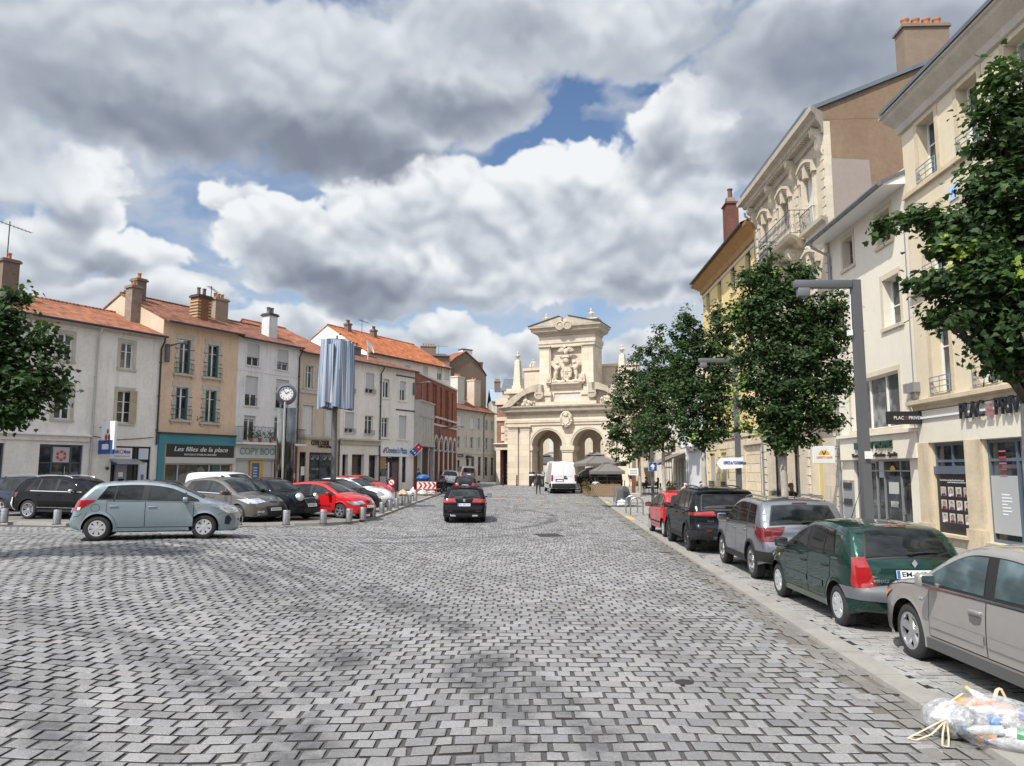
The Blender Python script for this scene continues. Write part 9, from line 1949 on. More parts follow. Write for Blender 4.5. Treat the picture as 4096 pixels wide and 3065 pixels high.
def cm(o):
 for sy in(-1,1):
  b=MB()
  for(cx,cz,rx_,rz_)in((.75,-.1,.11,.17),(1.0,-.1,.11,.17),(.875,.20,.09,.13)):b.raw([(cx+rx_*cos(t_),sy*.078,cz+rz_*sin(t_))for t_ in lsp(0,2*PI,13)[:-1]],[tuple(range(12))])
  b.build('emblem',mat('sign_brown_red',(.28,.05,.03),.5),o)
zz2=(atY(*c1(625,965),u.y-.6).z);blade('hanging_sign','white blade sign with a brown-red emblem on the bank wall',(u.x+Ln.x*.05,u.y+Ln.y*.05,zz2),1.15,1.45,.14,an,WSIGN,cm,.3)
def cb(o):
 b=MB();b.box(.45,1.0,-.085,.085,-.12,.15);b.build('mark',WSIGN,o)
zz2=(atY(*c1(625,1035),u.y-.6).z);blade('hanging_sign','small blue blade sign under the white one on the bank wall',(u.x+Ln.x*.05,u.y+Ln.y*.05,zz2),1.25,.72,.14,an,BSIGN,cb,.1)
T=thing('hanging_sign','red and blue diamond domino sign on the corner of the pizza shop','sign',(LP.x+.05,LP.y-.2,0));q=atY(*c4(135,928),LP.y-.6);T.location=(q.x,LP.y-.6,q.z);b=MB();b.prism([(-.52,-.08),(-.08,-.52),(.52,.08),(.08,.52)],-.05,.05);o=b.build('panel',WSIGN,T);domino(o,0,0,.52,-.056,-PI/4);b=MB();b.tube([(-.5,.1,0),(-1.0,.6,0)],.03,6);b.build('arm',M_LAMP,T)
def street_lamp(label,px,Y,arm_px,top_py,cr,head=True,w=.165):
 p=atY(*cr(px,1000),Y);z0=pz(p.x,Y);h=atY(*cr(px,top_py),Y).z-z0;L=(px-arm_px)*cr(1,0)[0]-0;s_=(cr(1,0)[0]-cr(0,0)[0]);L=(px-arm_px)*s_/3000*Y
 T=thing('street_lamp',label,'street lamp',(p.x,Y,z0));b=MB();b.raw([(-w/2*1.12,-w/2*1.12,0),(w/2*1.12,-w/2*1.12,0),(w/2*1.12,w/2*1.12,0),(-w/2*1.12,w/2*1.12,0),(-w/2,-w/2,h),(w/2,-w/2,h),(w/2,w/2,h),(-w/2,w/2,h)],[(0,1,5,4),(1,2,6,5),(2,3,7,6),(3,0,4,7),(4,5,6,7)]);b.box(-.3,.3,-.3,.3,0,.03);pst=b.build('post',M_LAMP,T);b=MB();b.box(-.07,.07,-w/2*1.12-.006,-w/2*1.1,.45,1.0);b.box(-w/2*1.12-.006,-w/2*1.1,-.07,.07,.45,1.0);b.build('access_door',MATS['dark_gutter'],pst);b=MB()
 for sx in(-.24,.24):
  for sy in(-.24,.24):b.lathe([(.03,0),(.03,.06),(0,.06)],6,MT((sx,sy,.03)))
 b.build('anchor_bolts',M_ZINC,pst)
 b=MB();b.box(-L,-w/2,-w/2+.01,w/2-.01,h-.165,h-.002,bev=.015);a_=b.build('arm',M_LAMP,T,40);b=MB();b.box(-L+.06,-L+.30,-.08,.08,h-.34,h-.165,bev=.015);b.lathe([(0,h-.38),(.06,h-.37),(.07,h-.335)],12,MT((-L+.2,0,0)));b.build('lamp_head',mat('lamp_head_grey',(.14,.15,.16),.4),a_,40)
 return T,pst,h
T,pst,h=street_lamp('tall grey angular street lamp rising behind the green hatchback',1868,15.1,1733,606,full)
b=MB();zs_=atY(*full(1880,984),15.1).z-T.location.z;b.q((-.06,-.142,zs_-.07),(.10,-.142,zs_-.07),(.10,-.140,zs_+.08),(-.06,-.140,zs_+.08));b.build('sticker',M_WHT,pst);b=MB();zs_=atY(*full(1880,720),15.1).z-T.location.z;b.box(-.2,-.12,-.05,.05,zs_-.05,zs_+.06);b.tube([(-.13,-.03,h-.3),(-.135,-.03,zs_)],.012,5);b.build('sensor_box',M_WHT,pst)
T,pst,h=street_lamp('grey angular street lamp between the two nearer bushy maples',287,28.0,113,868,c7);q=atY(*c7(268,1365),27.8);T2=thing('direction_sign','white arrow sign to the tourist office on the lamp between the maples','sign',(q.x,27.8,q.z));b=MB();b.prism([(-.55,-.02),(-.40,-.22),(.42,-.16),(.42,.22),(-.40,.20)],-.02,.02);o=b.build('panel',WSIGN,T2);text('OFFICE de TOURISME',.15,M_SB,o,'lettering',(.05,-.03,.02),ext=.004,width=.72,bold=.004);b=MB();b.box(.3,.55,.02,.08,-.05,.05);b.build('clamp',M_LAMP,T2)
T,pst,h=street_lamp('grey street lamp with a blue one-way square, half hidden by the far maples',733,48.5,600,600,c6);q=atY(*c6(735,869),48.2);T2=thing('one_way_sign','blue square one-way sign with a white arrow on the far lamp post','sign',(q.x,48.2,q.z));s_=40*.4229/3000*48;b=MB();b.box(-s_,s_,-.02,.02,-s_,s_,mi=0);b.box(-s_*.95,s_*.95,-.024,-.02,-s_*.95,s_*.95,mi=1);b.prism([(-.13*s_*2,-s_*.75),(.13*s_*2,-s_*.75),(.13*s_*2,s_*.05),(s_*.6,s_*.05),(0,s_*.75),(-s_*.6,s_*.05),(-.13*s_*2,s_*.05)],-.030,-.024,mi=0);b.build('panel',[M_WHT,M_SB],T2);b=MB();b.box(-.05,.05,.02,.30,-.2,.2);b.build('clamp',M_LAMP,T2)
Yr=Y2-.35;q0,q1=atY(*b1(78,985),Yr),atY(*b1(205,880),Yr);T=thing('hanging_sign','square white sign with a gold half sun and bird beside the home agency','sign',(rx(Yr)-.02,Yr,(q0.z+q1.z)/2));w_=q1.x-q0.x;h_=q1.z-q0.z;xo=(q0.x+q1.x)/2-T.location.x
b=MB();b.box(xo-w_/2,xo+w_/2,-.06,.06,-h_/2,h_/2,bev=.015);o=b.build('panel',mat('sign_pearl',(.62,.64,.66),.4),T);b=MB();b.tube([(0,0,h_*.35),(xo+w_/2,0,h_*.35)],.025,6);b.tube([(0,0,-h_*.35),(xo+w_/2,0,-h_*.35)],.025,6);b.build('arm',M_ZINC,T);b=MB();b.raw([(xo+.22*cos(t_),-.064,.0+.18*sin(t_))for t_ in lsp(0,PI,14)],[tuple(range(14))],0);b.raw([(xo-.12,-.067,.20),(xo,-.067,.06),(xo+.10,-.067,.24),(xo+.05,-.067,.05),(xo-.02,-.067,-.02)],[(0,1,4),(1,2,3),(1,3,4)],1);b.build('emblem',[MATS['sign_gold'],INK],o);text('LIBERTY HOME',.10,MATS['sign_gold'],o,'lettering',(xo,-.066,-.10),ext=.003,width=w_*.72,bold=.006)
Yr=Y1-.2;q0,q1=atY(*b1(527,748),Yr),atY(*b1(738,672),Yr);T=thing('hanging_sign','long charcoal box sign with thin white letters over the home agency','sign',(rx(Yr)-.02,Yr,(q0.z+q1.z)/2));w_=q1.x-q0.x;h_=q1.z-q0.z;xo=(q0.x+q1.x)/2-T.location.x;b=MB();b.box(xo-w_/2,xo+w_/2,-.10,.10,-h_/2,h_/2,bev=.01);o=b.build('panel',mat('sign_charcoal',(0,0,0)),T);text('PLAC',.15,M_WHT,o,'lettering',(xo-w_*.22,-.104,-.01),ext=.002,width=w_*.28);text('PRIVEE',.15,M_WHT,o,'lettering',(xo+w_*.235,-.104,-.01),ext=.002,width=w_*.36);b=MB();b.box(xo+w_/2,.0,-.05,.05,-.06,.06);b.build('arm',M_ZINC,T)
for k in range(3):b=MB();b.box(xo-w_*.045,xo+w_*.015,-.104,-.10,-.055+k*.045,-.045+k*.045);b.build('letter_bar',PINK,o)
p=stand(*b5(1560,402));pl,pr=b5(1478,300),b5(1645,300);W_=(pr[0]-pl[0])/3000*p.y;T=thing('chevron_barrier','red and white chevron barrier board on red legs','barrier',p,.10);h1=atY(*b5(1560,283),p.y).z-p.z;h0=atY(*b5(1560,346),p.y).z-p.z;b=MB();b.box(-W_/2,W_/2,-.02,.02,h0,h1,mi=1)
for k in range(4):
 x0=-W_/2+W_*(.06+.235*k);dx=W_*.115;hm_=(h1-h0)/2;zc_=(h0+h1)/2;b.raw([(x0,-.026,h0+.02),(x0+dx,-.026,h0+.02),(x0+dx+hm_*.7,-.026,zc_),(x0+dx,-.026,h1-.02),(x0,-.026,h1-.02),(x0+hm_*.7,-.026,zc_)],[(0,1,2,5),(5,2,3,4)],0)
b.build('board',[M_REDP,M_WHT],T);b=MB()
for x in(-W_/2,W_/2):b.tube([(x,0,0),(x,0,h1)],.03,6);b.tube([(x,-.4,.02),(x,.4,.02)],.025,6)
b.tube([(-W_/2,0,.25),(W_/2,0,.25)],.022,6);b.build('legs',M_REDP,T)
M_SACK=mat('white_rubble_sack',(.52,.51,.49),.75,var=.15,vscale=6);M_ORG=mat('orange_sack',(.50,.34,.24),.8,var=.3,vscale=5)
def sack(label,x,y,r,m_,seed,name='rubble_sack',cat='sack',grp='rubble sacks by the barrier'):
 p=stand(x,y);r=tuple(q*.62 for q in r);T=thing(name,label,cat,p,group=grp);b=MB();b.blob((0,0,r[2]*.8),r,3,.16,seed);
 for v_ in range(len(b.v)):x_,y_,z_=b.v[v_];b.v[v_]=(x_,y_,max(0,z_+.03*sin(x_*23+y_*17+seed)))
 s_=b.build('bag',m_,T,180);b=MB();b.tube([(0,0,r[2]*1.6),(.04,.02,r[2]*1.75),(-.02,.05,r[2]*1.95)],[.10,.05,.09],8);b.build('tied_neck',m_,s_,180)
for k,(x,y,r,m_,l)in enumerate(((1352,408,(.55,.4,.34),M_ORG,'orange and white rubble sack at the left end of the heap'),(1420,405,(.5,.42,.30),M_SACK,'slumped white rubble sack right of the orange one'),(1440,398,(.34,.3,.42),M_SACK,'upright white rubble sack leaning on the barrier leg'),(1525,404,(.55,.4,.32),M_SACK,'white rubble sack under the chevron board'),(1600,402,(.55,.4,.36),M_SACK,'white rubble sack under the right half of the chevron board'))):sack(l,*b5(x,y),r,m_,k)
p=stand(*b5(1515,398));T=thing('tarp_stack','bright blue tarpaulin folded over a crate behind the chevron barrier','tarpaulin',(p.x,p.y+1.2,pz(p.x,p.y+1.2)),.1);h_=atY(*b5(1515,275),p.y+1.2).z-T.location.z;b=MB();b.box(-.42,.42,-.3,.3,0,h_,bev=.03);b.build('crate',M_WOOD,T);b=MB();zt_=atY(*b5(1515,228),p.y+1.2).z-T.location.z;b.blob((0,0,(h_+zt_)/2+.02),(.50,.4,(zt_-h_)/2+.06),4,.10,3);b.blob((.15,-.1,zt_-.12),(.36,.3,.14),3,.2,5);b.build('tarpaulin',mat('tarp_blue',(.02,.10,.27),.5,var=.15,vscale=5),T,180)
p=stand(*c4(248,1165));T=thing('wheelie_bin','dark green wheelie bin with raised lid by the brick arcade','bin',p,.2);s_=(atY(*c4(248,1055),p.y).z-p.z)/1.65;T.scale=(s_,)*3;b=MB();b.raw([(-.28,-.3,.1),(.28,-.3,.1),(.28,.3,.1),(-.28,.3,.1),(-.35,-.38,1.05),(.35,-.38,1.05),(.35,.38,1.05),(-.35,.38,1.05)],[(0,1,5,4),(1,2,6,5),(2,3,7,6),(3,0,4,7),(4,5,6,7)]);GB2=mat('bin_green',(.018,.05,.03),.5);b.build('body',GB2,T);b=MB();b.box(-.37,.37,.30,.40,1.05,1.65);b.build('lid',GB2,T);b=MB()
for sg in(-1,1):b.lathe([(.1,-.03),(.1,.03),(0,.03)],12,MT((sg*.28,.3,.1))@MR(PI/2,4,'Y'))
b.build('wheel',M_RUB,T)
def bike(label,p,rz,motor=True,group=None):
 T=thing('motorcycle' if motor else 'bicycle',label,'motorcycle' if motor else 'bicycle',p,rz,group);r=.30 if motor else.34;wb=.68 if motor else.53
 for sx in(-1,1):
  b=MB();M=MT((sx*wb,0,r))@MR(PI/2,4,'X');w=.06 if motor else.02
  b.lathe([(r-.11 if motor else r-.035,-w),(r-.02,-w),(r,0),(r-.02,w),(r-.11 if motor else r-.035,w)],24,M);wl=b.build('wheel',M_RUB,T,60);b=MB()
  for k in range(6):a=k*PI/3;b.tube([(sx*wb,0,r),(sx*wb+(r-.05)*cos(a),0,r+(r-.05)*sin(a))],.012 if motor else.005,5)
  b.build('spokes',M_ALU,wl)
 b=MB()
 if motor:
  b.blob((.02,0,.50),(.34,.15,.24),2,.1,1);b.blob((.22,0,.82),(.30,.17,.14),2);b.blob((.55,0,.80),(.18,.20,.22),2);b.tube([(.50,0,.95),(.66,0,.30)],.04,8);b.tube([(-.1,.1,.45),(-.66,.1,.30)],.035,8);b.build('body',M_CAST,T,60);b=MB();b.blob((-.28,0,.84),(.38,.14,.09),2);b.blob((-.62,0,.92),(.16,.12,.06),2);b.build('seat',M_TRIM,T,180);b=MB();b.tube([(.40,-.36,1.08),(.48,-.15,1.02),(.48,.15,1.02),(.40,.36,1.08)],.017,6)
  for sg in(-1,1):b.tube([(.44,sg*.28,1.06),(.44,sg*.36,1.26)],.008,5);b.blob((.44,sg*.38,1.28),(.02,.07,.045),2)
  b.build('handlebar',M_CAST,T,60);b=MB();b.tube([(.1,-.16,.35),(-.3,-.18,.33),(-.8,-.18,.42)],[.03,.045,.06],8);b.build('exhaust',M_CHR,T,60);b=MB();b.blob((.70,0,.82),(.06,.11,.09),2);b.build('headlight',M_HEAD,T,180)
 else:
  for q in(((-.53,0,r),(-.12,0,.28),(.38,0,.78),(-.20,0,.75),(-.12,0,.28)),((-.53,0,r),(-.20,0,.75),(-.22,0,.92)),((.53,0,r),(.36,0,.95))):b.tube(q,.016,6)
  b.build('frame',M_CAST,T);b=MB();b.blob((-.22,0,.95),(.13,.06,.03),2);b.build('saddle',M_TRIM,T);b=MB();b.tube([(.30,-.28,1.0),(.38,0,.97),(.30,.28,1.0)],.014,6);b.build('handlebar',M_CAST,T)
 return T
bike('black motorcycle with raised mirrors parked beside the chevron barrier',stand(*c4(312,1285)),R(68),group='motorcycles by the barrier');bike('second black motorcycle nearer the silver-white hatchback',stand(*c4(345,1272)),R(72),group='motorcycles by the barrier');bike('dark bicycle leaning near the man in the far street',stand(*c4(757,1170)),.2,False)
def at_d(x,y):return stand(*d3(x,y))
for(x0,x1,yt,yb,yb2,l)in((1716,1873,457,688,690,'far stainless steel bicycle hoop beside the knotted bag'),(1778,1950,477,716,716,'near stainless steel bicycle hoop before the red city car')):
 a,c_=at_d(x0,yb),at_d(x1,yb2);T=thing('bike_hoop',l,'bike rack',(a+c_)/2,atan2(c_.y-a.y,c_.x-a.x),'bicycle hoops');w_=(c_-a).length/2;h_=atY(*d3((x0+x1)/2,yt),T.location.y).z-T.location.z;b=MB();b.tube([(-w_,0,0),(-w_,0,h_-w_*.9)]+[(-w_*cos(t_),0,h_-w_*.9+w_*.9*sin(t_))for t_ in lsp(.15,PI-.15,13)]+[(w_,0,h_-w_*.9),(w_,0,0)],.035,10);o=b.build('hoop',M_STEEL,T,60);b=MB()
 for sg in(-1,1):b.lathe([(0,.015),(.075,.012),(.075,0)],14,MT((sg*w_,0,0)))
 b.build('foot_plates',M_STEEL,T)
for(x,yb,yt,l)in((1553,541,330,'left of the two thin steel posts by the container head'),(1584,563,342,'right of the two thin steel posts by the container head')):p=at_d(x,yb);T=thing('steel_post',l,'post',p,group='thin steel posts');b=MB();pole(b,.055,atY(*d3(x,yt),p.y).z-p.z);q=b.build('shaft',M_STEEL,T,40);b=MB();b.lathe([(.09,0),(.09,.02),(0,.02)],14);b.build('foot_plate',M_STEEL,T)
p=at_d(1690,598);T=thing('container_head','dark grey slanted head of an underground waste container with its steel floor plate','waste container',p,.12);h_=atY(*d3(1685,320),p.y).z-p.z;s_=.2938/3000*p.y;b=MB();b.raw([(x_,y_,z_)for y_ in(-.35,.55)for x_,z_ in((-78*s_,0),(75*s_,0),(68*s_,h_*.62),(28*s_,h_*.96),(-18*s_,h_),(-50*s_,h_*.8))],[(0,1,2,3,4,5),(11,10,9,8,7,6)]+[(i,6+i,6+(i+1)%6,(i+1)%6)for i in range(6)]);o=b.build('head',mat('container_grey',(.10,.115,.12),.45,metal=.2),T);b=MB();b.box(-30*s_,40*s_,-.37,-.345,h_*.45,h_*.75);b.build('hatch',M_DKPIPE,o);b=MB();b.box(-245*s_,240*s_,-.5,1.2,.0,.018);b.build('floor_plate',mat('plate_dark',(.06,.065,.07),.6,metal=.4),T)
M_BAG=mat('thin_white_plastic',(.60,.61,.63),.35,var=.2,vscale=14,alpha=.72)
p=at_d(1665,604);T=thing('rubbish_bag','small knotted white rubbish bag on the pavement by the container head','rubbish bag',p);r_=70*.2938/3000*p.y;b=MB();b.blob((0,0,r_*.62),(r_*1.05,r_*.8,r_*.72),4,.16,7)
for i,v_ in enumerate(b.v):b.v[i]=(v_[0]+.02*sin(v_[2]*40+v_[1]*30),v_[1],max(.0,v_[2]+.025*sin(v_[0]*34+v_[1]*27)))
o=b.build('bag',M_BAG,T,180);b=MB();b.blob((.05,-.1,r_*.5),(r_*.5,r_*.4,r_*.4),2,.3,2);b.build('contents',mat('bag_litter',(.14,.11,.10),.8,var=.6,vscale=12),T,60);b=MB();b.tube([(0,0,r_*1.2),(.03,0,r_*1.32),(-.08,.02,r_*1.45)],[.04,.02,.05],6);b.build('knot',M_BAG,T,180)
p=at_d(1812,552);T=thing('stone_block','low square concrete block behind the bicycle hoops','block',p,.1);b=MB();b.box(-.4,.4,-.3,.3,0,.62,bev=.03);b.build('block',CON,T)
p=gp(*d3(665,992));T=thing('drain_cover','square cast iron drain cover sunk in the cobbles ahead of the black estate','drain cover',(p.x,p.y,pz(p.x,p.y)),.2);b=MB();w_=160*.2938/3000*p.y;b.box(-w_,w_,-.55,.55,-.02,.010);b.build('frame',mat('cast_iron_worn',(.05,.047,.043),.6,metal=.5,var=.2),T);b=MB()
for k in range(7):b.box(-w_*.9+k*w_*.27,-w_*.9+k*w_*.27+.05,-.45,.45,.010,.016)
b.build('grating',M_CAST,T)
p=gp(2737,2729);T=thing('stopcock_cover','small round iron cover between the cobbles in the foreground','cover',(p.x,p.y,.0));b=MB();b.lathe([(0,.006),(.085,.008),(.10,.003),(.10,-.04)],20);b.build('lid',MATS['cast_iron_worn'],T,40)
def parasol(label,p,w,z0,z1,m_,rz=.2,poleh=True,grp='cafe parasols'):
 T=thing('parasol',label,'parasol',p,rz,grp);b=MB();N=4;pk=(0,0,z1);cs=[(sx*w,sy*w,z0)for sx,sy in((-1,-1),(1,-1),(1,1),(-1,1))];n=8
 for i in range(4):
  a,c_=Vector(cs[i]),Vector(cs[(i+1)%4]);P=Vector(pk);rows=[]
  for k in range(n+1):
   t_=k/n;sag=.10*w*sin(PI*t_)*.5;l,r2=P.lerp(a,t_),P.lerp(c_,t_);rows.append([l.lerp(r2,j/6)+Vector((0,0,-sag-.04*w*sin(PI*j/6)*t_))for j in range(7)])
  base_=len(b.v);b.raw([tuple(v_)for rw_ in rows for v_ in rw_],[(k*7+j,k*7+j+1,(k+1)*7+j+1,(k+1)*7+j)for k in range(n)for j in range(6)])
  b.q(a,c_,c_+Vector((0,0,-.22)),a+Vector((0,0,-.22)))
 cn=b.build('canopy',m_,T,60);b=MB();b.raw([(sx*w*.22,sy*w*.22,z1-(z1-z0)*.16)for sx,sy in((-1,-1),(1,-1),(1,1),(-1,1))]+[(0,0,z1+.12)],[(0,1,4),(1,2,4),(2,3,4),(3,0,4)]);b.build('vent_cap',m_,cn)
 b=MB();pole(b,.04,z1,0);b.build('pole',M_WOOD,T,50);b=MB()
 for c_ in cs:b.tube([pk,c_],.018,5)
 b.build('ribs',M_WOOD,T);return T
Yp=at_d(1450,470).y;
fl,fr_=at_d(1250,468),at_d(1640,470);q=atY(*d3(1455,120),Yp+1.5);pk_=atY(*d3(1445,-18),Yp+1.5);zg_=pz(q.x,Yp+1.5);hw=(1700-1210)/2*.2938/3000*(Yp+1.5)*.80;parasol('taupe square parasol over the fenced restaurant terrace',(q.x,Yp+1.5,zg_),hw,q.z-zg_,pk_.z-zg_,M_FABG,.12);q=atY(*d3(1280,70),Yp+4.5);zg_=pz(q.x,Yp+4.5);parasol('second taupe parasol, just behind and left of the first',(q.x+.3,Yp+4.5,zg_),1.7,2.4,3.2,M_FABG,.3)
M_PD=mat('parasol_slate',(.06,.065,.075),.8)
for(x,y,w_,Y_,l)in((490,1335,3.0,99,'dark slate parasol seen through the left arch'),(860,1330,3.4,97,'dark slate parasol seen through the right arch'),(965,1335,2.6,101,'dark slate parasol at the right jamb of the right arch')):q=atY(*c5(x,y),Y_);zg_=pz(q.x,Y_);parasol(l,(q.x,Y_,zg_),w_,q.z-zg_-.3,q.z-zg_+.9,M_PD,.1)
T=thing('terrace_fence','low woven wood terrace fence with a rail around the restaurant tables','fence',(fl.x,fl.y,fl.z),atan2(fr_.y-fl.y,fr_.x-fl.x));wF=(fr_-fl).length;hF=atY(*d3(1400,300),fl.y).z-fl.z;b=MB();b.box(0,wF,-.03,.03,.04,hF-.03)
o=b.build('panel',mat('woven_wood',(.13,.085,.05),.8,var=.3,vscale=7),T);b=MB();n=16
for k in range(n):
 x=wF*k/n;b.raw([(x,-.035,.06),(x+.03,-.035,.06),(min(x+.03+hF*.5,wF),-.035,hF-.05),(min(x+hF*.5,wF-.01),-.035,hF-.05)],[(0,1,2,3)]);b.raw([(x,-.037,hF-.05),(x+.03,-.037,hF-.05),(min(x+.03+hF*.5,wF),-.037,.06),(min(x+hF*.5,wF-.01),-.037,.06)],[(3,2,1,0)])
b.build('lattice',mat('lattice_light',(.30,.21,.13),.75),o);b=MB();hR=atY(*d3(1400,262),fl.y).z-fl.z;b.box(0,wF,-.04,.04,hF-.02,hF+.03);b.box(0,wF*.95,2.4,2.46,hR,hR+.06)
for x in(0,wF*.5,wF):b.box(x-.03,x+.03,-.04,.04,0,hF+.05);b.box(x-.03,x+.03,2.4,2.46,0,hR+.05)
b.box(-.03,.03,0,2.4,hF-.02,hF+.03)
for k in range(10):b.box(-.03,.0,.05+k*.24,.22+k*.24,.05,hF-.03)
b.build('rail',M_WOOD,T)
CHB=mat('chalkboard',(.016,.017,.018),.7,var=.2)
def board(label,x0,x1,y0,y1,lines,arrow=False):
 a,c_=at_d(x0,y0),at_d(x1,y0);w_=(c_-a).length;h_=atY(*d3(x0,y1),a.y).z-a.z;T=thing('chalkboard',label,'chalkboard',(a.x,a.y-.10,a.z+.05));b=MB();b.box(0,w_,-.02,.02,0,h_);o=b.build('slate',CHB,T);b=MB()
 for(e,f,g_,i_)in((0,w_,-.03,.03),(0,w_,h_-.03,h_+.03)):b.box(e,f,-.028,.028,g_,i_)
 b.box(-.03,.03,-.028,.028,0,h_);b.box(w_-.03,w_+.03,-.028,.028,0,h_);b.build('frame',M_CAST,T)
 for k,s_ in enumerate(lines):text(s_,.2,M_WHT,o,'chalk_writing',(w_/2,-.024,h_*(.83-.28*k)),ext=.001,width=w_*.8,shear=.15)
 if arrow:b=MB();z=h_*.20;b.tube([(w_*.12,-.026,z+.06),(w_*.6,-.026,z+.05)],.012,4);b.tube([(w_*.12,-.026,z-.04),(w_*.6,-.026,z-.02)],.012,4);b.tube([(w_*.6,-.026,z+.16),(w_*.9,-.026,z),(w_*.6,-.026,z-.12),(w_*.6,-.026,z+.16)],.012,4);b.build('chalk_arrow',M_WHT,o)
 return o
board('black chalkboard reading restaurant open with an arrow on the terrace fence',1256,1350,440,300,('Restaurant','Ouvert'),True);o=board('black chalkboard with a written menu at the right end of the terrace fence',1484,1582,440,306,())
b=MB()
for k in range(7):b.box(.08,.08+.35+.1*((k*3)%4),-.024,-.021,.15+k*.13,.18+k*.13)
b.build('chalk_lines',mat('chalk_grey',(.35,.35,.35),.8),o)
def planter(label,x,y,s_=1.0,fl_=(.50,.09,.02)):
 p=stand(x,y);T=thing('planter',label,'planter',p,group='flower boxes by the terrace');b=MB();b.box(-.28*s_,.28*s_,-.2*s_,.2*s_,0,.38*s_,bev=.01);b.build('box',M_WOOD,T);g=MB();f=MB();r3=RR(int(x))
 for i in range(170):q=Vector((r3.gauss(0,.22*s_),r3.gauss(0,.16*s_),.40*s_+abs(r3.gauss(.16,.16))*s_));a=Vector((r3.uniform(-1,1),r3.uniform(-1,1),r3.uniform(-.2,1))).normalized()*.07;c_=a.cross(Vector((r3.uniform(-1,1),r3.uniform(-1,1),r3.uniform(-1,1)))).normalized()*.035;(f if i%5==0 else g).q(q-a,q+c_,q+a,q-c_)
 g.build('foliage',mat('plant_green',(0,0,0)),T);f.build('flowers',mat('flowers_orange',fl_,.6,var=.3),T)
planter('wooden flower box with orange blooms at the near corner of the terrace',*d3(1222,462));planter('wooden flower box with leafy growth behind the orange blooms',*d3(1192,436),1.25,(.30,.20,.03));planter('tall leafy flower box at the far corner of the terrace',*d3(1165,415),1.4,(.35,.1,.05))
p=at_d(1822,470);T=thing('menu_post','rusty brown post with a small cream notice behind the container head','sign',p);h_=atY(*d3(1822,165),p.y).z-p.z;b=MB();b.box(-.13,.13,-.06,.06,0,h_);b.build('post',mat('rust_brown',(.14,.055,.03),.8,var=.2),T);b=MB();b.box(-.36,.36,-.08,-.05,h_-.05,h_+.45);o=b.build('notice',M_WHT,T);b=MB()
for k in range(3):b.box(-.26,.26,-.084,-.08,h_+.06+k*.11,h_+.09+k*.11)
b.build('notice_lines',INK,o)
p=stand(*c6(895,1108));T=thing('easel','bright red folding easel beside the tree by the cafe','easel',p,.3);h_=atY(*c6(895,1000),p.y).z-p.z;b=MB()
for sg in(-1,1):b.tube([(sg*.34,0,0),(0,.1,h_)],.035,6);b.tube([(sg*.30,.5,0),(0,.1,h_)],.03,6)
b.build('legs',M_REDP,T);b=MB()
for k in range(5):z=.12+.2*k;x=.34*(1-z/h_);b.tube([(-x,.02,z),(x,.02,z)],.022,6)
b.build('rungs',M_REDP,T)
planter('low flower tub with greenery beside the red easel',*c6(915,1110),1.1)
def cafe_table(p,l):T=thing('cafe_table',l,'table',p,group='cafe tables');b=MB();b.lathe([(0,.74),(.38,.74),(.38,.76),(0,.762)],18);b.build('top',M_CAST,T,40);b=MB();pole(b,.03,.74);b.lathe([(0,0),(.24,0),(.24,.02),(0,.03)],14);b.build('stem',M_CAST,T,40)
def cafe_chair(p,rz,l):
 T=thing('cafe_chair',l,'chair',p,rz,'cafe chairs');b=MB();b.box(-.21,.21,-.21,.21,.43,.46,bev=.01);b.build('seat',M_TRIM,T);b=MB();b.box(-.20,.20,.19,.22,.52,.86,bev=.01);b.build('backrest',M_TRIM,T)
 for sx in(-1,1):
  for sy in(-1,1):b=MB();b.tube([(sx*.19,sy*.19,0),(sx*.18,sy*.19,.86 if sy>0 else.44)],.014,5);b.build('leg',M_CAST,T)
Yt=stand(*c6(690,1128)).y
def cx_(x):return atY(*c6(x,1100),Yt).x
def st_(x,dy=0):q=cx_(x);return Vector((q,Yt+dy,pz(q,Yt+dy)))
cafe_table(st_(725),'round black cafe table between the seated man and woman');cafe_table(st_(800,.8),'round black cafe table at the tree trunk');cafe_chair(st_(675),R(-90)+PI,'dark cafe chair under the seated man');cafe_chair(st_(785),R(-90),'dark cafe chair under the seated woman');cafe_chair(st_(655,.9),R(95),'empty dark cafe chair behind the seated man');cafe_chair(st_(700,1.3),.4,'empty dark cafe chair behind the table')
b=MB();
for i in range(5):pass
p=atY(*c1(92,1362),SUV.root.location.y-.3);T=thing('plastic_bag','white plastic carrier bag hanging behind the tail of the black SUV','bag',(p.x,p.y,p.z));b=MB();b.blob((0,0,-.05),(.15,.12,.27),3,.14,4);b.build('bag',M_SACK,T,180);b=MB();b.tube([(-.08,0,.16),(-.03,0,.36),(.03,0,.36),(.08,0,.16)],.012,5);b.build('handles',M_SACK,T)
SKIN=[mat('skin_fair',(.45,.27,.19),.55),mat('skin_brown',(.15,.075,.045),.5),mat('skin_tan',(.33,.19,.125),.55)]
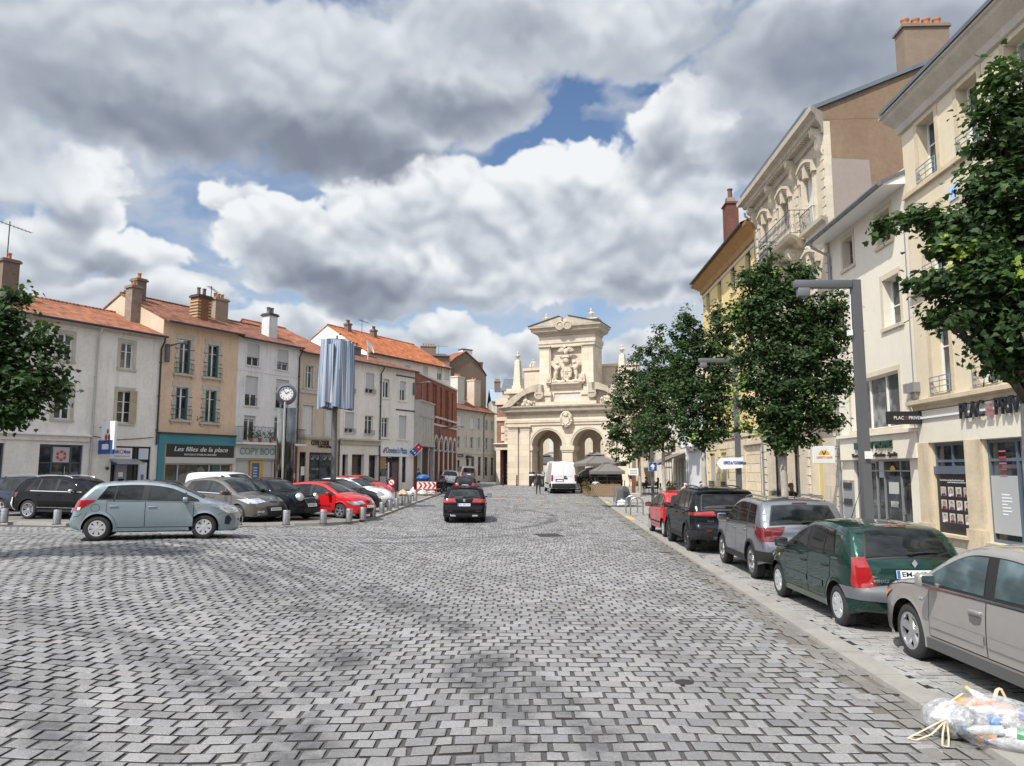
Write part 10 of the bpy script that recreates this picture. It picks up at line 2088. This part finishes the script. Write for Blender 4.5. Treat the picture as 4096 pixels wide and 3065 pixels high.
def person(label,p,rz,h=1.72,top=(.02,.02,.02),legs=(.02,.02,.025),skin=0,hair=(.02,.014,.01),pose='stand',sleeves='short',shoes=(.03,.03,.03),longhair=False,mask=False,arms=None,stride=.22,female=False,scale=None):
 k=h/1.75;J={};sw=.17 if female else.195;E=[];Rr={}
 def j(n,x,y,z,r,r2=None):J[n]=Vector((x,y,z));Rr[n]=(r,r2 or r)
 s=stride if pose=='walk' else.0;zp=.93
 if pose=='sit':zp=.52
 dz=zp-.93
 j('pelvis',0,0,zp,.15,.115);j('waist',0,0,1.10+dz,.13,.10);j('chest',0,-.01,1.30+dz,.165 if not female else.145,.115);j('collar',0,0,1.43+dz,.11,.08);j('neck',0,-.005,1.50+dz,.055);j('jaw',0,-.02,1.575+dz,.070,.075);j('brow',0,-.015,1.66+dz,.080,.095);j('crown',0,0,1.72+dz,.055,.06)
 E+=[('pelvis','waist'),('waist','chest'),('chest','collar'),('collar','neck'),('neck','jaw'),('jaw','brow'),('brow','crown')]
 for sg,nm in((-1,'R'),(1,'L')):
  f=s*sg
  if pose=='sit':j('hip'+nm,sg*.09,-.02,zp-.02,.085);j('knee'+nm,sg*.13,-.44,zp-.02,.062);j('ankle'+nm,sg*.13,-.42,.09,.042);j('toe'+nm,sg*.14,-.58,.035,.04)
  else:j('hip'+nm,sg*.09,-f*.15,zp-.06,.088);j('knee'+nm,sg*.10,-f*.9-.03*(f!=0),.50,.062);j('ankle'+nm,sg*.10,-f*1.15+(.16 if f<0 else 0),.10+(.05 if f<0 else 0),.042);j('toe'+nm,sg*.11,J['ankle'+nm].y-.16,.035+(.02 if f<0 else 0),.038)
  E+=[('pelvis','hip'+nm),('hip'+nm,'knee'+nm),('knee'+nm,'ankle'+nm),('ankle'+nm,'toe'+nm)]
  a=(arms or{}).get(nm);z0=1.41+dz
  e,w=a if a else((sg*(sw+.06),.02+f*.35,1.13),(sg*(sw+.075),-.06+f*.8,.90));dd=dz
  j('sho'+nm,sg*sw,0,z0,.062);j('elb'+nm,e[0],e[1],e[2]+dd,.046);j('wri'+nm,w[0],w[1],w[2]+dd,.031);d=(J['wri'+nm]-J['elb'+nm]).normalized();j('palm'+nm,*(J['wri'+nm]+d*.075),.036,.024)
  E+=[('collar','sho'+nm),('sho'+nm,'elb'+nm),('elb'+nm,'wri'+nm),('wri'+nm,'palm'+nm)];sd=d.cross(Vector((1,0,0))).normalized()
  for i,(o,l)in enumerate(((-.030,.055),(-.010,.065),(.010,.07),(.030,.06))):n_='f%d%s'%(i,nm);j(n_,*(J['palm'+nm]+d*l+sd*o+Vector((-sg*.012,0,0))),.0085);E.append(('palm'+nm,n_))
  j('th'+nm,*(J['wri'+nm]+d*.055-sd*.052),.010);E.append(('wri'+nm,'th'+nm))
 names=list(J);me=MESHES.new('person');me.from_pydata([J[n]for n in names],[(names.index(a),names.index(c))for a,c in E],[]);o=OBJS.new('person_rig',me);COL.objects.link(o);md=o.modifiers.new('s','SKIN');md.use_smooth_shade=True
 for n,v in zip(names,me.skin_vertices[0].data):v.radius=Rr[n];v.use_root=(n=='pelvis')
 o.modifiers.new('u','SUBSURF').levels=1;nm=MESHES.new_from_object(o.evaluated_get(bpy.context.evaluated_depsgraph_get()));OBJS.remove(o);MESHES.remove(me)
 def cm(n,c):return mat('cloth_%s_%02d%02d%02d'%(n,c[0]*99,c[1]*99,c[2]*99),c,.85,var=.12,vscale=9)
 mats=[SKIN[skin],cm('top',top),cm('legs',legs),cm('shoe',shoes)];nm.materials.clear()
 for m_ in mats:nm.materials.append(m_)
 seg=[]
 for a,c in E:
  b0=a[:3];mi=0
  if a in('pelvis',)and c[:3]=='hip' or a[:3]=='hip' or a[:4]=='knee':mi=2
  elif a=='pelvis' or a in('waist','chest')or(a=='collar' and c[:3]=='sho')or(a=='collar'):mi=1
  elif a[:3]=='sho':mi=1
  elif a[:3]=='elb':mi=1 if sleeves=='long' else 0
  elif a[:5]=='ankle':mi=3
  seg.append((J[a],J[c],mi))
 for pl in nm.polygons:
  q=Vector(pl.center);best=9;bi=0
  for a,c,mi in seg:
   ab=c-a;t_=max(0,min(1,(q-a).dot(ab)/ab.length_squared));dd=(q-a-ab*t_).length
   if dd<best:best=dd;bi=mi
  if q.z>1.475+dz:bi=0
  if pose!='sit' and bi==1 and abs(q.x)<.2 and q.z<.95 and pose!='sit':bi=2
  pl.material_index=bi;pl.use_smooth=True
 body=OBJS.new('body',nm);COL.objects.link(body);T=thing('person',label,'person',p,rz);body.parent=T;T.scale=(k,)*3
 b=MB();hz=1.66+dz;b.blob((0,.012,hz+.012),(.088,.104,.088),3,.05,3);b.v=[(x,y,z if not(y<-.045 and z<hz+.035)else hz+.035+.01*x)for x,y,z in b.v]
 if longhair:b.blob((0,.075,hz-.14),(.085,.05,.17),2,.1)
 b.build('hair',mat('hair_%02d'%(hair[0]*99),hair,.6),T,180)
 b=MB()
 for sg in(-1,1):b.blob((sg*.032,-.102,hz-.012),(.014,.008,.008),1,mi=1)
 b.raw([(0,-.102,hz-.005),(-.014,-.100,hz-.052),(.014,-.100,hz-.052),(0,-.128,hz-.048)],[(0,1,3),(0,3,2),(1,2,3)],0);b.box(-.022,.022,-.104,-.094,hz-.078,hz-.070,mi=2)
 for sg in(-1,1):b.blob((sg*.083,.01,hz-.02),(.012,.022,.032),1,mi=0)
 b.build('face',[SKIN[skin],INK,mat('lip',(.30,.10,.08),.5)],T,60)
 if mask:b=MB();b.blob((0,-.055,hz-.055),(.075,.065,.048),3);b.build('face_mask',M_WHT,T,180)
 return T
p=stand(*d3(522,438));T=person('man in black t-shirt and dark trousers walking away towards the gate',p,PI+.05,1.80,(.012,.012,.013),(.010,.010,.012),0,(.06,.035,.02),'walk',arms={'R':((-.27,.06,1.14),(-.30,-.02,.90)),'L':((.27,-.02,1.14),(.28,-.14,.92))})
bagp=thing('carrier_bag','small white bag held in the walking man\'s hand','bag',(p.x-.42,p.y+.02,p.z+.72));b=MB();b.blob((0,0,0),(.10,.07,.16),3,.15,2);b.build('bag',M_SACK,bagp,180);b=MB();b.tube([(-.04,0,.12),(.06,0,.24),(.05,0,.12)],.008,4);b.build('handles',M_SACK,bagp)
p=atY(*c3(995,1150),LP.y-2.5);person('dark clothed figure walking past the pizza shop corner',(p.x,p.y,pz(p.x,p.y)),-.6,1.78,(.015,.015,.017),(.02,.02,.025),1,pose='walk',stride=.16,sleeves='long')
p=stand(*c4(720,1168));person('man in dark jacket standing in the far street by the bicycle',p,.3,1.78,(.012,.013,.018),(.02,.022,.03),2,sleeves='long')
p=at_d(1785,384);person('waiter in black top and white trousers beside the rusty post',p,.4,1.78,(.014,.013,.014),(.55,.54,.52),2,pose='walk',stride=.12)
q=atY(*d3(1300,290),Yp+1.0);person('man in pale blue shirt sitting with an arm along the terrace rail',(q.x,Yp+1.0,pz(q.x,Yp+1.0)),PI-.3,1.78,(.42,.47,.55),(.05,.055,.07),1,pose='sit',sleeves='long',arms={'R':((-.42,-.05,1.28),(-.72,-.05,1.22)),'L':((.27,-.12,1.14),(.18,-.34,1.12))})
q=st_(675);person('man in navy shirt sitting at the cafe table',(q.x,q.y,q.z),PI/2,1.76,(.025,.04,.07),(.03,.03,.035),1,pose='sit',sleeves='long',arms={'R':((-.24,-.12,1.14),(-.12,-.36,1.14)),'L':((.24,-.12,1.14),(.12,-.36,1.14))})
q=st_(785);person('dark-haired woman in black sitting across the cafe table',(q.x,q.y,q.z),-PI/2,1.68,(.012,.012,.014),(.015,.015,.018),0,pose='sit',sleeves='long',longhair=True,female=True,arms={'R':((-.22,-.2,1.16),(-.10,-.22,1.38)),'L':((.22,-.12,1.14),(.10,-.34,1.14))})
q=atY(*b2(526,262),36);person('woman with a white face mask and blowing dark hair behind the black SUV',(q.x,36,pz(q.x,36)),.25,1.66,(.30,.27,.24),(.05,.05,.06),0,longhair=True,female=True,mask=True)
q=atY(*b2(705,262),39);person('masked passer-by behind the black SUV, near the tree trunk',(q.x,39,pz(q.x,39)),.2,1.60,(.10,.10,.12),(.04,.04,.05),1,female=True,mask=True)
q=atY(*b2(1700,300),25);person('woman in a dark top with tied-back hair walking behind the silver SUV',(q.x,25,pz(q.x,25)),.15,(atY(*b2(1700,238),25).z-pz(q.x,25))/.985,(.016,.014,.016),(.03,.03,.04),1,female=True)
M_FILM=bpy.data.materials.new('clear_plastic_film');M_FILM.use_nodes=True;t=NT(M_FILM.node_tree);t.n.clear();ocd=t.add('ShaderNodeTexCoord').outputs['Object']
wr=t.add('ShaderNodeTexNoise',{'Vector':t.vmath('MULTIPLY',ocd,(1,1.6,1)),'Scale':9.0,'Detail':5,'Roughness':.6,'Distortion':1.5}).outputs[0];bm_=t.add('ShaderNodeBump',{'Strength':.9,'Distance':.05,'Height':wr}).outputs[0]
gl=t.add('ShaderNodeBsdfGlossy',{0:(1,1,1,1),'Roughness':.12,'Normal':bm_}).outputs[0];df=t.add('ShaderNodeBsdfDiffuse',{0:(.72,.74,.76,1),'Normal':bm_}).outputs[0];trp=t.add('ShaderNodeBsdfTransparent',{0:(.97,.98,.99,1)}).outputs[0]
lw=t.add('ShaderNodeLayerWeight',{0:.45,'Normal':bm_}).outputs['Facing'];s1_=t.add('ShaderNodeMixShader',{0:.30,1:df,2:gl}).outputs[0];s2_=t.add('ShaderNodeMixShader',{0:t.math('ADD',t.math('MULTIPLY',lw,.55),t.ramp(wr,.42,.72,.05,.55),clamp=True),1:trp,2:s1_}).outputs[0];t.l.new(s2_,t.add('ShaderNodeOutputMaterial').inputs[0])
P0=gp(4010,2985);T=thing('rubbish_bag','large clear plastic rubbish bag full of bottles and wrappers at the kerb in the foreground','rubbish bag',(P0.x,P0.y,.0),-.35)
def film(c,r,seed,n=5,amp=.12):
 b=MB();b.blob(c,r,n,0,seed);r9=RR(seed);w=[(Vector((r9.gauss(0,1),r9.gauss(0,1),r9.gauss(0,1)))*9,r9.uniform(0,6))for _ in range(9)]
 for i,v in enumerate(b.v):
  d=Vector(v)-Vector(c);f=sum(abs(sin(d.dot(k)+q))for k,q in w)/9-.6;f2=sin(d.x*6+seed)*sin(d.y*5+1);b.v[i]=(c[0]+d.x*(1+amp*f*1.6+.08*f2),c[1]+d.y*(1+amp*f*1.6+.08*f2),max(.012,c[2]+d.z*(1+amp*f+.12*f2)))
 return b
film((.06,.0,.17),(.40,.30,.20),3).build('bag',M_FILM,T,180);film((-.34,.16,.12),(.20,.20,.15),8).build('bag',M_FILM,T,180)
def bottle(c,d,ln,r,m_,cap,lab=None,nm='bottle'):
 q=Vector(d).normalized().to_track_quat('Z','Y').to_matrix().to_4x4();M=MT(c)@q;b=MB();b.lathe([(0,0),(r*.9,0),(r,.02),(r*.94,ln*.3),(r,ln*.42),(r,ln*.62),(r*.85,ln*.75),(.014,ln*.93),(.014,ln)],18,M);o=b.build(nm,m_,T,50);b=MB();b.lathe([(.017,ln-.012),(.017,ln+.012),(0,ln+.013)],12,M);b.build('cap',cap,o,40)
 if lab:b=MB();b.lathe([(r*1.01,ln*.42),(r*1.01,ln*.62)],18,M);b.build('wrap_label',lab,o,50)
PETC=mat('pet_clear',(.80,.84,.86),.12,alpha=.45,coat=1);PETM=mat('pet_milky',(.74,.72,.64),.3);CB=mat('cap_blue',(.03,.22,.62),.35);CY=mat('cap_yellow',(.75,.58,.02),.35);CW=mat('cap_white',(.75,.76,.78),.35);LG=mat('label_green',(.015,.26,.08),.4);ORJ=mat('wrapper_orange',(.72,.24,.05),.45,var=.25,vscale=9);BRN2=mat('kraft_box',(.42,.20,.07),.7,var=.2);DKG=mat('crumpled_foil_dark',(.10,.09,.085),.4,var=.5,vscale=14)
bottle((.30,-.10,.10),(-1,.25,.05),.34,.055,PETM,CB,LG);bottle((.18,-.17,.07),(-1,.1,.0),.32,.042,PETC,CB);bottle((.05,.12,.22),(-.75,.35,.5),.30,.038,PETC,CY);bottle((.10,.02,.25),(-1,.15,.02),.30,.04,PETC,CW);bottle((.0,-.06,.14),(-1,-.1,-.06),.28,.04,PETC,CB);bottle((.34,.10,.20),(-1,.3,.1),.30,.045,PETC,CB,mat('label_blue',(.03,.14,.5),.4));bottle((.42,-.18,.07),(-.4,-.8,.1),.28,.045,PETC,CB)
b=MB();b.blob((-.12,.14,.27),(.16,.07,.04),3,.25,3);b.build('wrapper',ORJ,T,40);b=MB();b.blob((.04,.08,.26),(.10,.08,.05),3,.3,6);b.build('wrapper',mat('wrapper_pink',(.70,.36,.30),.4),T,40);b=MB();b.blob((-.03,.05,.20),(.05,.05,.09),2,.2,2);b.build('wrapper',CB,T,40)
b=MB();b.lathe([(0,0),(.058,0),(.052,.13),(.046,.13)],14,MT((-.16,-.03,.06))@MR(PI/2,4,'Y')@MR(.5,4,'X'));b.build('cup',BRN2,T,40);b=MB();b.blob((-.34,.05,.07),(.13,.08,.06),3,.25,9);b.build('foil',DKG,T,30);b=MB();b.blob((-.36,.17,.15),(.11,.09,.08),3,.3,4);b.build('tissue',CW,T,40);b=MB();b.blob((.25,-.02,.08),(.16,.12,.07),3,.25,4);b.build('tray',PETM,T,60)
DS=mat('drawstring_tan',(.58,.42,.26),.5,var=.15,vscale=20,alpha=.9);b=MB()
def strap(pts,w=.007):
 P=[Vector(q)for q in pts]
 for i in range(len(P)-1):d=(P[i+1]-P[i]).normalized();s_=d.cross(Vector((.2,-.4,1))).normalized()*w;b.q(P[i]-s_,P[i]+s_,P[i+1]+s_,P[i+1]-s_)
strap([(-.40,.02,.16),(-.52,-.03,.10),(-.66,-.08,.03),(-.70,-.10,.012),(-.64,-.13,.015),(-.52,-.09,.06),(-.41,.0,.14)]);strap([(-.40,.0,.15),(-.44,-.10,.07),(-.46,-.19,.012),(-.42,-.21,.012),(-.40,-.12,.06),(-.385,.0,.14)]);strap([(-.38,.16,.22),(-.28,.20,.28),(-.20,.24,.32),(-.22,.22,.33),(-.32,.17,.27),(-.42,.10,.19)]);strap([(.0,.2,.30),(.04,.24,.38),(.07,.25,.39),(.10,.22,.31)],.014);b.build('drawstring',DS,T)
